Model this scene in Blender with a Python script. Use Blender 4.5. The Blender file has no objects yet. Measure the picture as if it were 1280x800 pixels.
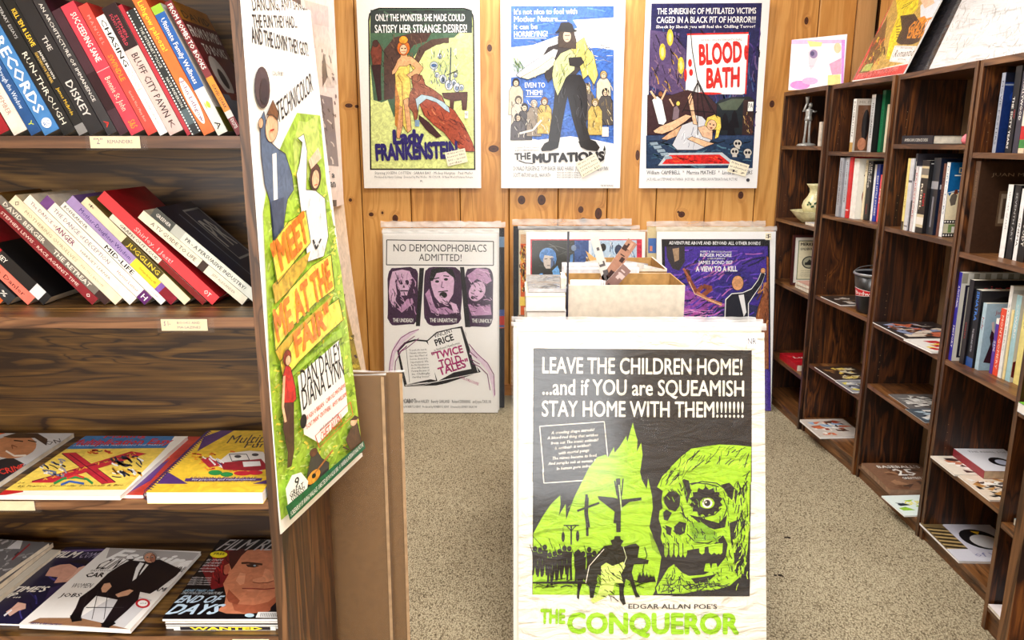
import bpy, bmesh, math, random
from mathutils import Vector, Matrix
PI = math.pi
S = bpy.context.scene
COL = S.collection
random.seed(7)

# ------------------------------------------------------------------ camera, world, light, exposure
F, TH, H = 962.0, math.atan(222/962), 1.55
CT, ST = math.cos(TH), math.sin(TH)
cam_d = bpy.data.cameras.new('camera'); cam = bpy.data.objects.new('camera', cam_d); COL.objects.link(cam)
cam.location = (0, 0, H); cam.rotation_euler = (PI/2-TH, 0, 0)
cam_d.sensor_fit = 'HORIZONTAL'; cam_d.sensor_width = 36; cam_d.lens = 36*F/1280; cam_d.clip_start = .05
S.camera = cam
w = bpy.data.worlds.new('world'); S.world = w; w.use_nodes = True
w.node_tree.nodes['Background'].inputs[0].default_value = (.96, .98, 1, 1)
w.node_tree.nodes['Background'].inputs[1].default_value = .16
S.view_settings.view_transform = 'Standard'; S.view_settings.look = 'None'
S.view_settings.exposure = 0.55; S.view_settings.gamma = 1; S.view_settings.use_curve_mapping = False
LIGHTS = [(.2, 4.05, 17), (.35, 2.3, 27), (.35, .55, 26), (-.3, -1.2, 20), (1.2, -1.2, 16)]
WINDOW_W = 46   # front fill from the added, unseen window behind the viewer, watts   # x, y, watts of the ceiling fixtures
CEIL = 2.9

# ------------------------------------------------------------------ helpers
def proj(p):
    z = p[2]-H; f = p[1]*CT-z*ST; d = -p[1]*ST-z*CT
    return (640+F*p[0]/f, 400+F*d/f)
def at(x, y, Y):
    u = (x-640)/F; v = (y-400)/F; t = Y/(CT-v*ST)
    return (u*t, Y, H+(-ST-v*CT)*t)
def s2l(c): return tuple(((q/255)/12.92 if q <= 10 else ((q/255+.055)/1.055)**2.4) for q in c[:3])
def tag(o, label=None, cat=None, group=None, kind=None):
    if label: o['label'] = label
    if cat: o['category'] = cat
    if group: o['group'] = group
    if kind: o['kind'] = kind
    return o
def empty(name, loc=(0, 0, 0), rz=0, label=None, cat=None, group=None):
    o = bpy.data.objects.new(name, None); COL.objects.link(o); o.location = loc; o.rotation_euler = (0, 0, rz)
    o.empty_display_size = .05
    return tag(o, label, cat, group)
class MB:
    def __init__(s): s.v = []; s.f = []; s.m = []
    def face(s, pts, m=0):
        b = len(s.v); s.v += [tuple(p) for p in pts]; s.f.append(tuple(range(b, b+len(pts)))); s.m.append(m)
    def box(s, x0, x1, y0, y1, z0, z1, m=0, front=None, top=None, rx=None):
        b = len(s.v)
        s.v += [(x, y, z) for z in (z0, z1) for y in (y0, y1) for x in (x0, x1)]
        fs = [(0, 2, 3, 1), (4, 5, 7, 6), (0, 1, 5, 4), (2, 6, 7, 3), (0, 4, 6, 2), (1, 3, 7, 5)]  # bottom top front back left right
        ms = [m, m if top is None else top, m if front is None else front, m, m, m if rx is None else rx]
        for f, q in zip(fs, ms): s.f.append(tuple(b+i for i in f)); s.m.append(q)
    def tube(s, pts, rads, n=12, cap=True, m=0):
        rings = []
        for i, p in enumerate(pts):
            p = Vector(p); a = Vector(pts[max(0, i-1)]); c = Vector(pts[min(len(pts)-1, i+1)])
            d = (c-a).normalized(); k = Vector((0, 0, 1)) if abs(d.z) < .9 else Vector((1, 0, 0))
            u = d.cross(k).normalized(); v = d.cross(u); b = len(s.v)
            for j in range(n):
                t = 2*PI*j/n; s.v.append(tuple(p+(u*math.cos(t)+v*math.sin(t))*rads[i]))
            rings.append(b)
        for a, b in zip(rings, rings[1:]):
            for j in range(n):
                k = (j+1) % n; s.f.append((a+j, b+j, b+k, a+k)); s.m.append(m)
        if cap:
            s.f.append(tuple(rings[0]+j for j in range(n))); s.m.append(m)
            s.f.append(tuple(rings[-1]+j for j in reversed(range(n)))); s.m.append(m)
    def lathe(s, prof, n=28, c=(0, 0, 0), m=0, wave=None):
        b = len(s.v)
        for i, (r, z) in enumerate(prof):
            for j in range(n):
                t = 2*PI*j/n; rr = r*(1+(wave(i, t) if wave else 0)); s.v.append((c[0]+rr*math.cos(t), c[1]+rr*math.sin(t), c[2]+z))
        for i in range(len(prof)-1):
            for j in range(n):
                k = (j+1) % n; s.f.append((b+i*n+j, b+i*n+k, b+(i+1)*n+k, b+(i+1)*n+j)); s.m.append(m)
    def build(s, name, mats, parent=None, smooth=False):
        me = bpy.data.meshes.new(name); me.from_pydata(s.v, [], s.f)
        if not isinstance(mats, (list, tuple)): mats = [mats]
        for q in mats: me.materials.append(q)
        for p, q in zip(me.polygons, s.m): p.material_index = q; p.use_smooth = smooth
        bm = bmesh.new(); bm.from_mesh(me)
        if smooth: bmesh.ops.remove_doubles(bm, verts=bm.verts, dist=1e-6)
        bmesh.ops.recalc_face_normals(bm, faces=bm.faces); bm.to_mesh(me); bm.free()
        o = bpy.data.objects.new(name, me); COL.objects.link(o); o.parent = parent
        return o

# ------------------------------------------------------------------ materials
MATS = {}
def nodes(name):
    m = bpy.data.materials.new(name); m.use_nodes = True
    nt = m.node_tree; return m, nt, nt.nodes['Principled BSDF']
def N(nt, t, **k):
    n = nt.nodes.new(t)
    for a, b in k.items(): setattr(n, a, b)
    return n
def ramp(nt, fac, stops):
    r = N(nt, 'ShaderNodeValToRGB'); e = r.color_ramp.elements
    while len(e) < len(stops): e.new(.5)
    for q, (p, c) in zip(e, stops): q.position = p; q.color = (*s2l(c), 1)
    nt.links.new(fac, r.inputs[0]); return r
def math_n(nt, op, a, b=None, c=None):
    n = N(nt, 'ShaderNodeMath', operation=op)
    for i, q in enumerate((a, b, c)):
        if q is None: continue
        if hasattr(q, 'is_output'): nt.links.new(q, n.inputs[i])
        else: n.inputs[i].default_value = q
    return n.outputs[0]
def mixc(nt, fac, a, b, mode='MIX'):
    n = N(nt, 'ShaderNodeMix', data_type='RGBA', blend_type=mode)
    for i, q in ((0, fac), (6, a), (7, b)):
        if hasattr(q, 'is_output'): nt.links.new(q, n.inputs[i])
        elif i == 0: n.inputs[0].default_value = q
        else: n.inputs[i].default_value = (*s2l(q), 1)
    return n.outputs[2]
def plain(rgb, rough=.6, spec=.4, var=.06, metal=0, key=None):
    k = (tuple(rgb), rough, spec, metal)
    if k in MATS: return MATS[k]
    m, nt, p = nodes('surface'); tc = N(nt, 'ShaderNodeTexCoord'); n = N(nt, 'ShaderNodeTexNoise')
    n.inputs['Scale'].default_value = 45; n.inputs['Detail'].default_value = 3
    nt.links.new(tc.outputs['Object'], n.inputs['Vector'])
    d = tuple(max(0, c*(1-var*2)) for c in rgb); l = tuple(min(255, c*(1+var)+2) for c in rgb)
    r = ramp(nt, n.outputs['Fac'], [(.3, d), (.7, l)]); nt.links.new(r.outputs[0], p.inputs['Base Color'])
    p.inputs['Roughness'].default_value = rough; p.inputs['Specular IOR Level'].default_value = spec; p.inputs['Metallic'].default_value = metal
    MATS[k] = m; return m
def print_mat(name, rough, coat=0, bump=0, stretch=(1, 1, 1), bscale=6, mottle=.9):
    m, nt, p = nodes(name); a = N(nt, 'ShaderNodeVertexColor', layer_name='Col')
    hs = N(nt, 'ShaderNodeSeparateColor', mode='HSV'); nt.links.new(a.outputs[0], hs.inputs[0])
    tm = N(nt, 'ShaderNodeTexCoord'); nm = N(nt, 'ShaderNodeTexNoise'); nm.inputs['Scale'].default_value = 38; nm.inputs['Detail'].default_value = 6; nm.inputs['Distortion'].default_value = 1.6; nt.links.new(tm.outputs['Object'], nm.inputs['Vector'])
    k = math_n(nt, 'MULTIPLY', math_n(nt, 'MULTIPLY_ADD', nm.outputs['Fac'], 2.4, -1.2), math_n(nt, 'MULTIPLY', hs.outputs[1], mottle))
    cc = N(nt, 'ShaderNodeCombineColor', mode='HSV'); nt.links.new(hs.outputs[0], cc.inputs[0]); nt.links.new(hs.outputs[1], cc.inputs[1]); nt.links.new(math_n(nt, 'MULTIPLY', hs.outputs[2], math_n(nt, 'ADD', 1, k)), cc.inputs[2])
    nt.links.new(cc.outputs[0], p.inputs['Base Color']); p.inputs['Roughness'].default_value = rough
    p.inputs['Specular IOR Level'].default_value = .2
    p.inputs['Coat Weight'].default_value = coat; p.inputs['Coat Roughness'].default_value = .12
    if bump:
        tc = N(nt, 'ShaderNodeTexCoord'); mp = N(nt, 'ShaderNodeMapping'); mp.inputs['Scale'].default_value = stretch
        n = N(nt, 'ShaderNodeTexNoise'); n.inputs['Scale'].default_value = bscale; n.inputs['Detail'].default_value = 4; n.inputs['Distortion'].default_value = 1.2
        b = N(nt, 'ShaderNodeBump'); b.inputs['Strength'].default_value = bump; b.inputs['Distance'].default_value = .01 if bump < .5 else .025
        nt.links.new(tc.outputs['Object'], mp.inputs[0]); nt.links.new(mp.outputs[0], n.inputs['Vector'])
        nt.links.new(n.outputs['Fac'], b.inputs['Height']); nt.links.new(b.outputs[0], p.inputs['Normal'])
    return m
M_PRINT = print_mat('printed_ink', .45, mottle=.25)
M_GLOSS = print_mat('glossy_printed_ink', .32, coat=.4, mottle=.4)
M_BAG = print_mat('printed_ink_behind_plastic', .5, coat=.9, bump=1.0, stretch=(1, .6, 2.6), bscale=9, mottle=.3)
M_PRINT2 = print_mat('ink_under_shrink_wrap', .42, coat=.35, bump=.15)

def wood(name, base, axis, rough=.45, scale=1.0, contrast=1.0, coat=.15):
    """base: four sRGB stops from dark to light, axis: grain direction"""
    m, nt, p = nodes(name); tc = N(nt, 'ShaderNodeTexCoord'); oi = N(nt, 'ShaderNodeObjectInfo')
    off = N(nt, 'ShaderNodeVectorMath', operation='SCALE'); off.inputs[0].default_value = (7.3, 5.1, 9.7)
    nt.links.new(oi.outputs['Random'], off.inputs['Scale'])
    add = N(nt, 'ShaderNodeVectorMath', operation='ADD'); nt.links.new(tc.outputs['Object'], add.inputs[0]); nt.links.new(off.outputs[0], add.inputs[1])
    mp = N(nt, 'ShaderNodeMapping'); sc = [14*scale]*3; sc[axis] = 1.7*scale; mp.inputs['Scale'].default_value = sc
    nt.links.new(add.outputs[0], mp.inputs[0])
    n1 = N(nt, 'ShaderNodeTexNoise'); n1.inputs['Scale'].default_value = .8; n1.inputs['Detail'].default_value = 3; n1.inputs['Distortion'].default_value = .9
    nt.links.new(mp.outputs[0], n1.inputs['Vector'])
    s0 = math_n(nt, 'MULTIPLY', n1.outputs['Fac'], 34); s = math_n(nt, 'SINE', s0); ln = math_n(nt, 'POWER', math_n(nt, 'SUBTRACT', 1, math_n(nt, 'ABSOLUTE', math_n(nt, 'SINE', math_n(nt, 'MULTIPLY', s0, .77)))), 4); s = math_n(nt, 'SUBTRACT', math_n(nt, 'MULTIPLY_ADD', s, .2, .54), math_n(nt, 'MULTIPLY', ln, .5))
    mp2 = N(nt, 'ShaderNodeMapping'); sc2 = [150*scale]*3; sc2[axis] = 5*scale; mp2.inputs['Scale'].default_value = sc2
    nt.links.new(add.outputs[0], mp2.inputs[0])
    n2 = N(nt, 'ShaderNodeTexNoise'); n2.inputs['Scale'].default_value = 1; n2.inputs['Detail'].default_value = 5; nt.links.new(mp2.outputs[0], n2.inputs['Vector'])
    n3 = N(nt, 'ShaderNodeTexNoise'); n3.inputs['Scale'].default_value = .35; n3.inputs['Detail'].default_value = 2; nt.links.new(mp.outputs[0], n3.inputs['Vector'])
    f = math_n(nt, 'MULTIPLY_ADD', n2.outputs['Fac'], .55, math_n(nt, 'MULTIPLY_ADD', s, .5, -.27))
    f = math_n(nt, 'ADD', f, math_n(nt, 'MULTIPLY_ADD', n3.outputs['Fac'], .45, -.22))
    f = math_n(nt, 'MULTIPLY_ADD', math_n(nt, 'SUBTRACT', f, .5), contrast, .62)
    r = ramp(nt, f, list(zip((.1, .42, .62, .95), base))); nt.links.new(r.outputs[0], p.inputs['Base Color'])
    p.inputs['Roughness'].default_value = rough; p.inputs['Coat Weight'].default_value = coat; p.inputs['Coat Roughness'].default_value = .3
    b = N(nt, 'ShaderNodeBump'); b.inputs['Strength'].default_value = .12; b.inputs['Distance'].default_value = .001
    nt.links.new(n2.outputs['Fac'], b.inputs['Height']); nt.links.new(b.outputs[0], p.inputs['Normal'])
    return m
WAL = [(28, 11, 3), (78, 40, 13), (126, 74, 28), (178, 118, 56)]
WALL_ = [(46, 26, 8), (102, 71, 28), (136, 101, 48), (184, 150, 88)]
M_WZ = wood('walnut_laminate_upright_grain', WAL, 2, contrast=1.35)
M_WY = wood('walnut_laminate_shelf_grain', [(60, 32, 12), (104, 64, 30), (142, 96, 52), (176, 128, 78)], 0)
M_WX = wood('walnut_laminate_lengthwise_grain', WALL_, 0, contrast=1.5)
M_WSIDE = wood('walnut_laminate_side_grain', [(48, 24, 8), (98, 60, 28), (130, 86, 44), (166, 118, 66)], 2, contrast=1.5)
M_EDGE = wood('walnut_edge_band', [(58, 36, 18), (104, 70, 42), (132, 94, 60), (162, 122, 84)], 2, contrast=1.3)
M_EDGEX = wood('walnut_edge_band_lengthwise', [(66, 40, 22), (112, 76, 48), (140, 100, 66), (170, 130, 92)], 0, contrast=1.3)
M_BACK = wood('bookcase_back_hardboard', [(90, 66, 44), (126, 98, 70), (150, 120, 90), (170, 142, 110)], 2, contrast=.5)

# knots of the pine wall: world x, z, radius in x, radius in z
KN = [at(x, y, 4.62)+(r, q) for x, y, r, q in [(464, 268, .014, .012), (478, 266, .007, .009), (494, 273, .017, .022), (652, 250, .022, .026), (677, 250, .024, .03),
      (726, 262, .016, .02), (748, 267, .021, .034), (729, 276, .02, .018), (852, 268, .02, .018), (926, 244, .016, .022), (848, 265, .008, .007),
      (617, 186, .03, .02), (436, 132, .022, .012), (446, 133, .012, .009), (797, 194, .012, .03), (965, 130, .014, .02), (1008, 26, .012, .02), (612, 60, .014, .02), (438, 250, .01, .01)]]
def pine():
    m, nt, p = nodes('knotty_pine'); tc = N(nt, 'ShaderNodeTexCoord'); sep = N(nt, 'ShaderNodeSeparateXYZ'); nt.links.new(tc.outputs['Object'], sep.inputs[0])
    oi = N(nt, 'ShaderNodeObjectInfo')
    x, y, z = sep.outputs[0], sep.outputs[1], sep.outputs[2]
    h = math_n(nt, 'ADD', x, y)
    warp = None; dark = None
    for (kx, ky, kz, rx, rz) in KN:
        dx = math_n(nt, 'DIVIDE', math_n(nt, 'SUBTRACT', x, kx), rx); dz = math_n(nt, 'DIVIDE', math_n(nt, 'SUBTRACT', z, kz), rz)
        d = math_n(nt, 'SQRT', math_n(nt, 'ADD', math_n(nt, 'MULTIPLY', dx, dx), math_n(nt, 'MULTIPLY', dz, dz)))
        k = math_n(nt, 'DIVIDE', 1, math_n(nt, 'MULTIPLY_ADD', math_n(nt, 'MULTIPLY', d, d), 1, .25))
        warp = k if warp is None else math_n(nt, 'ADD', warp, k)
        dark = d if dark is None else math_n(nt, 'MINIMUM', dark, d)
    cb = N(nt, 'ShaderNodeCombineXYZ')
    nt.links.new(math_n(nt, 'ADD', math_n(nt, 'MULTIPLY_ADD', warp, .05, h), math_n(nt, 'MULTIPLY', oi.outputs['Random'], 9.1)), cb.inputs[0])
    nt.links.new(math_n(nt, 'MULTIPLY', z, .09), cb.inputs[2])
    n1 = N(nt, 'ShaderNodeTexNoise'); n1.inputs['Scale'].default_value = 9; n1.inputs['Detail'].default_value = 4; n1.inputs['Distortion'].default_value = .5; nt.links.new(cb.outputs[0], n1.inputs['Vector'])
    n2 = N(nt, 'ShaderNodeTexNoise'); n2.inputs['Scale'].default_value = 140; n2.inputs['Detail'].default_value = 3; nt.links.new(cb.outputs[0], n2.inputs['Vector'])
    f = math_n(nt, 'MULTIPLY_ADD', math_n(nt, 'SINE', math_n(nt, 'MULTIPLY', n1.outputs['Fac'], 40)), .13, .3)
    f = math_n(nt, 'MULTIPLY_ADD', n2.outputs['Fac'], .25, f)
    f = math_n(nt, 'MULTIPLY_ADD', oi.outputs['Random'], .22, f)
    r = ramp(nt, f, [(.15, (168, 108, 46)), (.45, (212, 152, 78)), (.7, (228, 172, 98)), (1, (242, 196, 124))])
    kr = ramp(nt, dark, [(0, (40, 16, 6)), (.55, (84, 38, 14)), (.9, (60, 26, 10)), (1.0, (60, 26, 10))])
    km = math_n(nt, 'LESS_THAN', dark, 1.0)
    halo = math_n(nt, 'MULTIPLY', math_n(nt, 'GREATER_THAN', 2.2, dark), .18)
    c = mixc(nt, halo, r.outputs[0], (150, 84, 34)); c = mixc(nt, km, c, kr.outputs[0]); nt.links.new(c, p.inputs['Base Color'])
    p.inputs['Roughness'].default_value = .42; p.inputs['Coat Weight'].default_value = .2; p.inputs['Coat Roughness'].default_value = .25
    b = N(nt, 'ShaderNodeBump'); b.inputs['Strength'].default_value = .1; b.inputs['Distance'].default_value = .001
    nt.links.new(n2.outputs['Fac'], b.inputs['Height']); nt.links.new(b.outputs[0], p.inputs['Normal'])
    return m
M_PINE = pine()
def carpet():
    m, nt, p = nodes('loop_pile_carpet'); tc = N(nt, 'ShaderNodeTexCoord')
    mp = N(nt, 'ShaderNodeMapping'); mp.inputs['Scale'].default_value = (1, .55, 1); nt.links.new(tc.outputs['Object'], mp.inputs[0])
    v = N(nt, 'ShaderNodeTexVoronoi'); v.inputs['Scale'].default_value = 240; nt.links.new(mp.outputs[0], v.inputs['Vector'])
    n = N(nt, 'ShaderNodeTexNoise'); n.inputs['Scale'].default_value = 260; n.inputs['Detail'].default_value = 3; nt.links.new(mp.outputs[0], n.inputs['Vector'])
    g = N(nt, 'ShaderNodeTexNoise'); g.inputs['Scale'].default_value = 3; nt.links.new(tc.outputs['Object'], g.inputs['Vector'])
    f = math_n(nt, 'SUBTRACT', math_n(nt, 'MULTIPLY_ADD', n.outputs['Fac'], .7, .52), math_n(nt, 'MULTIPLY', v.outputs['Distance'], .75))
    f = math_n(nt, 'ADD', f, math_n(nt, 'MULTIPLY_ADD', g.outputs['Fac'], .16, -.08))
    r = ramp(nt, f, [(.12, (84, 72, 54)), (.4, (140, 128, 104)), (.6, (176, 164, 136)), (.9, (212, 202, 174))])
    st = None
    for (sx, sy, rr) in [(990-8, 672, .006), (986, 672, .008), (969, 719, .006), (975, 719, .008), (978, 720, .005), (1180-20, 700, .004)]:
        u = (sx-640)/F; vv = (sy-400)/F; t = H/(ST+vv*CT); X = u*t; Y = (CT-vv*ST)*t
        d = N(nt, 'ShaderNodeVectorMath', operation='DISTANCE'); d.inputs[1].default_value = (X, Y, 0); nt.links.new(tc.outputs['Object'], d.inputs[0])
        k = math_n(nt, 'LESS_THAN', d.outputs['Value'], rr); st = k if st is None else math_n(nt, 'MAXIMUM', st, k)
    c = mixc(nt, st, r.outputs[0], (40, 32, 26)); nt.links.new(c, p.inputs['Base Color']); p.inputs['Roughness'].default_value = .95; p.inputs['Specular IOR Level'].default_value = .1
    b = N(nt, 'ShaderNodeBump'); b.inputs['Strength'].default_value = .7; b.inputs['Distance'].default_value = .003
    nt.links.new(f, b.inputs['Height']); nt.links.new(b.outputs[0], p.inputs['Normal'])
    return m
M_CARPET = carpet()
def plastic(name, milky=0.0, rough=.12, tint=(250, 250, 250), gl=.13):
    m, nt, p = nodes(name); nt.nodes.remove(p); out = nt.nodes['Material Output']
    tr = N(nt, 'ShaderNodeBsdfTransparent'); g = N(nt, 'ShaderNodeBsdfGlossy'); g.inputs['Roughness'].default_value = rough
    df = N(nt, 'ShaderNodeBsdfDiffuse'); df.inputs[0].default_value = (*s2l(tint), 1)
    tc = N(nt, 'ShaderNodeTexCoord'); n = N(nt, 'ShaderNodeTexNoise'); n.inputs['Scale'].default_value = 9; n.inputs['Detail'].default_value = 4; n.inputs['Distortion'].default_value = 1
    mp = N(nt, 'ShaderNodeMapping'); mp.inputs['Scale'].default_value = (1, 1, 2); nt.links.new(tc.outputs['Object'], mp.inputs[0]); nt.links.new(mp.outputs[0], n.inputs['Vector'])
    b = N(nt, 'ShaderNodeBump'); b.inputs['Strength'].default_value = .5; b.inputs['Distance'].default_value = .012; nt.links.new(n.outputs['Fac'], b.inputs['Height'])
    nt.links.new(b.outputs[0], g.inputs['Normal'])
    lw = N(nt, 'ShaderNodeLayerWeight'); lw.inputs['Blend'].default_value = gl; nt.links.new(b.outputs[0], lw.inputs['Normal'])
    m1 = N(nt, 'ShaderNodeMixShader'); nt.links.new(lw.outputs['Fresnel'], m1.inputs[0]); nt.links.new(tr.outputs[0], m1.inputs[1]); nt.links.new(g.outputs[0], m1.inputs[2])
    m2 = N(nt, 'ShaderNodeMixShader'); nt.links.new(m1.outputs[0], m2.inputs[1]); nt.links.new(df.outputs[0], m2.inputs[2])
    nt.links.new(math_n(nt, 'MULTIPLY', n.outputs['Fac'], milky*2), m2.inputs[0]) if milky else None
    if not milky: m2.inputs[0].default_value = .02
    nt.links.new(m2.outputs[0], out.inputs[0]); return m
M_CLEAR = plastic('clear_poly_sleeve', 0)
M_MILKY = plastic('crinkled_poly_sleeve', .42)
M_PAGE = plain((226, 218, 200), .9, .1, .04)
M_WHITE = plain((244, 242, 238), .6, .3, .01)
M_CREAM = plain((226, 214, 188), .7, .2, .03)
M_KRAFT = plain((116, 88, 56), .8, .15, .05)
M_TAG = plain((240, 234, 220), .7, .2, .02)
M_BLACK = plain((16, 16, 18), .35, .5, .05)

# ------------------------------------------------------------------ flat print: layered coloured shapes in one mesh
def text_geo(s, bold, res, _c={}):
    k = (s, bold, res)
    if k not in _c:
        cu = bpy.data.curves.new('lettering', 'FONT'); cu.body = s; cu.size = 1; cu.resolution_u = res; cu.fill_mode = 'FRONT'
        o = bpy.data.objects.new('lettering', cu); me = o.to_mesh()
        v = [(q.co.x, q.co.y) for q in me.vertices]; f = [tuple(p.vertices) for p in me.polygons]
        o.to_mesh_clear(); bpy.data.objects.remove(o); bpy.data.curves.remove(cu); _c[k] = (v, f)
    return _c[k]
def homog(src, dst):
    import numpy as np
    A = []; B = []
    for (x, y), (u, v) in zip(src, dst):
        A.append([x, y, 1, 0, 0, 0, -u*x, -u*y]); B.append(u); A.append([0, 0, 0, x, y, 1, -v*x, -v*y]); B.append(v)
    return list(np.linalg.solve(np.array(A, float), np.array(B, float)))+[1.0]
class Art:
    """flat print of w x h metres; o + u*x + v*y places it in the parent's frame. crop() lets the shapes be given in
    the pixel frame of a magnified view of the photograph, turned into positions on the sheet."""
    def __init__(s, w, h, rgb=None, eps=4e-5):
        s.w, s.h, s.eps = w, h, eps; s.v = []; s.f = []; s.c = []; s.n = 0; s.H = None; s.out = None
        s.cx = s.cy = 0; s.sc = 1
        if rgb is not None: s.quad(0, 0, w, h, rgb)
    def world(s, tl, tr, br, bl):
        s.H = homog([proj(p) for p in (tl, tr, br, bl)], [(0, s.h), (s.w, s.h), (s.w, 0), (0, 0)])
    def crop(s, x0, y0, sc): s.cx, s.cy, s.sc = x0, y0, sc
    def P(s, p):
        x, y = p
        if s.H is None: return (x, y)
        x = s.cx+x/s.sc; y = s.cy+y/s.sc; a = s.H; d = a[6]*x+a[7]*y+1
        return ((a[0]*x+a[1]*y+a[2])/d, (a[3]*x+a[4]*y+a[5])/d)
    def raw(s, pts, faces, rgb, up=True, zs=None):
        if up: s.n += 1
        b = len(s.v); z = s.n*s.eps; W, Hh = s.w, s.h
        s.v += [(min(max(x, 0), W), min(max(y, 0), Hh), z+(zs[i]*s.eps*.2 if zs else 0)) for i, (x, y) in enumerate(pts)]; s.f += [tuple(b+i for i in f) for f in faces]; s.c += [rgb]*len(faces)
    def quad(s, x0, y0, x1, y1, rgb, up=True): s.raw([(x0, y0), (x1, y0), (x1, y1), (x0, y1)], [(0, 1, 2, 3)], rgb, up)
    def poly(s, pts, rgb, up=True):
        q = [s.P(p) for p in pts]; s.raw(q, [tuple(range(len(q)))], rgb, up)
        if s.out and up and len(pts) > 4: s.line(list(pts)+[pts[0]], s.out[1], s.out[0])
    def rect(s, x0, y0, x1, y1, rgb, up=True): s.poly([(x0, y0), (x1, y0), (x1, y1), (x0, y1)], rgb, up)
    def ell(s, cx, cy, rx, ry, rgb, n=20, up=True, rot=0):
        c, k = math.cos(rot), math.sin(rot)
        s.poly([(cx+rx*math.cos(t)*c-ry*math.sin(t)*k, cy+rx*math.cos(t)*k+ry*math.sin(t)*c) for t in [2*PI*i/n for i in range(n)]], rgb, up)
    def line(s, pts, wd, rgb, up=True):
        if up: s.n += 1
        for a, b in zip(pts, pts[1:]):
            dx, dy = b[0]-a[0], b[1]-a[1]; L = math.hypot(dx, dy) or 1; nx, ny = -dy/L*wd/2, dx/L*wd/2
            s.poly([(a[0]+nx, a[1]+ny), (b[0]+nx, b[1]+ny), (b[0]-nx, b[1]-ny), (a[0]-nx, a[1]-ny)], rgb, False)
    def frame(s, x0, y0, x1, y1, wd, rgb): s.line([(x0, y0), (x1, y0), (x1, y1), (x0, y1), (x0, y0)], wd, rgb)
    def text(s, st, p0, p1, hh, rgb, bold=.012, res=2, up=True, it=0):
        v, f = text_geo(st, 0, res)
        if not v: return
        if bold >= .018:   # heavier stroke: overprint slightly shifted copies
            k = len(v); cp = [(0, 0), (-bold*.55, 0), (bold*.55, 0)]+([(0, bold*.4), (0, -bold*.4)] if bold >= .03 else [])
            if bold >= .05: cp = [(0, 0)]+[(bold*.62*math.cos(q*PI/4), bold*.62*math.sin(q*PI/4)) for q in range(8)]
            f = [tuple(q+i*k for q in g) for i in range(len(cp)) for g in f]; v = [(a+dx, b+dy) for dx, dy in cp for a, b in v]; zs = [i for i in range(len(cp)) for _ in range(k)]
        else: zs = None
        x0 = min(a for a, b in v); x1 = max(a for a, b in v); yt = max(b for a, b in v)
        a, b = s.P(p0), s.P(p1)
        if s.H is None: hl = hh
        else:
            m = ((p0[0]+p1[0])/2, (p0[1]+p1[1])/2); L = math.hypot(p1[0]-p0[0], p1[1]-p0[1]) or 1
            q0 = s.P(m); q1 = s.P((m[0]+(p1[1]-p0[1])/L*hh, m[1]-(p1[0]-p0[0])/L*hh)); hl = math.hypot(q1[0]-q0[0], q1[1]-q0[1])
        dx, dy = b[0]-a[0], b[1]-a[1]; L = math.hypot(dx, dy) or 1; ux, uy = dx/L, dy/L; k = L/(x1-x0); j = hl/yt
        s.raw([(a[0]+ux*((x-x0)*k+it*y*j)-uy*y*j, a[1]+uy*((x-x0)*k+it*y*j)+ux*y*j) for x, y in v], f, rgb, up, zs)
    def scrib(s, x0, y0, x1, y1, n, cols, ln=12, wd=2, ang=None, seed=1, clip=None):
        R = random.Random(seed); s.n += 1
        for i in range(n):
            x, y = R.uniform(x0, x1), R.uniform(y0, y1)
            if clip and not inside((x, y), clip): continue
            a = (ang if ang is not None else 0)+R.uniform(-.5, .5)*(1 if ang is not None else 6.28); l = ln*R.uniform(.4, 1.3)
            k = R.uniform(-.5, .5); dx, dy = math.cos(a)*l/2, math.sin(a)*l/2
            if not clip and not (x0 <= x-dx <= x1 and x0 <= x+dx <= x1 and y0 <= y-dy <= y1 and y0 <= y+dy <= y1): continue
            if clip and not (inside((x-dx, y-dy), clip) and inside((x+dx, y+dy), clip)): continue
            s.line([(x-dx, y-dy), (x+dy*k*.6, y-dx*k*.6), (x+dx, y+dy)], wd*R.uniform(.5, 1.2), R.choice(cols), False)
    def build(s, name, mat, parent, o=(0, 0, 0), u=(1, 0, 0), v=(0, 0, 1), warp=None, cell=None):
        o, u, v = Vector(o), Vector(u).normalized(), Vector(v).normalized(); n = u.cross(v)
        me = bpy.data.meshes.new(name)
        if warp is None: me.from_pydata([tuple(o+u*x+v*y+n*(z+1e-4)) for x, y, z in s.v], [], s.f)
        else: me.from_pydata(s.v, [], s.f)
        at_ = me.color_attributes.new('Col', 'FLOAT_COLOR', 'CORNER')
        for p, c in zip(me.polygons, s.c):
            l = (*s2l(c), 1)
            for i in p.loop_indices: at_.data[i].color = l
        if warp:
            bm = bmesh.new(); bm.from_mesh(me)
            for k in range(1, int(s.w/cell)+1): bmesh.ops.bisect_plane(bm, geom=bm.verts[:]+bm.edges[:]+bm.faces[:], plane_co=(k*cell, 0, 0), plane_no=(1, 0, 0))
            for k in range(1, int(s.h/cell)+1): bmesh.ops.bisect_plane(bm, geom=bm.verts[:]+bm.edges[:]+bm.faces[:], plane_co=(0, k*cell, 0), plane_no=(0, 1, 0))
            for q in bm.verts: q.co = warp(q.co.x, q.co.y, q.co.z+1e-4)
            bm.to_mesh(me); bm.free()
        me.materials.append(mat)
        ob = bpy.data.objects.new(name, me); COL.objects.link(ob); ob.parent = parent; return ob
def inside(p, poly):
    x, y = p; r = False; j = len(poly)-1
    for i in range(len(poly)):
        xi, yi = poly[i]; xj, yj = poly[j]
        if (yi > y) != (yj > y) and x < (xj-xi)*(y-yi)/(yj-yi)+xi: r = not r
        j = i
    return r

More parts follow.
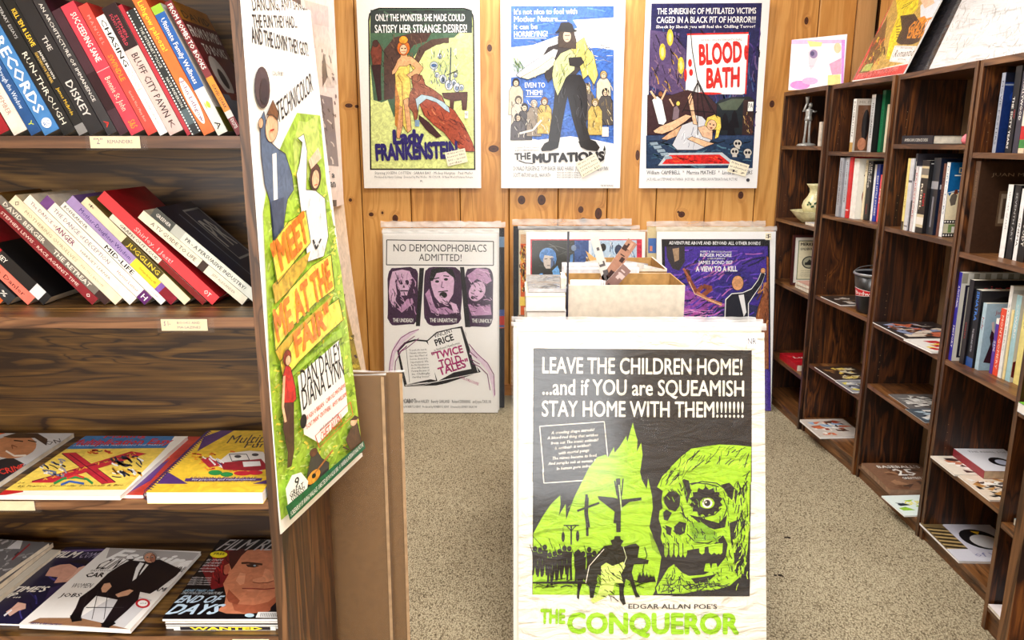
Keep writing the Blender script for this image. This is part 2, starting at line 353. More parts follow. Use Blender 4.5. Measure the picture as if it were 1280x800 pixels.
# ------------------------------------------------------------------ room
def slab(name, x0, x1, y0, y1, z0, z1, mat):
    m = MB(); m.box(x0, x1, y0, y1, z0, z1); o = m.build(name, mat); tag(o, kind='structure'); return o
XL, XR, YB, YF = -3.2, 2.05, 4.62, -2.6
slab('floor', XL, XR+.1, YF, YB+.1, -.05, 0, M_CARPET)
M_CEIL = plain((236, 234, 228), .9, .1, .02)
M_GROOVE = plain((60, 34, 14), .8, .1)
slab('ceiling', XL-.1, XR+.1, YF-.1, YB+.1, CEIL, CEIL+.05, M_CEIL)
wb = slab('wall_back', XL, XR+.1, YB+.012, YB+.1, 0, CEIL, M_GROOVE)
wr = slab('wall_right', XR+.012, XR+.1, YF, YB, 0, CEIL, M_GROOVE)
slab('wall_left', XL-.1, XL, YF, YB+.1, 0, CEIL, plain((214, 190, 150), .8, .1))
slab('wall_front', XL-.1, XR+.1, YF-.1, YF, 0, CEIL, plain((214, 190, 150), .8, .1))
def plank(parent, a, b, axis):
    m = MB(); g = .0025; c = .004
    if axis == 'x':
        prof = [(a+g, YB+.012), (a+g, YB+c), (a+g+c, YB), (b-g-c, YB), (b-g, YB+c), (b-g, YB+.012)]
    else:
        prof = [(XR+.012, a+g), (XR+c, a+g), (XR, a+g+c), (XR, b-g-c), (XR+c, b-g), (XR+.012, b-g)]
    for (p, q) in zip(prof, prof[1:]+prof[:1]): m.face([(*p, 0), (*q, 0), (*q, CEIL), (*p, CEIL)])
    m.face([(*p, 0) for p in prof]); m.face([(*p, CEIL) for p in prof])
    return m.build('plank', M_PINE, parent)
PW = .2919; x = -.893-PW*8
while x < 1.93:
    plank(wb, max(x, XL), min(x+PW, 1.945), 'x'); x += PW
y = YB-.05-PW
while y > YF: plank(wr, y, y+PW, 'y'); y -= PW
m = MB(); m.box(1.947, XR, YB-.012, YB+.012, 0, CEIL); tag(m.build('trim_1', wood('pale_corner_board', [(190, 140, 84), (214, 168, 110), (226, 184, 128), (236, 200, 150)], 2, contrast=.5)), kind='structure')
m = MB(); m.box(XL, XR, YB-.012, YB, 0, .07); tag(m.build('baseboard_back', wood('baseboard_pine', [(150, 92, 44), (186, 124, 64), (204, 142, 80), (220, 160, 96)], 0)), kind='structure')

# ceiling fixtures
def fixture(x, y, wt, i):
    t = empty('ceiling_light', (x, y, CEIL), 0, ['recessed white light panel in the ceiling close to the back wall', 'recessed white light panel in the ceiling over the floor rack', 'recessed white light panel in the ceiling above the left bookcase end', 'recessed white light panel in the ceiling behind the viewer', 'recessed white light panel in the ceiling behind, on the right bookcase side'][i], 'light', 'ceiling light panels')
    f = MB(); W, D = .62, .32
    for a in ((-W, -W+.02, -D, D), (W-.02, W, -D, D), (-W+.02, W-.02, -D, -D+.02), (-W+.02, W-.02, D-.02, D)): f.box(*a, -.03, 0)
    f.build('frame', M_WHITE, t)
    m, nt, p = nodes('lit_diffuser'); p.inputs['Emission Color'].default_value = (1, .95, .88, 1); p.inputs['Emission Strength'].default_value = 3
    d = MB(); d.box(-W+.02, W-.02, -D+.02, D-.02, -.012, -.004); d.build('diffuser', m, t)
    l = bpy.data.lights.new('panel_lamp', 'AREA'); l.shape = 'RECTANGLE'; l.size = 1.15; l.size_y = .55; l.energy = wt; l.color = (1, .985, .965)
    o = bpy.data.objects.new('panel_lamp', l); COL.objects.link(o); o.parent = t; o.location = (0, 0, -.04)
for i, q in enumerate(LIGHTS): fixture(*q, i)

# unseen shop window behind the viewer, added as front fill for the shelves
wn = MB()
for a_ in ((-1.9, -1.84, .7, 2.4), (.94, 1.0, .7, 2.4), (-1.84, .94, .7, .76), (-1.84, .94, 2.34, 2.4), (-.48, -.42, .76, 2.34)): wn.box(a_[0], a_[1], YF, YF+.05, a_[2], a_[3])
wo = wn.build('window_1', M_WHITE); tag(wo, kind='structure')
pm, nt_, pp = nodes('daylit_glass'); pp.inputs['Emission Color'].default_value = (.93, .97, 1, 1); pp.inputs['Emission Strength'].default_value = 2.0  # pane glows as part of the added fill window
m = MB(); m.face([(-1.84, YF+.01, .76), (.94, YF+.01, .76), (.94, YF+.01, 2.34), (-1.84, YF+.01, 2.34)]); m.build('pane', pm, wo)
l = bpy.data.lights.new('window_daylight', 'AREA'); l.shape = 'RECTANGLE'; l.size = 2.7; l.size_y = 1.5; l.energy = WINDOW_W; l.color = (.97, .985, 1)
o = bpy.data.objects.new('window_daylight', l); COL.objects.link(o); o.parent = wo; o.location = (-.45, YF+.08, 1.55); o.rotation_euler = (-PI/2, 0, PI)

# ------------------------------------------------------------------ bookcases
def bookcase(origin, ang, W, D, Ht, shelves, label, mats, group='walnut bookcases along the right wall', pins=True, kick=.01, t=.02):
    wz, wy, edge, edgex, back = mats
    r = empty('bookcase', origin, ang, label, 'bookcase', group)
    for x0 in (0, W-t):
        m = MB(); m.box(x0, x0+t, 0, D, 0, Ht, front=1); m.build('side_panel', [wz, edge], r)
    m = MB(); m.box(t, W-t, 0, D-.007, Ht-.022, Ht, front=1); m.build('top_panel', [wy, edgex], r)
    m = MB(); m.box(t, W-t, D-.006, D, .02, Ht-.001); m.build('back_panel', back, r)
    for z in shelves:
        m = MB(); m.box(t+.0005, W-t-.0005, .001, D-.0065, z-.019, z, front=1); m.build('shelf', [wy, edgex], r)
    m = MB(); m.box(t, W-t, kick, kick+.016, 0, min(shelves)-.0195); m.build('toe_board', wy, r)
    if pins:
        m = MB()
        for zs in sorted(shelves)[1:]:
            for q_ in (1, 2, 3, 4): m.face([(t+.0006, .045+.002*math.cos(q*PI/3), zs+.006+.032*q_+.002*math.sin(q*PI/3)) for q in range(6)])
        o = m.build('peg_holes', plain((140, 112, 84), .7, .2), r); tag(o, kind='stuff')
    return r
UN = {1: ((1.565, 4.605), (1.585, 4.02), (1.53, 1.115, .75, .30, .06), 'walnut bookcase in the far corner, holding the pitcher and framed print'),
      2: ((1.60, 4.01), (1.63, 3.42), (1.505, 1.19, .765, .388, .08), 'walnut bookcase holding the black beverage bucket'),
      3: ((1.64, 3.415), (1.636, 2.83), (1.543, 1.19, .753, .466, .065), 'walnut bookcase with the blue-covered book and almost empty lower shelves'),
      4: ((1.64, 2.825), (1.625, 2.245), (1.515, 1.16, .75, .355, .06), 'walnut bookcase with the big brown leaning art book'),
      5: ((1.542, 2.24), (1.50, 1.655), (1.515, 1.16, .757, .385, .09), 'walnut bookcase seen as a narrow slit behind the nearest post'),
      6: ((1.165, 1.63), (1.15, 1.05), (1.5, 1.16, .757, .385, .09), 'nearest walnut bookcase cut off at the right edge of the photo')}
UF = {}
for u, (A, B, sh, lab) in UN.items():
    dx, dy = B[0]-A[0], B[1]-A[1]; L = math.hypot(dx, dy); ang = math.atan2(dy, dx)
    bookcase((A[0], A[1], 0), ang, L, .29, 1.83, sh, lab, (M_WZ, M_WY, M_EDGE, M_EDGEX, M_BACK), t=.036 if u == 6 else .02)
    UF[u] = (A, (dx/L, dy/L), ang, L)
def uw(u, lx, ly):
    A, d, a, L = UF[u]; return (A[0]+d[0]*lx-d[1]*ly, A[1]+d[1]*lx+d[0]*ly)
LX0, LX1, LY = -1.37, -.41, 1.25
LZ = (1.56, 1.266, .936, .663, .30, .06)
bookcase((LX0, LY, 0), 0, LX1-LX0, .345, 1.9, LZ, 'walnut bookcase at the left with slanting paperbacks and magazines', (M_WSIDE, M_WX, M_EDGE, M_EDGEX, M_WX), group=None, pins=False)
bookcase((-1.40, 1.72, 0), 0, .96, .27, 1.9, (1.5, 1.1, .7, .3, .06), 'second walnut bookcase standing behind the left one', (M_WSIDE, M_WX, M_EDGE, M_EDGEX, M_WX), group=None, pins=False)
# ------------------------------------------------------------------ posters
def sheet(name, tl, tr, br, bl, label, cat, group, paper, thick=.004, mat=None, draw=None, board_mat=None, parent=None, pname='backing_board'):
    """a flat rectangular sheet on a board; corners in world space, art drawn by draw(Art)"""
    bl, br, tl, tr = Vector(bl), Vector(br), Vector(tl), Vector(tr)
    u = (br-bl).normalized(); v = (tl-bl).normalized(); n = u.cross(v); W = (br-bl).length; Hh = (tl-bl).length
    r = empty(name, tuple(bl), 0, label, cat, group)
    b = MB()
    p = [Vector((0, 0, 0)), u*W, u*W+v*Hh, v*Hh]; q = [k-n*thick for k in p]
    b.face(p); b.face(q[::-1])
    for i in range(4): j = (i+1) % 4; b.face([p[i], q[i], q[j], p[j]])
    b.build(pname, board_mat or M_WHITE, r)
    a = Art(W, Hh, paper); a.world(tl, tr, br, bl); draw(a)
    a.build('printed_artwork', mat or M_PRINT, r, (0, 0, 0), u, v)
    return r, u, v, n
def sleeve(r, u, v, n, W, Hh, off=.004, extra=.03, side=.006, top=True):
    m = MB(); R = random.Random(int(W*1e5)+len(r.name)); nx, ny = 14, 18
    for (x0, y0, x1, y1) in ((-side, -.002, W+side, Hh+.002),):
        g = [[u*(x0+(x1-x0)*i/nx)+v*(y0+(y1-y0)*j/ny)+n*(off+R.uniform(-.0008, .0008)) for i in range(nx+1)] for j in range(ny+1)]
        for j in range(ny):
            for i in range(nx): m.face([g[j][i], g[j][i+1], g[j+1][i+1], g[j+1][i]])
    m.build('clear_sleeve', M_CLEAR, r, smooth=True)
    if top:
        m = MB(); g = []
        for j in range(4):
            g.append([u*(-side+(W+2*side)*i/30)+v*(Hh+.002+extra*j/3*(1+R.uniform(-.12, .12)*(j == 3)))+n*(off-.003+math.sin(i*1.3+j)*.0015*j) for i in range(31)])
        for j in range(3):
            for i in range(30): m.face([g[j][i], g[j][i+1], g[j+1][i+1], g[j+1][i]])
        m.build('sleeve_flap', M_MILKY, r, smooth=True)
def sticker(r, o, u, v, n, w, hh, lines, rot=0, rgb=(248, 240, 214), name='price_sticker', ink=(60, 50, 60)):
    c, s = math.cos(rot), math.sin(rot); U = u*c+v*s; V = v*c-u*s
    a = Art(w, hh, rgb)
    for i, t in enumerate(lines): a.text(t, (w*.08, hh*(1-(i+.8)/(len(lines)+.2))), (w*.92, hh*(1-(i+.8)/(len(lines)+.2))), hh*.5/len(lines), ink, .0, 1)
    return a.build(name, M_PRINT, r, Vector(o)+n*.008, U, V)
SK = (236, 190, 150); SKD = (190, 120, 80)

def art1(a):
    a.crop(430, 0, 3.2)
    B = (24, 22, 26); G = (222, 232, 150)
    a.poly([(96, 80), (100, 55), (118, 38), (140, 31), (480, 31), (505, 38), (518, 60), (521, 85), (526, 680), (104, 680)], B)
    a.poly([(102, 85), (106, 60), (122, 44), (142, 37), (478, 37), (500, 43), (512, 62), (515, 86), (520, 674), (110, 674)], G)
    a.poly([(104, 110), (106, 62), (122, 44), (142, 37), (478, 37), (500, 43), (512, 62), (514, 110), (470, 122), (430, 160), (330, 170), (300, 200), (270, 240), (250, 330), (235, 420), (200, 470), (175, 400), (150, 410), (118, 400), (104, 250)], (72, 104, 78))
    a.poly([(330, 190), (360, 160), (440, 150), (514, 130), (514, 320), (440, 340), (330, 330)], (206, 224, 150))
    a.poly([(280, 240), (300, 190), (350, 158), (420, 150), (420, 172), (370, 180), (325, 205), (300, 250)], (84, 62, 52))
    a.poly([(160, 200), (200, 150), (280, 130), (350, 130), (330, 165), (280, 180), (240, 230), (215, 300), (200, 395), (160, 400)], (78, 52, 44))
    a.scrib(150, 135, 330, 400, 60, [(40, 28, 26), (112, 82, 64)], 24, 3, 1.2, 3)
    a.poly([(330, 215), (350, 190), (400, 172), (460, 180), (470, 330), (330, 320)], (210, 226, 150))
    a.rect(106, 40, 512, 132, (52, 62, 60)); a.scrib(106, 44, 510, 130, 26, [(84, 110, 90), (36, 38, 40)], 60, 6, 0, 5)
    a.text('ONLY THE MONSTER SHE MADE COULD', (126, 84), (484, 84), 28, (250, 250, 248), .03)
    a.text('SATISFY HER STRANGE DESIRES!', (124, 131), (492, 129), 32, (250, 250, 248), .03)
    a.out = ((46, 26, 22), 1.8)
    # dark figure at the left
    a.poly([(118, 165), (132, 160), (142, 175), (152, 195), (150, 240), (146, 300), (150, 400), (136, 404), (128, 320), (118, 300), (112, 240), (106, 210)], (120, 56, 40))
    a.poly([(110, 262), (146, 258), (148, 400), (136, 404), (124, 330)], (52, 24, 28)); a.ell(126, 174, 12, 14, (70, 40, 34))
    # bottles and stands
    a.rect(352, 262, 372, 282, (230, 236, 240)); a.ell(360, 262, 16, 16, (186, 200, 210)); a.ell(360, 262, 10, 6, (70, 110, 170))
    for x, y, r in ((384, 226, 8), (396, 316, 14), (420, 340, 16), (440, 330, 10), (372, 300, 9), (446, 300, 8), (452, 350, 14), (470, 350, 10)): a.ell(x, y, r, r*1.3, (206, 216, 226)); a.ell(x, y+3, r*.5, r*.6, (130, 150, 180))
    a.scrib(345, 190, 460, 370, 80, [(50, 60, 80), (240, 240, 240), (90, 110, 140)], 22, 2.4, 1.57, 7)
    a.line([(428, 190), (424, 330)], 5, (60, 70, 90)); a.line([(412, 300), (455, 282)], 4, (50, 50, 60))
    a.poly([(392, 372), (494, 368), (494, 384), (490, 440), (474, 440), (470, 400), (440, 404), (436, 448), (424, 448), (424, 400), (400, 392)], (88, 50, 40))
    # standing woman in yellow
    a.poly([(206, 262), (216, 238), (230, 226), (262, 222), (290, 240), (312, 272), (302, 300), (270, 318), (262, 304), (280, 284), (264, 256), (262, 300), (268, 350), (262, 400), (258, 430), (268, 520), (250, 526), (236, 500), (214, 556), (216, 500), (208, 460), (212, 380), (206, 330), (204, 300)], (236, 206, 100))
    a.poly([(206, 262), (214, 240), (226, 228), (228, 212), (252, 212), (254, 226), (270, 226), (300, 252), (318, 272), (300, 300), (268, 316), (250, 300), (272, 286), (286, 272), (264, 256), (252, 264), (222, 266), (206, 292), (192, 300), (192, 286)], (228, 170, 120))
    a.poly([(238, 400), (258, 390), (266, 470), (270, 520), (254, 532), (246, 470)], (230, 172, 122)); a.poly([(216, 420), (236, 430), (236, 500), (222, 556), (210, 550)], (222, 160, 112))
    a.poly([(205, 330), (224, 400), (214, 512), (204, 500)], (196, 128, 60)); a.line([(214, 300), (232, 330), (236, 420), (228, 480)], 4, (180, 130, 60))
    a.ell(238, 192, 26, 30, (222, 110, 30)); a.ell(238, 160, 18, 16, (236, 150, 40)); a.ell(238, 198, 15, 20, SK); a.line([(228, 206), (248, 206)], 2, (160, 50, 30)); a.ell(232, 194, 3, 2, B); a.ell(245, 194, 3, 2, B)
    # reclining man on the table
    a.poly([(270, 306), (290, 296), (312, 302), (326, 340), (360, 360), (392, 384), (404, 412), (384, 420), (350, 404), (320, 400), (300, 420), (294, 470), (284, 488), (276, 450), (258, 426), (262, 380), (276, 350)], (150, 84, 60))
    a.poly([(300, 410), (320, 384), (360, 392), (396, 412), (440, 440), (480, 500), (514, 570), (524, 606), (480, 606), (440, 580), (400, 530), (360, 500), (320, 460)], (168, 76, 52))
    a.poly([(300, 460), (340, 490), (390, 545), (370, 552), (330, 520), (300, 480)], (70, 40, 44))
    a.scrib(290, 400, 510, 600, 90, [(90, 36, 32), (204, 122, 84), (120, 50, 40)], 34, 4, .85, 9, clip=[(300, 410), (320, 384), (396, 412), (480, 500), (518, 600), (440, 580), (360, 500)])
    a.scrib(268, 300, 400, 420, 40, [(96, 44, 34), (204, 130, 96)], 16, 3, .6, 4, clip=[(270, 306), (312, 302), (326, 340), (392, 384), (404, 412), (320, 400), (262, 426)])
    a.poly([(286, 396), (310, 378), (352, 386), (398, 408), (420, 430), (424, 452), (404, 440), (370, 410), (330, 396), (300, 420), (296, 448)], (182, 208, 220))
    a.ell(290, 312, 17, 15, (150, 92, 66)); a.line([(300, 300), (292, 322)], 2, (70, 30, 26)); a.rect(284, 480, 302, 506, (130, 160, 190))
    a.out = None
    T = (50, 42, 110)
    a.text('Lady', (196, 574), (322, 572), 56, T, .1, 3); a.text('FRANKENSTEIN', (128, 640), (456, 628), 66, T, .1, 3)
    a.line([(132, 612), (456, 606)], 2, (150, 160, 190))
    g = (120, 118, 120)
    a.text('Starring JOSEPH COTTEN · SARAH BAY · Mickey Hargitay · Paul Muller', (124, 697), (516, 697), 11, g, 0, 1)
    a.text('Produced by Harry Cushing · Directed by Mel Welles · IN COLOR · A New World Pictures Release', (124, 712), (516, 712), 9, g, 0, 1)
    a.text('R', (306, 728), (316, 728), 8, g, 0, 1)
Z0, Z1, YP = 1.288, 2.336, 4.58
r, u, v, n = sheet('movie_poster', (-.868, YP, Z1), (-.181, YP, Z1), (-.181, YP, Z0), (-.868, YP, Z0), 'white-bordered horror poster of a woman in yellow beside a reclining man, leftmost on the wall', 'poster', 'movie posters on the pine wall', (250, 248, 242), .008, M_PRINT2, art1)
q = at(560, 208, YP); sticker(r, Vector(q)-r.location, u, v, n, .12, .08, ['All dates are true', 'horror film', '$10 - special', 'order...'], .22)
sticker(r, Vector(at(581, 148, YP))-r.location, u, v, n, .02, .04, ['NR'], 0, (250, 250, 245))
def art2(a):
    a.crop(610, 0, 3.2); BL = (62, 108, 192); W = (250, 250, 248); K = (34, 32, 36); GR = (208, 214, 150)
    a.rect(92, 24, 503, 578, BL)
    a.scrib(95, 26, 500, 560, 90, [(44, 84, 170), (90, 140, 212)], 60, 5, -.1, 2)
    a.poly([(92, 190), (180, 180), (290, 140), (360, 110), (440, 100), (503, 110), (503, 200), (430, 190), (360, 200), (300, 220), (200, 240), (92, 250)], W)
    a.poly([(92, 240), (200, 230), (240, 250), (200, 300), (92, 310)], (206, 216, 230)); a.poly([(340, 80), (503, 70), (503, 170), (400, 180)], (236, 240, 240))
    a.scrib(95, 120, 500, 260, 40, [(150, 150, 150), (230, 225, 210), (90, 90, 100)], 60, 2.5, .15, 6)
    a.poly([(90, 540), (200, 560), (330, 545), (430, 560), (503, 575), (503, 600), (90, 600)], W)
    a.text("It's not nice to fool with", (104, 58), (356, 55), 23, W, .03); a.text('Mother Nature......', (104, 87), (316, 85), 22, W, .03)
    a.text('It can be', (104, 117), (198, 116), 21, W, .03); a.text('HORRIFYING!', (104, 148), (238, 146), 23, W, .03); a.line([(104, 153), (232, 152)], 3, W)
    a.text('EVEN TO', (147, 350), (228, 350), 20, W, .03); a.text('THEM!', (152, 380), (218, 380), 20, W, .03); a.line([(152, 386), (214, 386)], 3, W)
    a.out = ((44, 36, 36), 1.8)
    for x, y, c, hc in ((112, 330, (214, 200, 176), K), (122, 400, (216, 206, 190), (90, 80, 70)), (146, 430, (70, 66, 70), K), (184, 415, (150, 136, 120), (200, 190, 180)), (226, 405, (206, 176, 96), (150, 96, 50)), (395, 350, (110, 100, 96), (90, 70, 50)), (462, 300, (216, 206, 186), (210, 180, 110)), (470, 370, (80, 76, 76), K), (428, 410, (206, 178, 96), (170, 140, 80)), (120, 470, (90, 86, 90), K)):
        a.poly([(x-28, y+34), (x-16, y+14), (x+16, y+14), (x+28, y+34), (x+30, min(560, y+130)), (x-30, min(560, y+130))], c); a.ell(x, y, 14, 17, hc); a.ell(x, y+3, 10, 12, (222, 196, 168)); a.line([(x-5, y), (x+5, y)], 2, K); a.line([(x-4, y+8), (x+4, y+8)], 2, (120, 70, 60))
    a.scrib(95, 400, 250, 556, 70, [K, (120, 110, 100), (230, 224, 210)], 22, 2.5, 1.4, 11); a.scrib(380, 320, 500, 530, 70, [K, (140, 120, 80), (236, 220, 170)], 22, 2.5, 1.4, 12)
    a.line([(126, 534), (180, 520), (214, 480)], 8, (236, 232, 220)); a.rect(456, 508, 482, 546, (244, 240, 226))
    # tall man carrying a green-haired figure
    a.poly([(270, 340), (300, 300), (370, 300), (392, 340), (398, 420), (392, 500), (410, 560), (366, 566), (340, 480), (318, 380), (300, 470), (284, 570), (242, 568), (250, 500), (262, 430)], K)
    a.poly([(212, 596), (226, 574), (250, 562), (284, 566), (280, 590), (250, 602), (216, 604)], (28, 26, 28)); a.poly([(362, 566), (404, 556), (430, 566), (446, 590), (436, 604), (396, 600), (372, 588)], (28, 26, 28))
    a.poly([(216, 230), (240, 190), (280, 176), (340, 176), (372, 200), (380, 262), (350, 300), (280, 290), (240, 330), (228, 300)], (60, 54, 56))
    a.poly([(112, 300), (150, 268), (214, 226), (262, 196), (280, 200), (262, 250), (220, 280), (190, 310), (130, 312)], W)
    a.poly([(130, 310), (200, 270), (262, 226), (274, 250), (230, 290), (160, 318)], (228, 226, 190))
    a.poly([(330, 190), (370, 160), (384, 150), (398, 190), (424, 222), (440, 300), (424, 340), (400, 300), (380, 318), (366, 262), (346, 240)], (224, 206, 110))
    a.poly([(264, 250), (290, 214), (330, 196), (350, 220), (346, 280), (312, 310), (290, 360), (278, 384), (262, 340), (256, 300)], GR)
    a.scrib(256, 190, 440, 380, 130, [(120, 140, 80), (236, 236, 190), (170, 180, 96), (90, 100, 70)], 44, 2.6, 1.75, 5, clip=[(264, 250), (330, 186), (384, 150), (430, 226), (440, 330), (380, 310), (350, 240), (312, 310), (278, 384), (256, 320)])
    a.poly([(322, 232), (372, 228), (384, 250), (362, 270), (326, 262)], (44, 40, 42)); a.ell(242, 300, 15, 20, (56, 50, 52))
    a.poly([(280, 190), (280, 150), (290, 120), (340, 120), (352, 160), (352, 196)], (70, 56, 48)); a.ell(316, 146, 17, 24, (206, 178, 156)); a.line([(306, 142), (326, 142)], 3, K); a.line([(310, 158), (322, 158)], 2, (120, 70, 60))
    a.poly([(268, 132), (282, 118), (292, 92), (322, 90), (336, 98), (342, 116), (356, 124), (330, 130), (290, 126)], K)
    a.scrib(95, 220, 150, 300, 30, [(90, 130, 80), (190, 210, 160)], 30, 3, 1.2, 8)
    a.scrib(250, 310, 400, 560, 60, [(70, 70, 76), (14, 14, 16)], 50, 3, 1.5, 15, clip=[(270, 340), (392, 340), (396, 560), (370, 560), (318, 380), (290, 560), (246, 560)])
    a.out = None
    a.text('THE', (107, 640), (172, 636), 27, K, .05); a.text('MUTATIONS', (178, 650), (466, 640), 36, K, .1, 3)
    a.line([(122, 642), (150, 652), (180, 654)], 4, K); a.line([(390, 654), (430, 656), (460, 640), (468, 610), (464, 590)], 3, K); a.poly([(466, 580), (471, 600), (459, 604)], K); a.ell(412, 652, 14, 4, K)
    g = (70, 68, 74)
    a.text('DONALD PLEASENCE  TOM BAKER  BRAD HARRIS  JULIE EGE  MICHAEL DUNN', (102, 682), (480, 682), 17, g, 0, 1); a.text('SCOTT ANTONY and JILL HAWORTH', (102, 708), (250, 708), 16, g, 0, 1)
    for i, t in enumerate(('Columbia Pictures presents', 'A GETTY & WEINTRAUB Production')): a.text(t, (108, 594+i*12), (204, 592+i*12), 7, g, 0, 1)
    for i in range(3): a.text('PRODUCED BY ROBERT D. WEINBACH', (276, 694+i*9), (370, 694+i*9), 6, g, 0, 1)
    a.text('THE MUTATIONS', (450, 746), (500, 746), 7, g, 0, 1)
r, u, v, n = sheet('movie_poster', (-.064, YP, Z1), (.634, YP, Z1), (.634, YP, Z0), (-.064, YP, Z0), 'white-bordered poster of a black-hatted man on blue carrying a pale figure, middle of the wall', 'poster', 'movie posters on the pine wall', (250, 249, 246), .008, M_PRINT2, art2)
sticker(r, Vector(at(728, 222, YP))-r.location, u, v, n, .13, .09, ['All time of show', 'science film', '1974 horror', 'poster $20'], .5)
def art3(a):
    a.crop(790, 0, 3.2); NV = (34, 34, 84); W = (250, 250, 250); K = (20, 18, 26); RD = (214, 40, 36)
    a.poly([(78, 14), (520, 12), (482, 672), (56, 674)], NV)
    a.scrib(70, 110, 510, 560, 240, [(70, 50, 120), (30, 50, 120), (24, 22, 40), (100, 80, 130), (60, 90, 140)], 60, 6, 1.5, 4, clip=[(80, 110), (514, 110), (494, 540), (62, 540)])
    a.poly([(72, 120), (150, 130), (216, 200), (212, 380), (160, 380), (66, 340)], (84, 66, 110)); a.scrib(72, 130, 214, 380, 70, [(36, 30, 50), (130, 100, 130), (190, 150, 60)], 40, 4, 1.2, 6)
    for x, y in ((122, 208), (196, 262), (152, 150)): a.ell(x, y, 13, 34, (216, 190, 60)); a.ell(x, y, 6, 18, (250, 236, 140))
    a.text('THE SHRIEKING OF MUTILATED VICTIMS', (100, 57), (496, 54), 24, W, .03); a.text('CAGED IN A BLACK PIT OF HORROR!!!', (98, 92), (494, 90), 25, W, .03); a.text('Shock by Shock you will feel the Chilling Terror!', (96, 113), (492, 111), 12, W, .03, 1)
    a.poly([(222, 140), (466, 134), (462, 230), (456, 372), (440, 378), (300, 376), (214, 366), (218, 240)], W)
    a.line([(220, 138), (466, 132)], 7, RD); a.line([(466, 140), (454, 376)], 6, RD); a.ell(232, 252, 8, 16, RD); a.ell(236, 290, 8, 14, RD); a.ell(456, 210, 8, 30, RD); a.ell(300, 374, 60, 5, RD); a.ell(214, 300, 6, 26, RD)
    a.text('AMERICAN INTERNATIONAL', (276, 165), (440, 162), 8, (150, 130, 130), 0, 1)
    a.text('BLOOD', (268, 258), (440, 244), 82, RD, .07, 3); a.text('BATH', (296, 350), (430, 344), 78, RD, .075, 3)
    a.poly([(330, 420), (350, 400), (400, 388), (470, 386), (490, 400), (486, 540), (340, 540)], (30, 38, 44)); a.poly([(345, 415), (400, 395), (450, 395), (420, 440), (360, 440)], (84, 96, 80))
    a.poly([(446, 400), (486, 398), (482, 540), (440, 540)], (60, 40, 40)); a.scrib(445, 440, 484, 538, 30, [(200, 170, 110), (120, 70, 50)], 16, 3, 1.4, 3)
    a.out = ((24, 16, 24), 1.8)
    for x, y in ((372, 480), (410, 470), (396, 510)): a.poly([(x-16, y+40), (x-8, y-16), (x, y-28), (x+8, y-16), (x+18, y+40)], K)
    a.poly([(160, 380), (220, 360), (300, 380), (340, 420), (330, 530), (60, 540), (62, 380)], (60, 34, 40))
    a.poly([(80, 400), (100, 384), (120, 400), (138, 484), (126, 500), (106, 496)], W); a.ell(114, 376, 9, 11, (150, 90, 50)); a.line([(96, 396), (74, 364)], 8, SK); a.line([(118, 398), (136, 360)], 7, SK)
    a.poly([(166, 430), (180, 420), (190, 440), (186, 480), (160, 480)], (130, 110, 120)); a.ell(184, 414, 8, 10, (230, 200, 90)); a.line([(166, 424), (150, 396)], 6, SK)
    a.poly([(56, 542), (488, 542), (484, 560), (56, 562)], (46, 66, 100)); a.poly([(56, 560), (484, 556), (482, 672), (56, 674)], (34, 56, 86))
    a.scrib(60, 560, 480, 668, 80, [(20, 24, 34), (80, 120, 140), (50, 84, 110)], 50, 5, .1, 9)
    a.poly([(140, 612), (360, 610), (420, 660), (104, 662)], (196, 206, 214)); a.poly([(150, 620), (350, 618), (396, 655), (120, 656)], RD)
    a.scrib(160, 622, 370, 652, 30, [(240, 90, 50), (140, 20, 24)], 30, 4, .3, 3)
    for i in range(5): a.poly([(70+i*14, 570+i*14), (100+i*14, 568+i*14), (106+i*14, 578+i*14), (76+i*14, 582+i*14)], (150, 170, 184))
    for x, y in ((422, 574), (410, 606), (462, 610)): a.ell(x, y, 17, 16, (206, 200, 190)); a.rect(x-9, y+10, x+9, y+22, (206, 200, 190)); a.ell(x-6, y, 4, 5, K); a.ell(x+6, y, 4, 5, K)
    # fallen woman in a white dress with blonde hair
    a.poly([(84, 524), (110, 506), (160, 486), (214, 458), (240, 464), (214, 486), (164, 520), (120, 536), (92, 532)], SK); a.poly([(116, 556), (150, 530), (200, 500), (236, 484), (250, 500), (200, 536), (140, 560)], (226, 176, 136))
    a.poly([(180, 540), (200, 500), (240, 486), (250, 460), (280, 466), (312, 500), (316, 560), (290, 590), (260, 600), (180, 600), (160, 580)], (214, 216, 222))
    a.scrib(170, 480, 310, 596, 40, [(150, 156, 172), (246, 246, 250)], 36, 3, 2, 3, clip=[(180, 540), (240, 486), (312, 500), (316, 560), (260, 600), (170, 590)])
    a.poly([(222, 390), (236, 370), (244, 400), (250, 450), (262, 500), (244, 496), (232, 440)], SK); a.poly([(262, 510), (300, 500), (322, 524), (320, 560), (280, 546)], (238, 192, 156)); a.poly([(220, 556), (240, 546), (300, 566), (330, 574), (290, 588)], SK)
    a.poly([(290, 500), (300, 470), (330, 458), (354, 470), (356, 510), (344, 550), (330, 556), (336, 520), (310, 520)], (238, 208, 96)); a.ell(318, 500, 19, 21, SK, rot=.4); a.ell(312, 496, 3, 2, K); a.ell(326, 500, 3, 2, K); a.ell(316, 512, 5, 2, RD)
    for p in ([(226, 30), (240, 200), (262, 330), (200, 450)], [(262, 320), (300, 400), (340, 470)], [(262, 320), (262, 540)], [(262, 330), (230, 420)], [(262, 330), (316, 440)], [(270, 340), (290, 470)], [(204, 440), (330, 450)]): a.line(p, 3.2, K)
    a.out = None
    a.text('William CAMPBELL  *  Marrisa MATHES  *  Linda SAUNDERS', (58, 697), (480, 697), 16, (36, 36, 44), .015, 1)
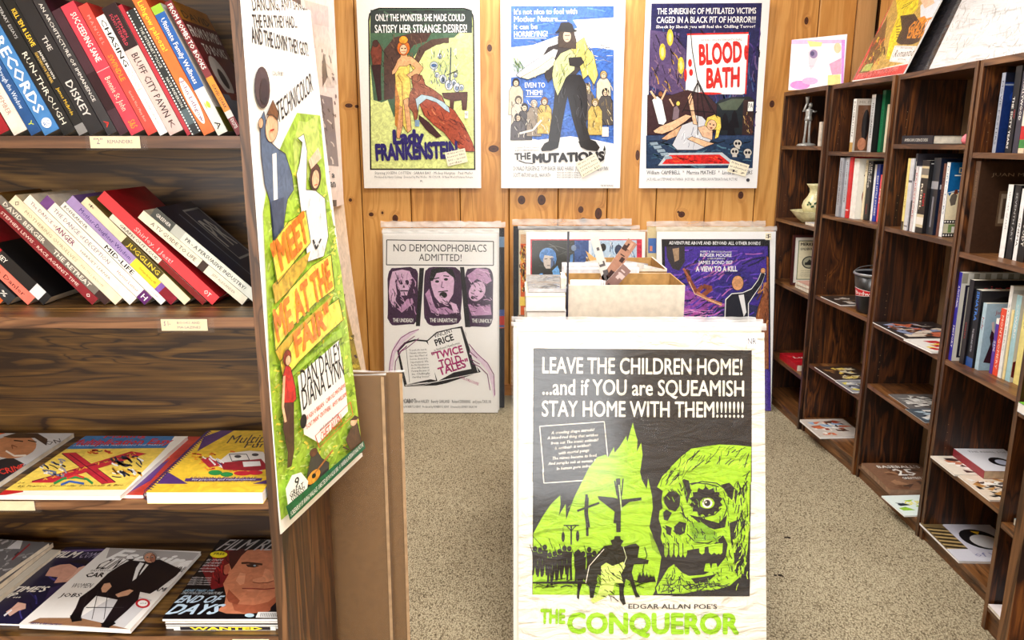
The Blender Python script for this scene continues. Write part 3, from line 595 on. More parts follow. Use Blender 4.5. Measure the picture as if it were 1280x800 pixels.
    a.text('JACK HILL and STEPHANIE ROTHMAN · JACK HILL · AN AMERICAN INTERNATIONAL PICTURE', (58, 722), (420, 722), 11, (130, 128, 130), 0, 1); a.ell(463, 720, 7, 7, (60, 60, 70))
r, u, v, n = sheet('movie_poster', (.746, YP, Z1), (1.438, YP, Z1), (1.438, YP, Z0), (.746, YP, Z0), 'white-bordered navy horror poster with red drip lettering on a white panel, rightmost on the wall', 'poster', 'movie posters on the pine wall', (250, 250, 250), .008, M_PRINT2, art3)
sticker(r, Vector(at(908, 214, YP))-r.location, u, v, n, .115, .07, ['All dates are true', 'as advertised', '$?'], -.28)
sticker(r, Vector(at(934, 139, YP))-r.location, u, v, n, .03, .052, ['PA'], 0, (250, 250, 245))

# ---- sheets standing on the floor against the back wall
def leaning(x0, x1, yt, yb, zt, **k): return sheet(k.pop('name', 'bagged_poster'), (x0, yt, zt), (x1, yt, zt), (x1, yb, .004), (x0, yb, .004), **k)
def blank(a): pass
def art4(a):
    a.crop(460, 270, 3.079); K = (22, 20, 24); P = (196, 150, 190); PL = (226, 190, 220); PD = (92, 46, 92); W = (248, 247, 244)
    a.frame(70, 92, 483, 190, 4, K) if False else None
    a.line([(72, 92), (483, 98), (483, 190), (71, 188), (72, 92)], 3.5, K)
    a.text('NO DEMONOPHOBIACS', (98, 136), (456, 138), 28, K, .0, 3); a.text('ADMITTED!', (196, 172), (360, 174), 27, K, .0, 3)
    def blob(x0, y0, x1, y1, seed):
        R = random.Random(seed); c = []; n = 26
        for i in range(n):
            t = 2*PI*i/n; ex = abs(math.cos(t))**.35*(1 if math.cos(t) > 0 else -1); ey = abs(math.sin(t))**.35*(1 if math.sin(t) > 0 else -1)
            c.append(((x0+x1)/2+(x1-x0)/2*ex*R.uniform(.96, 1.04), (y0+y1)/2+(y1-y0)/2*ey*R.uniform(.97, 1.03)))
        a.poly(c, (62, 30, 66)); return c
    blob(74, 198, 194, 420, 1); blob(214, 198, 360, 420, 2); blob(374, 198, 482, 428, 3)
    a.poly([(198, 200), (216, 200), (200, 424), (184, 424)], K); a.poly([(354, 196), (370, 196), (394, 428), (374, 428)], K)
    # draped skull
    a.poly([(84, 250), (94, 214), (130, 206), (160, 212), (172, 240), (160, 246), (120, 236), (104, 250), (112, 300), (96, 352), (84, 330), (80, 290)], PL); a.ell(138, 262, 26, 32, PL); a.ell(128, 254, 8, 10, (50, 22, 54)); a.ell(150, 256, 8, 10, (50, 22, 54)); a.poly([(138, 264), (143, 276), (133, 276)], (50, 22, 54)); a.poly([(122, 284), (156, 284), (150, 306), (128, 306)], PL); a.line([(124, 288), (154, 288)], 5, (50, 22, 54))
    a.poly([(112, 356), (130, 346), (150, 320), (170, 316), (176, 334), (150, 356), (130, 372)], P); a.scrib(82, 210, 186, 380, 60, [(62, 30, 66), PL, P], 30, 3, 1.3, 3)
    # screaming man
    a.poly([(240, 230), (252, 208), (290, 200), (322, 210), (332, 250), (328, 300), (306, 338), (276, 334), (256, 310), (244, 270)], PL); a.poly([(236, 250), (244, 206), (280, 196), (324, 204), (338, 240), (328, 236), (300, 214), (264, 220), (250, 250)], K)
    a.ell(266, 252, 8, 5, K); a.ell(300, 244, 8, 5, K); a.line([(252, 242), (274, 238)], 4, K); a.line([(290, 230), (312, 232)], 4, K); a.line([(286, 252), (282, 274), (292, 276)], 3, PD); a.ell(290, 304, 15, 12, K); a.line([(270, 292), (308, 288)], 4, K)
    a.poly([(220, 300), (236, 280), (250, 330), (262, 356), (300, 350), (340, 372), (300, 380), (244, 372)], P); a.poly([(316, 330), (340, 340), (352, 372), (330, 372)], PL); a.scrib(220, 280, 350, 390, 40, [(62, 30, 66), PL], 24, 3, .9, 8)
    # tilted face
    a.ell(420, 290, 30, 40, PL, rot=.5); a.poly([(380, 230), (420, 200), (462, 206), (476, 250), (456, 262), (420, 242), (400, 256)], P); a.ell(410, 288, 5, 4, K); a.ell(434, 290, 5, 4, K); a.ell(404, 314, 8, 6, K); a.poly([(384, 340), (420, 350), (470, 340), (476, 380), (400, 384)], P)
    a.scrib(382, 206, 478, 384, 60, [(62, 30, 66), PL, P], 26, 3, .6, 5)
    a.text('THE UNDEAD!', (96, 408), (174, 409), 15, W, .04); a.text('THE UNEARTHLY!', (238, 408), (342, 409), 15, W, .04); a.text('THE UNHOLY!', (400, 410), (478, 411), 15, W, .04)
    # open book and hands
    a.poly([(112, 516), (140, 486), (180, 474), (228, 478), (264, 446), (330, 430), (362, 424), (376, 450), (404, 560), (434, 600), (300, 644), (262, 652), (140, 656), (128, 600)], K)
    a.poly([(120, 520), (146, 492), (182, 480), (224, 484), (236, 500), (262, 632), (240, 628), (150, 648), (138, 600)], W); a.poly([(230, 482), (266, 450), (330, 434), (356, 432), (398, 588), (330, 602), (268, 636), (256, 600)], W)
    a.line([(366, 430), (410, 560), (424, 600)], 3, W); a.line([(144, 652), (250, 640), (424, 604)], 2.5, W); a.line([(146, 500), (156, 600), (160, 640)], 1.5, K)
    a.scrib(142, 640, 262, 652, 10, [W], 60, 1.5, 0, 3)
    a.text('VINCENT', (256, 470), (328, 446), 16, K, .02); a.text('PRICE', (262, 500), (332, 476), 25, K, .05); a.text('in Nathaniel Hawthornes', (256, 522), (354, 492), 10, K, .0, 1)
    M = (170, 40, 110)
    a.text('"TWICE', (250, 554), (368, 524), 30, M, .05, 3); a.text('TOLD', (278, 584), (362, 562), 30, M, .05, 3); a.text('TALES"', (276, 614), (392, 576), 32, M, .05, 3); a.text('COLORSCOPE', (350, 622), (424, 652), 10, M, .02, 1)
    for i, t in enumerate(('"To people who want the', 'Ultimate Adventure', 'Into the Mind of', 'Demons, Ghosts & the', 'Supernatural, We', 'Are No Exception to', 'those Who Believe', 'Portrait Because of', 'Its Chillingly', 'Startling Scenes."')): a.text(t, (158+i*1.5, 520+i*11.5), (226+i*1.5, 516+i*11.5), 7, K, .01, 1)
    for s in (((88, 640), (96, 590), (104, 530), (136, 486), (166, 460), (194, 440), (164, 446), (130, 462), (104, 492), (86, 540), (80, 590), (80, 640)), ((484, 700), (476, 650), (462, 600), (430, 560), (390, 530), (400, 504), (430, 540), (462, 570), (484, 620), (488, 690))): a.poly(s, (234, 214, 230))
    for ps in (((80, 640), (84, 570), (94, 520), (126, 470), (160, 448), (196, 436)), ((100, 646), (106, 560), (128, 520), (150, 508), (196, 470)), ((112, 520), (140, 490), (180, 462)), ((114, 530), (150, 500)), ((488, 690), (484, 610), (460, 566), (420, 530), (388, 492)), ((470, 670), (460, 610), (430, 580), (400, 566)), ((420, 546), (390, 520)), ((430, 570), (392, 548))): a.line(list(ps), 3, (130, 50, 110))
    a.text('SEBASTIAN CABOT   Brett HALSEY   Beverly GARLAND   Richard DENNING   and Joyce TAYLOR', (98, 718), (474, 720), 12, (60, 60, 64), .0, 1); a.text('CABOT', (138, 720), (184, 720), 17, (60, 60, 64), .0, 1)
    a.text('Screenplay by ROBERT E. KENT · Produced by ROBERT E. KENT · Directed by SIDNEY SALKOW', (98, 737), (420, 738), 8, (60, 60, 64), 0, 1)
# bundle on the left: two further sheets behind the front one
rr, u, v, n = leaning(-.745, -.045, 4.53, 4.37, 1.06, label='dark-edged bagged poster standing behind the purple-print poster', cat='poster', group=None, paper=(30, 28, 34), thick=.012, draw=lambda a: (a.crop(460, 270, 3.079), a.rect(500, 80, 540, 120, (120, 150, 180)), a.rect(500, 360, 540, 430, (60, 80, 140)), a.rect(500, 385, 540, 420, (190, 50, 40)), a.line([(500, 430), (540, 430)], 4, (200, 90, 60)))); sleeve(rr, u, v, n, .70, 1.07, extra=.03)
rr, u, v, n = leaning(-.755, -.075, 4.49, 4.325, 1.062, label='plain white bagged board sandwiched between the purple-print poster and the dark one', cat='poster', group=None, paper=(240, 238, 232), thick=.012, draw=blank); sleeve(rr, u, v, n, .68, 1.075, extra=.035, side=.01)
r, u, v, n = leaning(-.745, -.082, 4.445, 4.28, 1.036, label='white poster in a plastic sleeve with purple ghoulish faces over an open book', cat='poster', group=None, paper=(248, 247, 244), thick=.012, draw=art4, mat=M_PRINT2)
sleeve(r, u, v, n, .663, 1.045, extra=.018)
def artJ(a):
    a.crop(640, 275, 6.155); K = (36, 36, 38)
    a.rect(142, 148, 1000, 545, (220, 60, 80)); a.rect(152, 156, 615, 540, (52, 54, 50)); a.scrib(155, 160, 610, 530, 30, [(90, 92, 84), (30, 32, 32), (110, 110, 104)], 120, 7, .3, 3, clip=[(156, 160), (610, 160), (610, 380), (360, 420), (156, 430)])
    a.rect(480, 156, 610, 385, (60, 90, 150)); a.rect(610, 156, 960, 540, (190, 214, 236)); a.scrib(625, 160, 950, 330, 40, [(120, 160, 200), (70, 90, 130), (240, 244, 250)], 60, 7, 1.5, 6); a.rect(960, 190, 998, 300, (200, 40, 70)); a.rect(590, 156, 612, 390, (226, 236, 246))
    a.poly([(150, 490), (160, 450), (220, 410), (330, 400), (370, 420), (385, 520), (150, 520)], (88, 148, 214)); a.poly([(300, 400), (350, 350), (362, 380), (370, 430), (385, 520), (310, 520)], (110, 170, 230)); a.poly([(235, 400), (310, 395), (320, 440), (300, 520), (250, 520)], (50, 46, 44))
    a.ell(275, 275, 64, 62, (106, 160, 220)); a.poly([(238, 300), (240, 270), (310, 262), (322, 300), (316, 350), (296, 374), (262, 374), (246, 350)], (210, 200, 190)); a.poly([(214, 300), (226, 250), (270, 224), (330, 240), (344, 300), (330, 350), (322, 280), (250, 270), (238, 310)], (86, 136, 200)); a.line([(250, 300), (272, 298)], 6, K); a.line([(290, 298), (310, 300)], 6, K); a.line([(270, 350), (292, 350)], 5, K); a.poly([(300, 290), (322, 290), (318, 350), (296, 372)], (90, 110, 150))
    a.poly([(440, 370), (450, 270), (470, 260), (470, 300), (460, 360), (520, 386), (440, 386)], (96, 150, 214)); a.ell(475, 215, 20, 24, (120, 140, 170)); a.ell(700, 210, 24, 30, K); a.ell(820, 230, 30, 40, (50, 60, 90))
    a.rect(152, 520, 960, 560, (180, 180, 184))
rr, u, v, n = leaning(.008, .70, 4.54, 4.40, 1.07, label='black-edged bagged poster at the back of the bundle behind the white boxes', cat='poster', group=None, paper=(26, 26, 30), thick=.02, draw=blank); sleeve(rr, u, v, n, .69, 1.08, extra=.035)
def artO(a):
    a.crop(640, 275, 6.155); a.rect(45, 110, 900, 800, (206, 196, 170)); a.rect(66, 180, 900, 900, (214, 92, 30)); a.scrib(60, 185, 115, 560, 90, [(250, 196, 60), (120, 36, 16), (240, 130, 40), (60, 30, 20), (252, 220, 130)], 40, 11, 1.3, 3)
    a.rect(60, 590, 130, 660, (240, 210, 90)); a.rect(66, 110, 900, 182, (200, 160, 120))
rr, u, v, n = leaning(.04, .74, 4.50, 4.36, 1.052, label='poster with a fiery orange strip at its left, between black and red-bordered ones', cat='poster', group=None, paper=(214, 204, 180), thick=.02, draw=artO); sleeve(rr, u, v, n, .70, 1.06, extra=.02)
r, u, v, n = leaning(.082, .772, 4.455, 4.31, 1.046, label='white poster with red frame and a blue-lit figure, leaning behind the white boxes', cat='poster', group=None, paper=(248, 246, 244), thick=.012, draw=artJ, mat=M_PRINT2)
sleeve(r, u, v, n, .69, 1.05, extra=.01, side=.012)
def artB(a):
    a.crop(630, 270, 3.657); W = (248, 248, 250); K = (18, 18, 24); SKN = (222, 160, 110)
    a.rect(720, 106, 1215, 2000, K)
    a.poly([(735, 140), (1205, 138), (1205, 1600), (735, 1600)], (66, 40, 150))
    a.poly([(735, 280), (960, 400), (840, 470), (735, 480)], (150, 70, 170)); a.poly([(735, 480), (1000, 400), (1100, 430), (1205, 400), (1205, 640), (735, 640)], (180, 80, 170)); a.poly([(960, 250), (1205, 260), (1205, 380), (1090, 400), (960, 340)], (50, 36, 130)); a.poly([(900, 430), (1100, 400), (1205, 420), (1205, 500), (900, 520)], (40, 40, 90))
    a.scrib(740, 150, 1200, 600, 220, [(90, 60, 190), (44, 28, 110), (130, 80, 200), (190, 110, 190), (30, 26, 80)], 90, 7, -.5, 3, clip=[(740, 150), (1200, 150), (1200, 600), (740, 600)])
    a.scrib(770, 420, 1010, 455, 30, [(220, 120, 200), (230, 160, 220)], 120, 4, -.3, 4)
    a.poly([(742, 140), (826, 140), (826, 210), (800, 250), (770, 240), (745, 190)], (50, 44, 50)); a.poly([(770, 150), (800, 145), (800, 200), (780, 210)], (170, 140, 110))
    a.out = ((30, 18, 24), 2)
    a.line([(830, 245), (850, 300), (880, 350), (910, 320), (950, 330), (900, 370)], 20, (150, 76, 50)); a.line([(880, 350), (930, 380), (995, 405)], 15, (200, 130, 90)); a.ell(838, 262, 13, 17, (70, 36, 30)); a.line([(850, 290), (820, 240)], 10, (170, 96, 64)); a.line([(846, 300), (872, 356), (996, 408)], 4, (240, 200, 160))
    a.poly([(1200, 180), (1210, 190), (1210, 700), (1100, 700), (1160, 420), (1200, 300)], (150, 84, 44)); a.scrib(1150, 280, 1208, 520, 30, [(90, 44, 24), (210, 140, 80)], 60, 6, 1.9, 4)
    a.poly([(1010, 380), (1040, 352), (1090, 348), (1130, 330), (1160, 290), (1176, 250), (1196, 262), (1180, 310), (1140, 370), (1120, 400), (1120, 640), (1000, 640)], W); a.poly([(1016, 384), (1042, 358), (1090, 354), (1132, 336), (1162, 296), (1178, 258), (1192, 266), (1176, 310), (1136, 366), (1114, 400), (1114, 640), (1006, 640)], (22, 24, 40))
    a.ell(1184, 250, 12, 13, SKN); a.poly([(1072, 362), (1096, 358), (1108, 440), (1096, 460)], W); a.ell(1068, 306, 27, 34, SKN)
    a.out = None
    a.text('ADVENTURE ABOVE AND BEYOND ALL OTHER BONDS', (754, 130), (1172, 132), 15, W, .03, 1)
    a.text('ALBERT R. BROCCOLI Presents', (896, 166), (1040, 168), 8, W, .02, 1); a.text('ROGER MOORE', (896, 186), (1040, 187), 15, W, .03); a.text('as IAN FLEMING\'S', (930, 198), (1010, 198), 7, W, .02, 1); a.text('JAMES BOND 007', (888, 220), (1044, 220), 16, W, .03); a.text('A VIEW TO A KILL', (876, 254), (1066, 252), 24, W, .06)
rr, u, v, n = leaning(.80, 1.49, 4.55, 4.42, 1.065, label='bagged poster with a slim blue edge, behind the purple action poster', cat='poster', group=None, paper=(214, 196, 150), thick=.02, draw=lambda a: (a.crop(640, 275, 6.155), a.rect(1048, 140, 1300, 255, (70, 110, 180)), a.rect(1060, 200, 1080, 240, (220, 140, 110)))); sleeve(rr, u, v, n, .69, 1.07, extra=.03)
r, u, v, n = leaning(.842, 1.532, 4.47, 4.315, 1.046, label='white-bordered poster of purple and blue with a plain dark shape, right of the boxes', cat='poster', group=None, paper=(250, 250, 250), thick=.014, draw=artB, mat=M_PRINT2)
sleeve(r, u, v, n, .69, 1.055, extra=.025)
sticker(r, Vector(at(956, 300, 4.46))-r.location, u, v, n, .035, .04, ['$'], 0)

# ---- front rack poster and its bundle
def artC(a):
    K = (20, 20, 23); G = (160, 208, 30); W = (240, 234, 218); GD = (120, 170, 20)
    a.crop(630, 390, 3.765)
    a.poly([(138, 170), (1166, 180), (1166, 700), (1166, 800), (133, 800), (136, 600)], K)
    a.text('LEAVE THE CHILDREN HOME!', (180, 287), (1122, 296), 76, W, .035, 3); a.text('...and if YOU are SQUEAMISH', (180, 388), (1130, 396), 74, W, .035, 3); a.text('STAY HOME WITH THEM!!!!!!!', (178, 490), (1128, 496), 74, W, .035, 3)
    a.line([(168, 538), (472, 516), (494, 750)], 4, W); a.line([(168, 538), (190, 800)], 4, W)
    for i, (t, x0, x1) in enumerate((('A crawling shape intrude!', 222, 424), ('A blood-red thing that writhes', 204, 442), ('from out The scenic solitude!', 220, 442), ('It writhes!- it writhes!-', 240, 410), ('with mortal pangs', 256, 400), ('The mimes become its food,', 226, 438), ('And seraphs sob at vermin fangs', 208, 460), ('In human gore imbued.', 248, 428))):
        y = 574+i*24; a.text(t, (x0, y+2), (x1, y-14), 14, W, .02, 1, up=(i == 0), it=.25)
    a.text('EDGAR ALLAN POE', (314, 768), (450, 756), 12, W, .02, 1)
    a.crop(630, 590, 3.765)
    a.poly([(136, 0), (1163, 0), (1155, 584), (133, 577)], K)
    a.line([(182, -10), (188, 52), (460, 34)], 4, W)
    fl = [(138, 290), (180, 212), (222, 150), (264, 110), (266, 150), (258, 205), (290, 150), (292, 225), (330, 120), (360, 60), (400, -20), (440, -70), (478, -82), (490, -70), (517, -117), (520, -90), (545, -120), (575, -170), (580, -140), (606, -232), (616, -190), (628, -150), (625, -95), (645, -138), (652, -80), (640, 0), (650, 40), (672, 80), (678, 30), (696, 110), (700, 170), (684, 260), (740, 400), (730, 470), (710, 560), (700, 580), (135, 577)]
    a.crop(630, 590, 3.765); a.poly(fl, G)
    a.line([(300, 170), (340, 130), (400, 120)], 2, GD); a.line([(190, 290), (240, 240), (330, 230)], 2, GD)
    # face of a generic ghoul in profile
    face = [(744, 90), (780, 60), (830, 20), (870, -40), (930, -60), (1010, -70), (1100, -60), (1160, -30), (1158, 200), (1150, 360), (1130, 480), (1060, 540), (980, 560), (860, 575), (720, 575), (712, 545), (740, 500), (770, 450), (800, 430), (838, 470), (870, 486), (940, 480), (1000, 450), (1040, 400), (1050, 340), (1030, 300), (980, 350), (860, 372), (800, 370), (750, 355), (734, 310), (740, 270), (725, 220), (730, 180), (744, 170), (738, 130)]
    a.out = (K, 6); a.poly(face, G); a.out = None
    for p in ([(838, 30), (870, 40), (880, 90), (862, 150), (850, 110)], [(1020, 60), (1060, 50), (1100, 90), (1090, 150), (1060, 120)], [(870, 200), (910, 210), (960, 226), (1010, 240), (1050, 200), (1040, 260), (990, 270), (930, 250)], [(1060, 240), (1110, 220), (1090, 300), (1070, 360)], [(1080, 380), (1120, 330), (1130, 420), (1090, 480)], [(748, 190), (764, 176), (790, 192), (770, 230), (752, 224)], [(760, 250), (790, 262), (784, 300), (764, 290)], [(880, 500), (940, 492), (1000, 480), (960, 516), (900, 526)]): a.poly(p, K)
    for p in ([(834, 90), (852, 60), (900, 50), (960, 56), (1010, 70)], [(880, 60), (930, 44), (1000, 52), (1040, 80)], [(880, 210), (930, 214), (990, 200), (1022, 170)], [(836, 170), (850, 210), (880, 236)], [(1030, 120), (1050, 170), (1030, 220)], [(860, 290), (900, 330), (960, 336), (1020, 300)]): a.line(p, 5, K)
    a.poly([(752, 120), (775, 92), (806, 88), (830, 112), (826, 160), (806, 186), (776, 176), (756, 150)], K); a.poly([(950+(72+(9 if i%2 else -5))*math.cos(i*PI/14), 140+(64+(9 if i%2 else -5))*math.sin(i*PI/14)) for i in range(28)], K); a.ell(956, 146, 34, 26, G); a.ell(956, 146, 24, 22, W); a.ell(956, 146, 15, 15, K); a.ell(950, 142, 4, 4, W)
    a.poly([(800, 256), (826, 232), (858, 240), (850, 286), (822, 300), (800, 282)], K); a.poly([(870, 240), (930, 236), (1000, 286), (1010, 330), (960, 320), (900, 330), (880, 290)], GD)
    for x in (762, 786, 810, 832, 852): a.poly([(x-9, 340), (x+9, 336), (x+9, 384), (x, 402), (x-9, 388)], G); a.line([(x-11, 334), (x-10, 386)], 4, K)
    for x, w_ in ((930, 15), (975, 15), (1016, 13), (960, 24), (1000, 16)): a.poly([(x-w_, 340), (x+w_, 334), (x+w_-3, 380), (x, 388), (x-w_+4, 378)], G) if x != 960 else None
    for x in (958, 990): a.poly([(x-18, 466), (x-10, 430), (x+8, 428), (x+20, 470)], G)
    hr = [(720, 70), (744, 20), (790, -30), (830, -70), (880, -110), (940, -120), (1010, -130), (1100, -126), (1162, -120), (1160, 60), (1120, 30), (1060, -10), (980, -40), (900, -20), (850, 30), (790, 60), (750, 90)]
    a.poly(hr, G)
    a.scrib(720, -130, 1160, 90, 230, [K, (20, 24, 10), K, (190, 230, 60)], 60, 4.2, 2.2, 5, clip=hr)
    a.scrib(1060, 40, 1158, 560, 150, [K, K, (190, 230, 60)], 56, 5, 1.7, 6, clip=[(1060, 40), (1158, 40), (1150, 540), (1080, 560), (1050, 400), (1080, 250)])
    a.scrib(740, 60, 1060, 560, 230, [K, GD, K], 26, 4, 1.2, 8, clip=face)
    a.scrib(712, 440, 860, 575, 40, [K], 50, 3.5, 2.0, 10, clip=[(712, 545), (770, 450), (838, 470), (860, 575), (720, 575)]); a.scrib(720, 520, 1150, 582, 60, [K], 50, 4, -.2, 12); a.poly([(780, 584), (900, 560), (1010, 552), (1100, 556), (1157, 500), (1155, 584)], K)
    for i in range(9): a.line([(684+i*4, 280+i*6), (700+i*9, 360), (770+i*6, 420)], 1.5, K)
    # crosses with figures, gallows, crowd
    a.poly([(440, 112), (520, 120), (545, 130), (646, 118), (646, 132), (590, 140), (550, 170), (548, 282), (528, 282), (526, 190), (446, 128)], K)
    a.line([(536, 30), (538, 80), (545, 130), (530, 190), (524, 240)], 20, K); a.line([(540, 60), (546, 110), (552, 180)], 6, (180, 210, 120)); a.line([(520, 40), (532, 110)], 6, K); a.line([(560, 30), (552, 110)], 6, K)
    a.line([(388, 104), (392, 300)], 12, K); a.line([(344, 182), (448, 144)], 10, K); a.line([(390, 120), (386, 190), (396, 260)], 18, K); a.line([(280, 250), (352, 250)], 5, K); a.line([(316, 250), (316, 340)], 7, K); a.line([(294, 252), (316, 276), (338, 252)], 4, K); a.line([(278, 256), (278, 280)], 2, K); a.ell(278, 304, 8, 24, K); a.ell(346, 300, 8, 26, K)
    R = random.Random(4)
    for x in list(range(146, 330, 23))+[345, 372, 400, 424]:
        y = R.uniform(350, 392); hh_ = R.uniform(120, 150); a.ell(x, y, 11, 13, K, 10); a.poly([(x-14, y+14), (x+14, y+14), (x+11, y+60), (x+14, y+hh_), (x+4, y+hh_), (x, y+80), (x-6, y+hh_), (x-14, y+hh_), (x-10, y+60)], K); a.line([(x-8, y+30), (x-24, y-20)], 3, K)
    a.line([(136, 300), (190, 360)], 2.5, K); a.line([(210, 310), (230, 360)], 2.5, K)
    a.scrib(140, 500, 700, 545, 60, [K, GD], 60, 5, .05, 14); a.poly([(134, 515), (360, 510), (420, 525), (134, 522)], K)
    a.poly([(400, 540), (376, 500), (386, 450), (420, 400), (470, 346), (508, 340), (500, 320), (516, 314), (520, 300), (546, 300), (548, 314), (562, 322), (548, 344), (560, 350), (590, 340), (620, 334), (636, 350), (628, 400), (680, 412), (676, 430), (610, 432), (600, 470), (624, 560), (640, 586), (618, 588), (590, 510), (572, 500), (560, 560), (572, 618), (560, 624), (544, 600), (540, 520), (500, 500), (440, 480), (430, 540), (420, 590), (404, 590)], (30, 32, 26)); a.poly([(330, 376), (350, 360), (380, 400), (380, 480), (356, 560), (352, 598), (342, 588), (346, 520), (330, 440)], K)
    a.poly([(456, 440), (480, 424), (510, 440), (560, 420), (570, 440), (548, 480), (560, 520), (520, 520), (510, 560), (470, 590), (420, 616), (406, 600), (440, 570), (456, 520)], (196, 220, 110)); a.scrib(410, 420, 570, 610, 50, [K, (30, 40, 10)], 30, 4, .8, 3); a.line([(660, 350), (672, 390), (660, 420), (650, 470)], 4, K)
    a.line([(384, 520), (400, 440), (470, 360)], 3, W); a.line([(560, 350), (575, 400), (556, 450)], 3, (210, 220, 170))
    for i in range(16): x = 624+i*5; a.poly([(x, 515), (x+6, 480-8*math.sin(i*1.7)-6*math.sin(i*.4)-i%3*5), (x+14, 515)], K)
    a.text("EDGAR ALLAN POE'S", (584, 640), (1000, 641), 23, (36, 36, 44), .02)
    T = (150, 206, 36)
    a.text('THE', (170, 706), (288, 708), 66, T, .08, 3); a.text('CONQUEROR', (296, 752), (1104, 756), 96, T, .07, 3); a.text('WORM', (290, 880), (1100, 884), 92, T, .06, 3)
    a.text('VINCENT PRICE · IAN OGILVY · RUPERT DAVIES · HILARY DWYER', (200, 960), (1080, 960), 24, (36, 36, 44), .01, 1); a.text('An American International Picture in COLOR', (300, 1010), (980, 1010), 18, (36, 36, 44), .01, 1)
def tilted(x0, x1, off, top, **k):
    # stands on the floor and leans on the stand behind; off: distance behind the front sheet
    yb, sl = 1.85+off, .253
    return sheet('bagged_poster', (x0, yb+sl*top, top), (x1, yb+sl*top, top), (x1, yb+sl*.003, .003), (x0, yb+sl*.003, .003), **k)
for i, (x0, x1, off, top, lab, col) in enumerate([(.005, .70, .055, 1.042, 'rearmost white bagged poster in the tilted front bundle', (236, 232, 224)), (.016, .716, .038, 1.038, 'second bagged poster from the back of the tilted front bundle', (224, 214, 196)), (.004, .708, .02, 1.036, 'bagged cream board directly behind the green ghoul poster', (240, 232, 214))]):
    r, u, v, n = tilted(x0, x1, off, top, label=lab, cat='poster', group='tilted bundle of bagged posters', paper=col, thick=.006, draw=blank, board_mat=M_CREAM)
    sleeve(r, u, v, n, (x1-x0), top*1.031, off=.003, extra=.012)
r, u, v, n = tilted(.0185, .7125, 0, 1.027, label='large plastic-wrapped poster with lime green flames and a one-eyed ghoul face, in front', cat='poster', group='tilted bundle of bagged posters', paper=(244, 238, 224), thick=.006, draw=artC, mat=M_BAG)
sleeve(r, u, v, n, .694, 1.06, off=.004, extra=.02)
q = at(938, 438, 2.10); sticker(r, Vector((.66, 2.095, .985))-r.location, u, v, n, .028, .034, ['NR'], 0, (250, 250, 250))

# ---- insert posters hanging from the bookcase end
def hang(corner, W, Hh, right, label, paper, draw, flipy, bulge=0, nm='insert_poster', cat='poster', cr=None):
    """corner: top left; right(v) gives the world xy of the right edge at relative height v (0 bottom, 1 top)"""
    C = Vector(corner); r = empty(nm, (C.x, C.y, C.z-Hh), 0, label, cat)
    def wp(x, y, z):
        s, t = x/W, y/Hh; e = Vector((*right(t), 0)); b = Vector((C.x, C.y, 0)); d = e-b; nrm = Vector((d.y, -d.x, 0)).normalized()
        p = b+d*s+nrm*(z+bulge*math.sin(PI*s)*(1-t)); return Vector((p.x-C.x, p.y-C.y, y))
    a = Art(W, Hh, paper, eps=1.6e-4)
    k = lambda s, t: (lambda q: (q.x+C.x, q.y+C.y, q.z+C.z-Hh))(wp(s*W, t*Hh, 0))
    a.world(k(0, 1), k(1, 1), k(1, 0), k(0, 0)); draw(a)
    a.build('printed_artwork', M_PRINT2, r, warp=wp, cell=.04)
    m = MB(); nx, ny = 10, 24; g = [[wp(W*i/nx, Hh*j/ny, -.001) for i in range(nx+1)] for j in range(ny+1)]
    for j in range(ny):
        for i in range(nx): m.face([g[j][i], g[j][i+1], g[j+1][i+1], g[j+1][i]])
    o = m.build('paper_sheet', M_WHITE, r, smooth=True); sm = o.modifiers.new('thickness', 'SOLIDIFY'); sm.thickness = .0006; sm.offset = -1
    return r
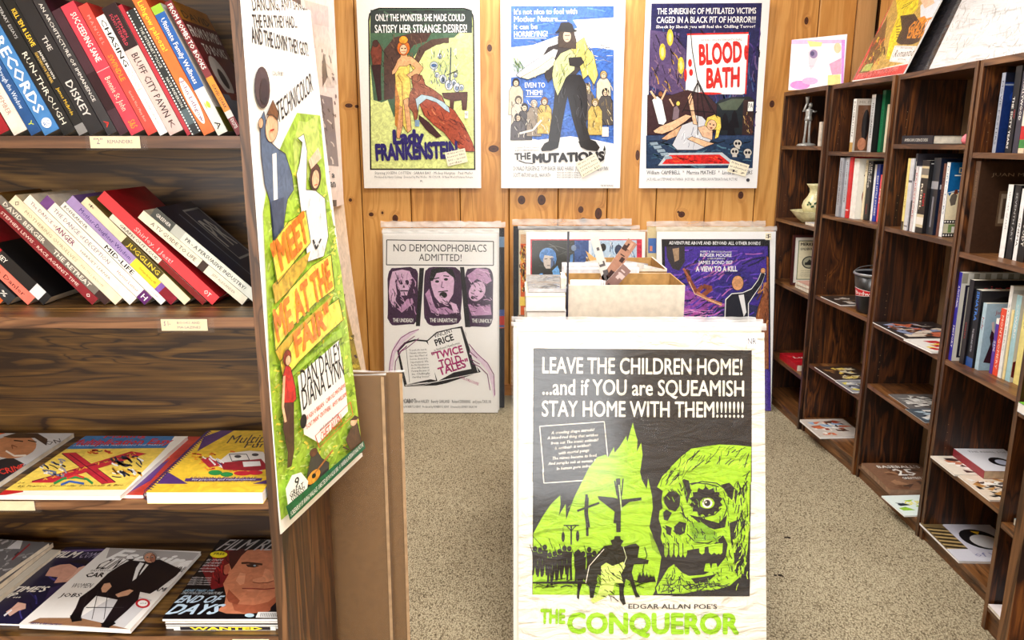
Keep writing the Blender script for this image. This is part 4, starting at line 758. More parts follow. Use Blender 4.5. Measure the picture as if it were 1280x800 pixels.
def artM(a):
    G1 = (166, 202, 70); G2 = (196, 222, 110); Y = (250, 232, 90); O = (238, 130, 40); K = (30, 28, 30); W = (252, 252, 246); D = (20, 92, 60)
    a.crop(300, 0, 2.35)
    # scale 2.35: x = (px-300)*2.35
    def c(x, y): return ((x-300)*2.35, y*2.35)
    P = lambda pts, col, up=True: a.poly([c(*p) for p in pts], col, up)
    L = lambda pts, wd, col: a.line([c(*p) for p in pts], wd*2.35, col)
    E_ = lambda x, y, rx, ry, col, rot=0: a.ell(*c(x, y), rx*2.35, ry*2.35, col, rot=rot)
    T = lambda s, p, q, h, col, b=.03, r=2, it=0: a.text(s, c(*p), c(*q), h*2.35, col, b, r, it=it)
    T('DANCING, AND SANG...', (314, -2), (384, 12), 8, K); T('THE FUN THEY HAD...', (314, 12), (370, 24), 8, K); T("AND THE LOVIN' THEY GOT!", (312, 24), (384, 52), 9, K)
    T('COLOR BY', (336, 58), (350, 62), 3, K, 0, 1); T('TECHNICOLOR', (342, 104), (388, 84), 17, K, .0, 3, it=.3)
    P([(322, 190), (330, 150), (350, 120), (366, 100), (396, 110), (402, 180), (420, 280), (440, 420), (452, 560), (350, 640), (346, 600), (330, 400)], G1)
    P([(360, 130), (368, 108), (378, 112), (392, 108), (396, 150), (380, 170), (362, 160)], G2)
    a.crop(300, 0, 2.35); a.scrib(*c(326, 150), *c(446, 600), 900, [G2, (140, 180, 50), Y, (206, 230, 130), (120, 160, 50)], 15, 6, None, 5, clip=[c(*p) for p in [(324, 190), (350, 120), (392, 110), (420, 280), (446, 470), (450, 556), (352, 630), (332, 400)]])
    a.out = ((60, 50, 46), 1.4)
    P([(319, 95), (324, 88), (332, 120), (340, 128), (350, 136), (358, 160), (360, 176), (352, 184), (346, 216), (334, 226), (330, 180), (324, 160), (320, 130)], (92, 110, 138)); L([(336, 132), (338, 210)], 5, W); E_(333, 106, 8, 14, SK); E_(322, 66, 9, 19, (72, 58, 62), -.1); E_(324, 70, 5, 12, (44, 34, 40)); E_(319, 98, 3, 5, SK); P([(326, 92), (334, 80), (341, 94), (340, 100), (334, 94)], (120, 80, 50)); L([(330, 108), (335, 108)], 1.5, (180, 50, 40)); P([(330, 180), (346, 180), (346, 216), (334, 222)], (70, 84, 110))
    # woman in white
    P([(362, 160), (366, 150), (370, 130), (364, 124), (372, 122), (376, 140), (374, 180), (386, 184), (398, 196), (402, 240), (396, 262), (376, 262), (370, 220), (366, 190)], (244, 244, 240)); E_(386, 170, 7, 14, (90, 56, 40)); E_(386, 172, 5, 10, SK); P([(377, 150), (390, 140), (394, 152), (380, 160)], (240, 200, 170)); L([(382, 238), (386, 250), (392, 240)], 2, K); L([(384, 178), (388, 178)], 1, (200, 60, 50)); a.scrib(*c(368, 190), *c(402, 262), 16, [(204, 210, 214)], 14, 3, 1.4, 3)
    a.out = None
    P([(328, 228), (350, 208), (372, 202), (378, 240), (360, 254), (336, 276)], Y); P([(330, 276), (350, 262), (378, 250), (372, 268), (350, 290), (334, 300)], (206, 170, 60)); P([(330, 312), (352, 288), (380, 268), (404, 262), (409, 306), (384, 316), (356, 336), (334, 362)], Y); P([(334, 362), (356, 344), (408, 312), (396, 334), (340, 378)], (206, 170, 60)); P([(340, 380), (360, 350), (384, 332), (414, 320), (420, 350), (400, 362), (366, 386), (344, 408)], Y); P([(344, 408), (366, 392), (420, 358), (424, 372), (400, 378), (350, 410)], (150, 190, 60))
    for q in ([(328, 228), (350, 208), (372, 202), (378, 240), (360, 254), (336, 276), (328, 228)], [(330, 312), (352, 288), (380, 268), (404, 262), (409, 306), (384, 316), (356, 336), (334, 362), (330, 312)], [(340, 380), (360, 350), (384, 332), (414, 320), (420, 350), (400, 362), (366, 386), (344, 408), (340, 380)]): L(q, .8, (70, 90, 30))
    T('"MEET', (334, 266), (376, 234), 27, O, .07, 2); T('ME AT THE', (336, 350), (406, 300), 27, O, .06, 2); T('FAIR"', (360, 380), (404, 350), 22, O, .07, 2)
    T('Starring', (382, 382), (394, 376), 3, K, 0, 1)
    P([(362, 408), (414, 376), (424, 448), (372, 500)], W); P([(372, 500), (424, 448), (428, 486), (392, 522)], W, False)
    T('DAN DAILEY', (368, 432), (418, 404), 20, K, .02, 2); T('DIANA LYNN', (370, 462), (422, 428), 19, K, .02, 2); R_ = (226, 80, 40)
    T('HUGH O\'BRIAN · CAROLE MATHEWS', (374, 480), (424, 446), 4.5, R_, .02, 1); T('"SCAT MAN" CROTHERS · RHYS WILLIAMS', (374, 494), (426, 460), 4.5, R_, .02, 1); T('and introducing', (392, 504), (416, 486), 3, K, 0, 1); T('CHET ALLEN', (394, 522), (420, 500), 8, R_, 0, 1)
    L([(386, 508), (430, 472), (434, 494), (392, 530), (386, 508)], .8, R_)
    a.out = ((60, 40, 36), 1.4)
    P([(342, 400), (346, 384), (352, 392), (358, 420), (360, 440), (354, 446), (344, 440)], (206, 50, 44)); E_(347, 376, 5, 11, (150, 60, 36)); E_(348, 380, 3.5, 7, SK); P([(344, 440), (356, 444), (358, 520), (355, 545), (350, 546), (350, 520), (343, 480)], (84, 56, 46)); L([(343, 400), (342, 446), (346, 470)], 3, SK); E_(369, 478, 4, 11, K)
    # guitarist and standing man
    P([(376, 570), (380, 540), (388, 534), (394, 548), (404, 560), (404, 584), (390, 604), (378, 596)], (70, 64, 62)); E_(383, 534, 5, 7, (110, 70, 50)); E_(384, 576, 8, 13, (230, 160, 60), .4); L([(384, 572), (408, 540)], 2.5, (180, 120, 60)); E_(384, 574, 2.5, 4, K)
    P([(424, 530), (430, 512), (438, 508), (444, 540), (446, 560), (436, 560), (430, 548)], (90, 64, 44)); E_(433, 504, 4.5, 7, SK); P([(428, 500), (434, 494), (440, 500), (436, 502)], (80, 50, 30)); L([(420, 540), (428, 548)], 2, (80, 60, 50))
    a.out = None
    P([(346, 580), (354, 560), (366, 560), (376, 580), (374, 604), (362, 616), (350, 612)], W); T('9', (358, 584), (364, 582), 13, K, .03); T('GREAT', (352, 600), (370, 588), 6, K, .02, 1); T('SONGS!', (354, 610), (372, 596), 6, K, .02, 1)
    P([(347, 612), (353, 640), (449, 554), (446, 540)], D) ; P([(347, 634), (349, 660), (453, 566), (450, 552)], D) if False else None
    T('SCREENPLAY BY IRVING WALLACE · DIRECTED BY DOUGLAS SIRK · A UNIVERSAL-INTERNATIONAL PICTURE', (354, 634), (446, 549), 4, W, 0, 1)
hang((-.4085, 1.24, 1.80), .356, .925, lambda t: (-.330-.0626*min(1, t*1.02), 1.588+.008*t), 'long tall insert poster with yellow banners over green fields, hanging from the bookcase end', (250, 250, 244), artM, False)
def artW(a):
    c = lambda x, y: (x, y); a.crop(0, 0, 1); B = (150, 128, 116)
    a.poly([(380, 0), (410, 8), (412, 60), (390, 60)], (196, 172, 156)); a.poly([(392, 30), (411, 34), (418, 110), (398, 108)], (206, 186, 170)); a.poly([(398, 118), (415, 122), (423, 208), (402, 206)], (120, 104, 100)); a.scrib(398, 60, 420, 206, 60, [(80, 62, 56), (200, 184, 170), (130, 100, 86)], 8, 1.6, 1.2, 3)
    a.poly([(404, 66), (407, 80), (409, 96), (403, 108), (402, 84)], (90, 62, 48))
    a.text('of a', (404, 222), (418, 222), 8, (40, 36, 36), .03, 1); a.text('man', (406, 234), (419, 234), 7, (40, 36, 36), .03, 1); a.rect(412, 250, 420, 258, (60, 56, 54))
hang((-.421, 1.60, 2.32), .335, .92, lambda t: (-.4195, 1.934), 'faded sepia insert poster hanging just behind the yellow-and-green one', (216, 198, 186), artW, False)
def artY(a):
    a.crop(0, 0, 1); a.poly([(408, 296), (426, 292), (454, 470), (420, 474)], (150, 130, 50)); a.scrib(410, 280, 454, 475, 140, [(196, 176, 60), (90, 80, 40), (200, 90, 50), (120, 110, 60), (220, 206, 120), (70, 50, 60)], 12, 4, 1.2, 7, clip=[(408, 296), (426, 292), (454, 470), (424, 474)])
hang((-.4375, 1.71, 1.86), .255, .92, lambda t: (-.4375+.052*max(0, 1-t)**2, 1.96), 'mottled yellow and brown insert poster, lowest and furthest back on the bookcase end', (206, 184, 160), artY, False)
# brown backing boards beside the bookcase end
for i, (x1, y0, lab) in enumerate(((-.2505, 1.655, 'brown bagged cardboard backing board, the rear one by the bookcase end'), (-.288, 1.63, 'brown bagged cardboard backing board, the front one by the bookcase end'))):
    ob, u, v, n = sheet('backing_board', (x1-.69, y0+.02, 1.04), (x1, y0+.02, 1.04), (x1, y0-.002, .003), (x1-.69, y0-.002, .003), label=lab, cat='board', group=None, paper=(112, 84, 52), thick=.006, board_mat=M_KRAFT, draw=blank, pname='cardboard')
    sleeve(ob, u, v, n, .69, 1.037, off=.003, extra=.004)
    m = MB(); 
    for a_, b_ in ((Vector((.685, 0, 0)), .007),): m.face([a_+n*.0042, a_+u*b_+n*.0042, a_+u*b_+v*1.037+n*.0042, a_+v*1.037+n*.0042])
    m.build('taped_edge', plain((168, 138, 104), .3, .5), ob)
# ------------------------------------------------------------------ books and magazines
def book(loc, rz, lean, t, h, d, spine, cover, label, group, lines=(), blocks=(), front=None, frontc=None, page=M_PAGE, hard=False, name='book', ry=None):
    """local x = thickness, y = depth away from the spine, z = height; the cover that shows faces +x"""
    r = empty(name, loc, rz, label, 'book', group)
    if lean: r.rotation_euler = (Matrix.Rotation(rz, 3, 'Z') @ Matrix.Rotation(-lean, 3, 'Y')).to_euler()
    mc = plain(cover, .35, .4, .04); ms = plain(spine, .35, .4, .03); b = .0025 if hard else .0009; o = .003 if hard else .0
    m = MB(); m.box(0, b, b*.5, d, 0, h, 1); m.box(t-b, t, b*.5, d, 0, h, 1); m.box(0, t, -.0, b, 0, h, 0)
    m.build('cover', [ms, mc], r)
    m = MB(); m.box(b, t-b, b, d-o-.0005, o+.0003, h-o-.0003); m.build('page_block', page, r)
    a = Art(t, h)
    for s0, s1, c in blocks: a.quad(0, h*(1-s1), t, h*(1-s0), c)
    for L in lines:
        st, s0, s1, fr, c = L[:5]; ce = L[5] if len(L) > 5 else .5
        x = t*(ce-fr/2*.8); hh = t*fr*.8
        a.text(st, (x, h*(1-s0)), (x, h*(1-s1)), hh, c, L[6] if len(L) > 6 else .02, 1)
    if a.v: a.build('spine_print', M_GLOSS, r, (0, 0, 0), (1, 0, 0), (0, 0, 1))
    if front:
        a = Art(d-.004, h, frontc or cover); front(a); a.build('cover_print', M_GLOSS, r, (t, .002, 0), (0, 1, 0), (0, 0, 1))
    return r
W_, K_ = (244, 240, 232), (24, 22, 24)
GA, GB = 'paperbacks leaning on the top left shelf', 'paperbacks leaning on the second left shelf'
th = math.radians(24.5); YA = 1.33; zA = 1.5605
def fcv(*items, sx=1):
    def f(a):
        a = type('sq', (), dict(w=a.w*sx, h=a.h, text=a.text, quad=a.quad, raw=a.raw))
        for it in items:
            if it[0] == 't': a.text(it[1], (a.w*it[2], a.h*it[4]), (a.w*it[3], a.h*it[4]), a.h*it[5], it[6], .03, 1)
            elif it[0] == 'q': a.quad(a.w*it[1], a.h*it[2], a.w*it[3], a.h*it[4], it[5])
            else:
                n = 18; a.raw([(a.w*it[1]+a.w*it[3]*math.cos(2*PI*i/n), a.h*it[2]+a.h*it[4]*math.sin(2*PI*i/n)) for i in range(n)], [tuple(range(n))], it[5])
    return f
rowA = [
 (-3, .023, .20, (150, 24, 34), (120, 20, 30), 'red paperback mostly cut off at the left edge, top left shelf', [], [], None),
 (17.5, .0255, .215, (226, 212, 196), (226, 212, 196), 'cream paperback with faint pink lettering, between red and dark blue books', [('A  VISIT  TO  REMEMBER', .35, .85, .4, (170, 130, 120))], [], None),
 (39, .0198, .222, (28, 74, 128), (28, 74, 128), 'slim dark blue paperback with cursive white title, beside the cream one', [('STORIES   Through the Window', .3, .8, .5, (220, 230, 240), .5, 0), ('Y', .9, .94, .5, (200, 210, 60))], [], None),
 (56, .028, .212, (62, 120, 178), (50, 100, 160), 'thick bright blue paperback with huge white spine title, top left shelf', [('RECORDS', .22, .83, .78, W_, .5, .045)], [(0, .13, (170, 190, 206))], None),
 (80, .022, .235, (22, 22, 22), (26, 24, 26), 'black paperback with widely spaced white title, right of the thick blue one', [('LITERARY ESSAYS', .05, .3, .3, (190, 190, 190), .55, 0), ('RUN-THROUGH', .4, .93, .5, (220, 216, 200), .5, 0)], [], None),
 (99, .0165, .24, (20, 20, 20), (34, 24, 34), 'black paperback with yellow block title near its top, top left shelf', [('KILL \'EM & LEAVE', .1, .36, .6, (230, 190, 60), .5, .04), ('SEARCHING FOR THE REAL', .4, .62, .35, (230, 190, 90), .3, 0), ('JAMES BROWN', .4, .6, .3, W_, .7, 0), ('James McBride', .66, .86, .4, (230, 190, 60), .5, 0)], [(.93, 1, (130, 128, 126))], fcv(('t', 'LIFE', .1, .9, .8, .08, (120, 120, 126)))),
 (113, .0255, .24, (30, 28, 30), (42, 20, 36), 'black paperback with worn letters across a maroon cover, top left shelf', [('DISKEY', .62, .88, .6, (200, 196, 190), .5, .03), ('THE', .3, .4, .4, (200, 196, 190))], [], fcv(('q', .1, .2, .9, .8, (92, 30, 50)), ('t', 'NOISE', .12, .88, .5, .1, (170, 150, 150)))),
 (135, .0172, .24, (46, 44, 46), (60, 26, 40), 'charcoal paperback with thin spaced white capitals and a tiny red triangle', [('AN ARCHITECTURE OF IMMANENCE', .06, .76, .42, (226, 222, 214), .5, 0), ('A', .9, .95, .5, (200, 50, 40))], [], fcv(('q', .05, .1, .95, .9, (76, 30, 50)))),
 (150, .016, .215, (60, 30, 40), (80, 30, 44), 'dark maroon paperback squeezed before the rose red one', [], [(.5, .8, (44, 24, 30))], None),
 (164, .0245, .223, (196, 56, 72), (176, 46, 60), 'rose red paperback with white serif title and a small yellow publisher mark', [('SUCCEEDING SANE', .07, .44, .5, W_, .55, .02), ('Bonnie St. John', .56, .82, .5, (240, 214, 190), .5, 0), ('S&S', .9, .96, .6, (220, 150, 50))], [(.5, .504, (230, 180, 180))], None),
 (185, .0174, .223, (208, 66, 54), (190, 50, 44), 'orange-red paperback with orange block title, left of the white one', [('M A N U E L', .08, .3, .35, (240, 160, 150), .5, 0), ('SWINDLE', .38, .58, .62, (244, 140, 50), .5, .04), ('Gordon Vice / Mary Bern', .66, .9, .3, (244, 180, 160), .5, 0)], [], None),
 (200, .0144, .205, (244, 242, 236), (240, 236, 230), 'white paperback with bold black capitals and outlined orange word on its spine', [('CHASING', .03, .42, .68, K_, .5, .04), ('COOL', .44, .64, .66, (220, 190, 140), .5, 0), ('NOAH KERNER and GENE PRESSMAN', .7, .92, .25, K_, .5, 0)], [], None),
 (212.5, .0252, .22, (206, 178, 170), (60, 34, 38), 'grey-pink hardback with a dark top band and tall black capitals', [('STEPHEN', .08, .25, .24, (214, 70, 90), .62, 0), ('SCHOTTENFELD', .06, .3, .26, (214, 70, 90), .35, 0), ('BLUFF CITY PAWN', .37, .87, .56, (40, 34, 36), .5, .02), ('K', .9, .96, .4, (90, 70, 66))], [(0, .33, (44, 30, 34))], None),
 (234, .0068, .225, (170, 34, 48), (150, 30, 44), 'very thin red paperback beside the film-strip spine', [], [], None),
 (240, .0174, .215, (26, 30, 30), (130, 30, 40), 'black paperback whose spine has white film-strip edges, top left shelf', [('THE INTERNET POLICE', .14, .46, .34, (216, 216, 206), .5, 0), ('NATE ANDERSON', .54, .78, .34, (216, 216, 206), .5, 0)], [(.8, .92, (80, 96, 100))], None),
 (255, .02, .24, (232, 106, 38), (226, 90, 40), 'orange paperback with a white oval name on its spine, top left shelf', [('Lithgow palooza!', .05, .4, .55, (250, 214, 60), .5, .02), ('John Lithgow', .62, .9, .4, (60, 50, 110), .5, .02)], [], None),
 (272.5, .0178, .222, (24, 86, 160), (240, 236, 224), 'paperback with blue upper spine and white foot, right of the orange one', [('Ultimate Family Wellness', .1, .6, .56, W_, .5, .02), ('!', .74, .8, .6, (180, 200, 60), .5, .05), ('A', .9, .96, .6, K_)], [(0, .06, (150, 190, 60)), (.64, 1, (232, 226, 210))], fcv(('q', 0, 0, 1, .2, (120, 116, 40)))),
]
for px_, t, h, sp, cv, lab, ln, bl, fr in rowA:
    x = (px_-640)*.001344
    r = book((x, YA, zA+.0004), 0, th, t, h, .145, sp, cv, lab, GA, ln, bl, fr)
    if 'film-strip edges' in lab:
        a = Art(t, h)
        for i in range(44):
            for q in (.05, .83): a.quad(t*q, h*(i+.2)/44, t*(q+.12), h*(i+.75)/44, W_, up=(i == 0 and q < .1))
        a.build('spine_print', M_GLOSS, r, (0, -.0006, 0))
    if 'white oval' in lab:
        a = Art(t, h); n = 20; a.raw([(t*.5+t*.38*math.cos(2*PI*i/n), h*.24+h*.17*math.sin(2*PI*i/n)) for i in range(n)], [tuple(range(n))], W_)
        a.text('John Lithgow', (t*.36, h*.39), (t*.36, h*.09), t*.34, (120, 60, 100), .02, 1); a.build('spine_print', M_GLOSS, r, (0, -.0006, 0))
    if 'huge white' in lab:
        a = Art(t, h); n = 20; a.raw([(t*.5+t*.3*math.cos(2*PI*i/n), h*.08+t*.3*math.sin(2*PI*i/n)) for i in range(n)], [tuple(range(n))], W_); a.text('RC', (t*.3, h*.06), (t*.7, h*.06), t*.25, (62, 120, 178), .02, 1); a.build('spine_print', M_GLOSS, r, (0, -.0006, 0))
def bombs(a):
    a.quad(0, a.h*.86, a.w, a.h, (170, 110, 30)); a.text('DAVID', (a.w*.1, a.h*.88), (a.w*.9, a.h*.88), a.h*.06, (60, 40, 20), .03, 1)
    a.text('FROM BOMBS', (a.w*.06, a.h*.74), (a.w*.96, a.h*.74), a.h*.09, W_, .02, 1); a.text('TO BOOKS', (a.w*.2, a.h*.62), (a.w*.9, a.h*.62), a.h*.08, W_, .02, 1)
    n = 16; a.raw([(a.w*.3+a.w*.22*math.cos(2*PI*i/n), a.h*.45+a.h*.16*math.sin(2*PI*i/n)) for i in range(n)], [tuple(range(n))], (190, 180, 172)); a.raw([(a.w*.32+a.w*.1*math.cos(2*PI*i/n), a.h*.43+a.h*.08*math.sin(2*PI*i/n)) for i in range(n)], [tuple(range(n))], (40, 26, 30))
    a.quad(0, a.h*.06, a.w*.8, a.h*.3, (110, 112, 124)); a.quad(a.w*.2, a.h*.26, a.w*.9, a.h*.32, (130, 60, 40))
book(((296-640)*.001344, YA, zA+.0004), 0, math.radians(25.5), .0115, .232, .15, (120, 24, 30), (92, 18, 24), 'dark red paperback with white-lettered cover showing, rightmost on the top left shelf', GA,
     [('FROM BOMBS TO BOOKS', .02, .5, .8, W_, .5, .03), ('DAVID STARK', .62, .8, .5, K_, .5, .02), ('EXCITE', .88, .95, .6, W_, .5, 0)], [(.56, .82, (232, 140, 40)), (.82, .87, (210, 206, 200))], bombs)
YB2 = 1.347; zB = 1.2665
rowB = [
 (-22, .020, .21, (40, 36, 38), (34, 32, 34), 42, 'black paperback cut off by the left edge on the second shelf', [], [], None),
 (-2, .012, .20, (226, 96, 44), (220, 90, 40), 42, 'bright orange paperback at the bottom left corner of the second shelf', [], [], None),
 (10, .021, .21, (44, 46, 50), (40, 42, 46), 42, 'dark grey paperback with a big white letter, second left shelf', [('h', .76, .84, .7, W_, .5, .05), ('%', .88, .94, .5, W_)], [], None),
 (34.5, .020, .225, (232, 116, 98), (224, 110, 90), 42, 'coral pink paperback with handwritten dark name, second left shelf', [('Stephanie Danler', .4, .93, .5, (60, 34, 34), .5, 0)], [], None),
 (54, .022, .235, (24, 24, 26), (18, 18, 20), 42, 'black and red true-story paperback with its black cover showing, second left shelf', [('CAROLYN CASEY', .28, .6, .5, W_, .5, .02)], [(.2, .52, (186, 30, 40)), (.86, .95, (214, 214, 214))], fcv(('t', 'CAROLYN CASEY', .04, .96, .86, .05, (190, 170, 160)), ('q', 0, .55, .5, .78, (120, 20, 28)))),
 (115, .0165, .25, (128, 30, 38), (124, 88, 40), 42, 'dark red paperback with small white capitals, topmost spine of the left group', [('STEPHEN LEWIS · RACE AGAINST TIME', .14, .84, .42, (240, 220, 210), .5, 0), ('O', .92, .95, .5, W_)], [], fcv(('t', 'DAVIS', .15, .9, .82, .06, (60, 40, 20)))),
 (131, .0135, .25, (112, 106, 98), (110, 84, 44), 42, 'grey paperback with broad pale capitals, beside the dark red one', [('DAVID BERGER', .05, .42, .74, (226, 220, 206), .5, .03), ('THE RETREAT', .5, .84, .74, (226, 220, 206), .5, .03)], [(.9, 1, (60, 40, 40))], fcv(('t', 'DAVIS', .15, .9, .85, .06, (60, 40, 20)))),
 (144, .0185, .245, (232, 218, 186), (226, 210, 176), 42, 'cream paperback with thin grey title and dark dot at its head', [('MOTHERING OURSELVES', .12, .6, .4, (150, 140, 110), .5, 0), ('EVELYN S. BASSOFF', .64, .85, .25, (150, 140, 110), .5, 0), ('O', .03, .06, .6, K_)], [], None),
 (162, .0185, .246, (240, 232, 216), (236, 228, 210), 42, 'off-white paperback with a maroon serif title, next to the cream one', [('The DANCE of', .04, .28, .4, (110, 50, 80), .5, 0), ('ANGER', .28, .44, .66, (120, 40, 90), .5, .03), ('HARRIET LERNER', .5, .78, .3, (120, 110, 100), .5, 0)], [], None),
 (180.5, .0205, .243, (240, 234, 222), (236, 228, 214), 42, 'white paperback with purple head and foot, second left shelf', [('THE DANCE of DECEPTION', .1, .62, .44, (110, 90, 110), .5, 0), ('Harriet Lerner', .7, .9, .36, (150, 110, 110), .5, 0), ('H', .94, .98, .6, W_)], [(0, .07, (110, 70, 130)), (.92, 1, (90, 40, 100))], None),
 (201, .0125, .235, (240, 236, 226), (120, 100, 170), 42, 'white paperback with heavy black capitals and hand-lettered head', [('BOEHLANDER', .02, .24, .55, K_, .5, .02), ('MID-LIFE', .42, .7, .8, K_, .5, .03), ('OTHERS', .88, .95, .3, (120, 120, 120), .5, 0)], [], None),
 (213.5, .0175, .245, (160, 138, 190), (120, 90, 160), 42, 'lavender paperback with a yellow lower spine and script title', [('Mother-Daughter Wisdom', .1, .58, .52, (60, 40, 110), .5, .0), ('Christiane Northrup MD', .66, .82, .3, (100, 80, 30), .5, 0)], [(.6, .84, (240, 210, 60)), (.84, .88, (130, 90, 170)), (.88, 1, (130, 30, 44))], None),
 (230.5, .0155, .243, (232, 216, 178), (126, 108, 56), 42, 'cream paperback with an olive lettered block in the middle of its spine', [('JUGGLING', .42, .72, .7, (214, 190, 60), .5, .03), ('*', .04, .09, .7, K_)], [(.38, .74, (74, 66, 34))], None),
 (253, .0105, .215, (222, 214, 196), (120, 24, 30), 44, 'thin book with half white, half dark red spine below the bright red one', [('GRAPH OUT LOUD', .1, .5, .6, K_, .5, .02)], [(.52, 1, (120, 30, 30))], None),
 (265, .02, .262, (214, 56, 62), (150, 14, 24), 44.3, 'bright red hardback with black and white script, tilted over page edges', [('Shirley, I Jest!', .3, .62, .5, (250, 190, 190), .4, .0), ('OT', .9, .95, .5, W_)], [], None),
 (302.5, .017, .23, (226, 218, 196), (210, 200, 180), 47.5, 'cream paperback with a small dark figure on the spine, second from the right', [('A TV GUIDE TO LIFE', .1, .52, .5, (60, 56, 50), .5, 0), ('JEFF ALEXANDER', .68, .9, .34, (140, 130, 110), .5, 0)], [(.56, .62, (60, 46, 40))], None),
 (321, .0185, .236, (216, 218, 206), (10, 14, 40), 47.6, 'navy-covered book with pale spine, rightmost on the second left shelf', [('PR - A PERSUASIVE INDUSTRY?', .3, .86, .46, K_, .5, .02), ('GREENER', .03, .16, .4, W_, .5, 0)], [(0, .27, (70, 74, 72)), (.18, .27, (180, 184, 176))], fcv(('q', .5, .36, .98, .93, (150, 150, 146)), ('q', .52, .38, .96, .91, (20, 24, 50)), ('t', 'PR', .56, .92, .5, .3, (170, 168, 160)), ('q', .3, .2, .33, .9, (90, 96, 110)))),
]
for px_, t, h, sp, cv, ang, lab, ln, bl, fr in rowB:
    x = (px_-640)*.00143
    book((x, YB2, zB+.0004), 0, math.radians(ang), t, h, .15, sp, cv, lab, GB, ln, bl, fr, hard=('hardback' in lab))

# shelf labels
def shelf_tag(x0, x1, z0, z1, y, label, lines):
    r = empty('shelf_label', (x0, y, z0), 0, label, 'label', 'handwritten shelf labels'); W, Hh = x1-x0, z1-z0
    m = MB(); m.box(0, W, -.0008, 0, 0, Hh); m.build('card', M_TAG, r)
    a = Art(W, Hh, (222, 210, 176))
    for s, u0, u1, v, q in lines: a.text(s, (W*u0, Hh*v), (W*u1, Hh*v), Hh*q, (110, 90, 120), 0, 1)
    a.build('handwriting', M_PRINT, r, (0, -.0009, 0))
    m = MB(); m.face([(-.006, -.0022, -.003), (W+.012, -.0022, -.003), (W+.012, -.0022, Hh+.002), (-.006, -.0022, Hh+.002)]); m.build('clear_tape', M_CLEAR, r)
shelf_tag(-.667, -.588, 1.541, 1.5595, 1.2495, 'cream handwritten shelf label on the top left shelf edge', [('"2"', .08, .25, .35, .5), ('REMAINDERS', .35, .85, .4, .3)])
shelf_tag(-.585, -.508, 1.2435, 1.263, 1.2495, 'cream handwritten shelf label on the second left shelf edge', [('$ 1-', .06, .2, .45, .4), ('BOOKS AND', .35, .85, .6, .2), ('MAGAZINES', .35, .85, .2, .2)])
shelf_tag(-.93, -.842, .9165, .9345, 1.2495, 'blank white shelf label at the left end of the third shelf edge', [])
shelf_tag(-.515, -.448, .640, .658, 1.2495, 'white shelf label under the magazine stack with the big face', [])

def flat(loc, rz, w, h, t, label, cat, paper, front=None, group=None, page=M_PAGE, quadw=None, coverc=None, name='magazine', spine_side=None, mat=None, local=False):
    """lies on the shelf; local x right, y away, z up; art on top"""
    r = empty(name, loc, rz, label, cat, group)
    m = MB(); m.box(0, w, 0, h, .0006, t-.0006); m.build('page_block', page, r)
    m = MB(); cm = plain(coverc or paper, .35, .4, .03); m.box(-.0005, w+.0005, -.0005, h+.0005, 0, .0006); m.box(-.0005, w+.0005, -.0005, h+.0005, t-.0006, t)
    if spine_side == 'left': m.box(-.001, 0, 0, h, 0, t)
    if spine_side == 'near': m.box(0, w, -.001, 0, 0, t)
    m.build('cover', cm, r)
    a = Art(w, h, paper, eps=3e-5); c, s = math.cos(rz), math.sin(rz)
    k = lambda x, y: (loc[0]+x*c-y*s, loc[1]+x*s+y*c, loc[2]+t)
    a.world(k(0, h), k(w, h), k(w, 0), k(0, 0))
    if local: a.H = None
    if front: front(a)
    a.build('cover_print', mat or M_GLOSS, r, (0, 0, t+.0001), (1, 0, 0), (0, 1, 0)); return r
def person_face(a, cx, cy, rx, ry, skin, hair, shade, K=(40, 24, 20)):
    a.ell(cx, cy-ry*.22, rx*1.1, ry*.95, hair); a.ell(cx, cy, rx, ry, skin); a.ell(cx+rx*.5, cy+ry*.1, rx*.45, ry*.8, shade)
    for s in (-.4, .4): a.line([(cx+s*rx-rx*.18, cy-ry*.18), (cx+s*rx+rx*.18, cy-ry*.2)], ry*.12, hair); a.ell(cx+s*rx, cy-ry*.06, rx*.13, ry*.06, K)
    a.line([(cx, cy-ry*.05), (cx-rx*.08, cy+ry*.25), (cx+rx*.12, cy+ry*.26)], ry*.05, shade); a.line([(cx-rx*.3, cy+ry*.5), (cx, cy+ry*.54), (cx+rx*.35, cy+ry*.48)], ry*.08, (150, 60, 50))
# third shelf
def aMan(a):
    a.crop(0, 510, 2.758); K = (30, 26, 30)
    a.poly([(-100, 20), (60, 60), (210, 110), (110, 200), (0, 290), (-200, 300)], (214, 216, 220)); a.poly([(-60, 30), (40, 40), (50, 70), (-80, 110)], (226, 90, 30)); a.poly([(-100, 200), (40, 170), (100, 196), (110, 220), (0, 290), (-200, 300)], (34, 36, 44))
    a.ell(48, 134, 78, 40, (198, 136, 96), rot=-.1); a.poly([(10, 100), (60, 84), (130, 88), (164, 108), (160, 130), (120, 104), (40, 104)], (48, 30, 26)); a.line([(48, 112), (80, 116)], 4, (50, 30, 24)); a.line([(96, 112), (126, 118)], 4, (50, 30, 24)); a.line([(20, 148), (50, 166), (90, 164)], 6, (250, 240, 230)); a.line([(60, 136), (40, 128), (44, 142)], 4, (150, 90, 60)); a.text('ON', (160, 130), (215, 118), 14, (60, 60, 70), .02, 1)
    a.text('TRUE', (70, 204), (110, 196), 9, (200, 210, 230), .02, 1); a.text('CRIME', (0, 232), (94, 210), 20, (220, 60, 50), .04, 1)
flat((-1.135, 1.29, .9365), 0, .2, .255, .009, 'celebrity magazine with a smiling dark-haired man, far left of the third shelf', 'magazine', (206, 208, 212), aMan)
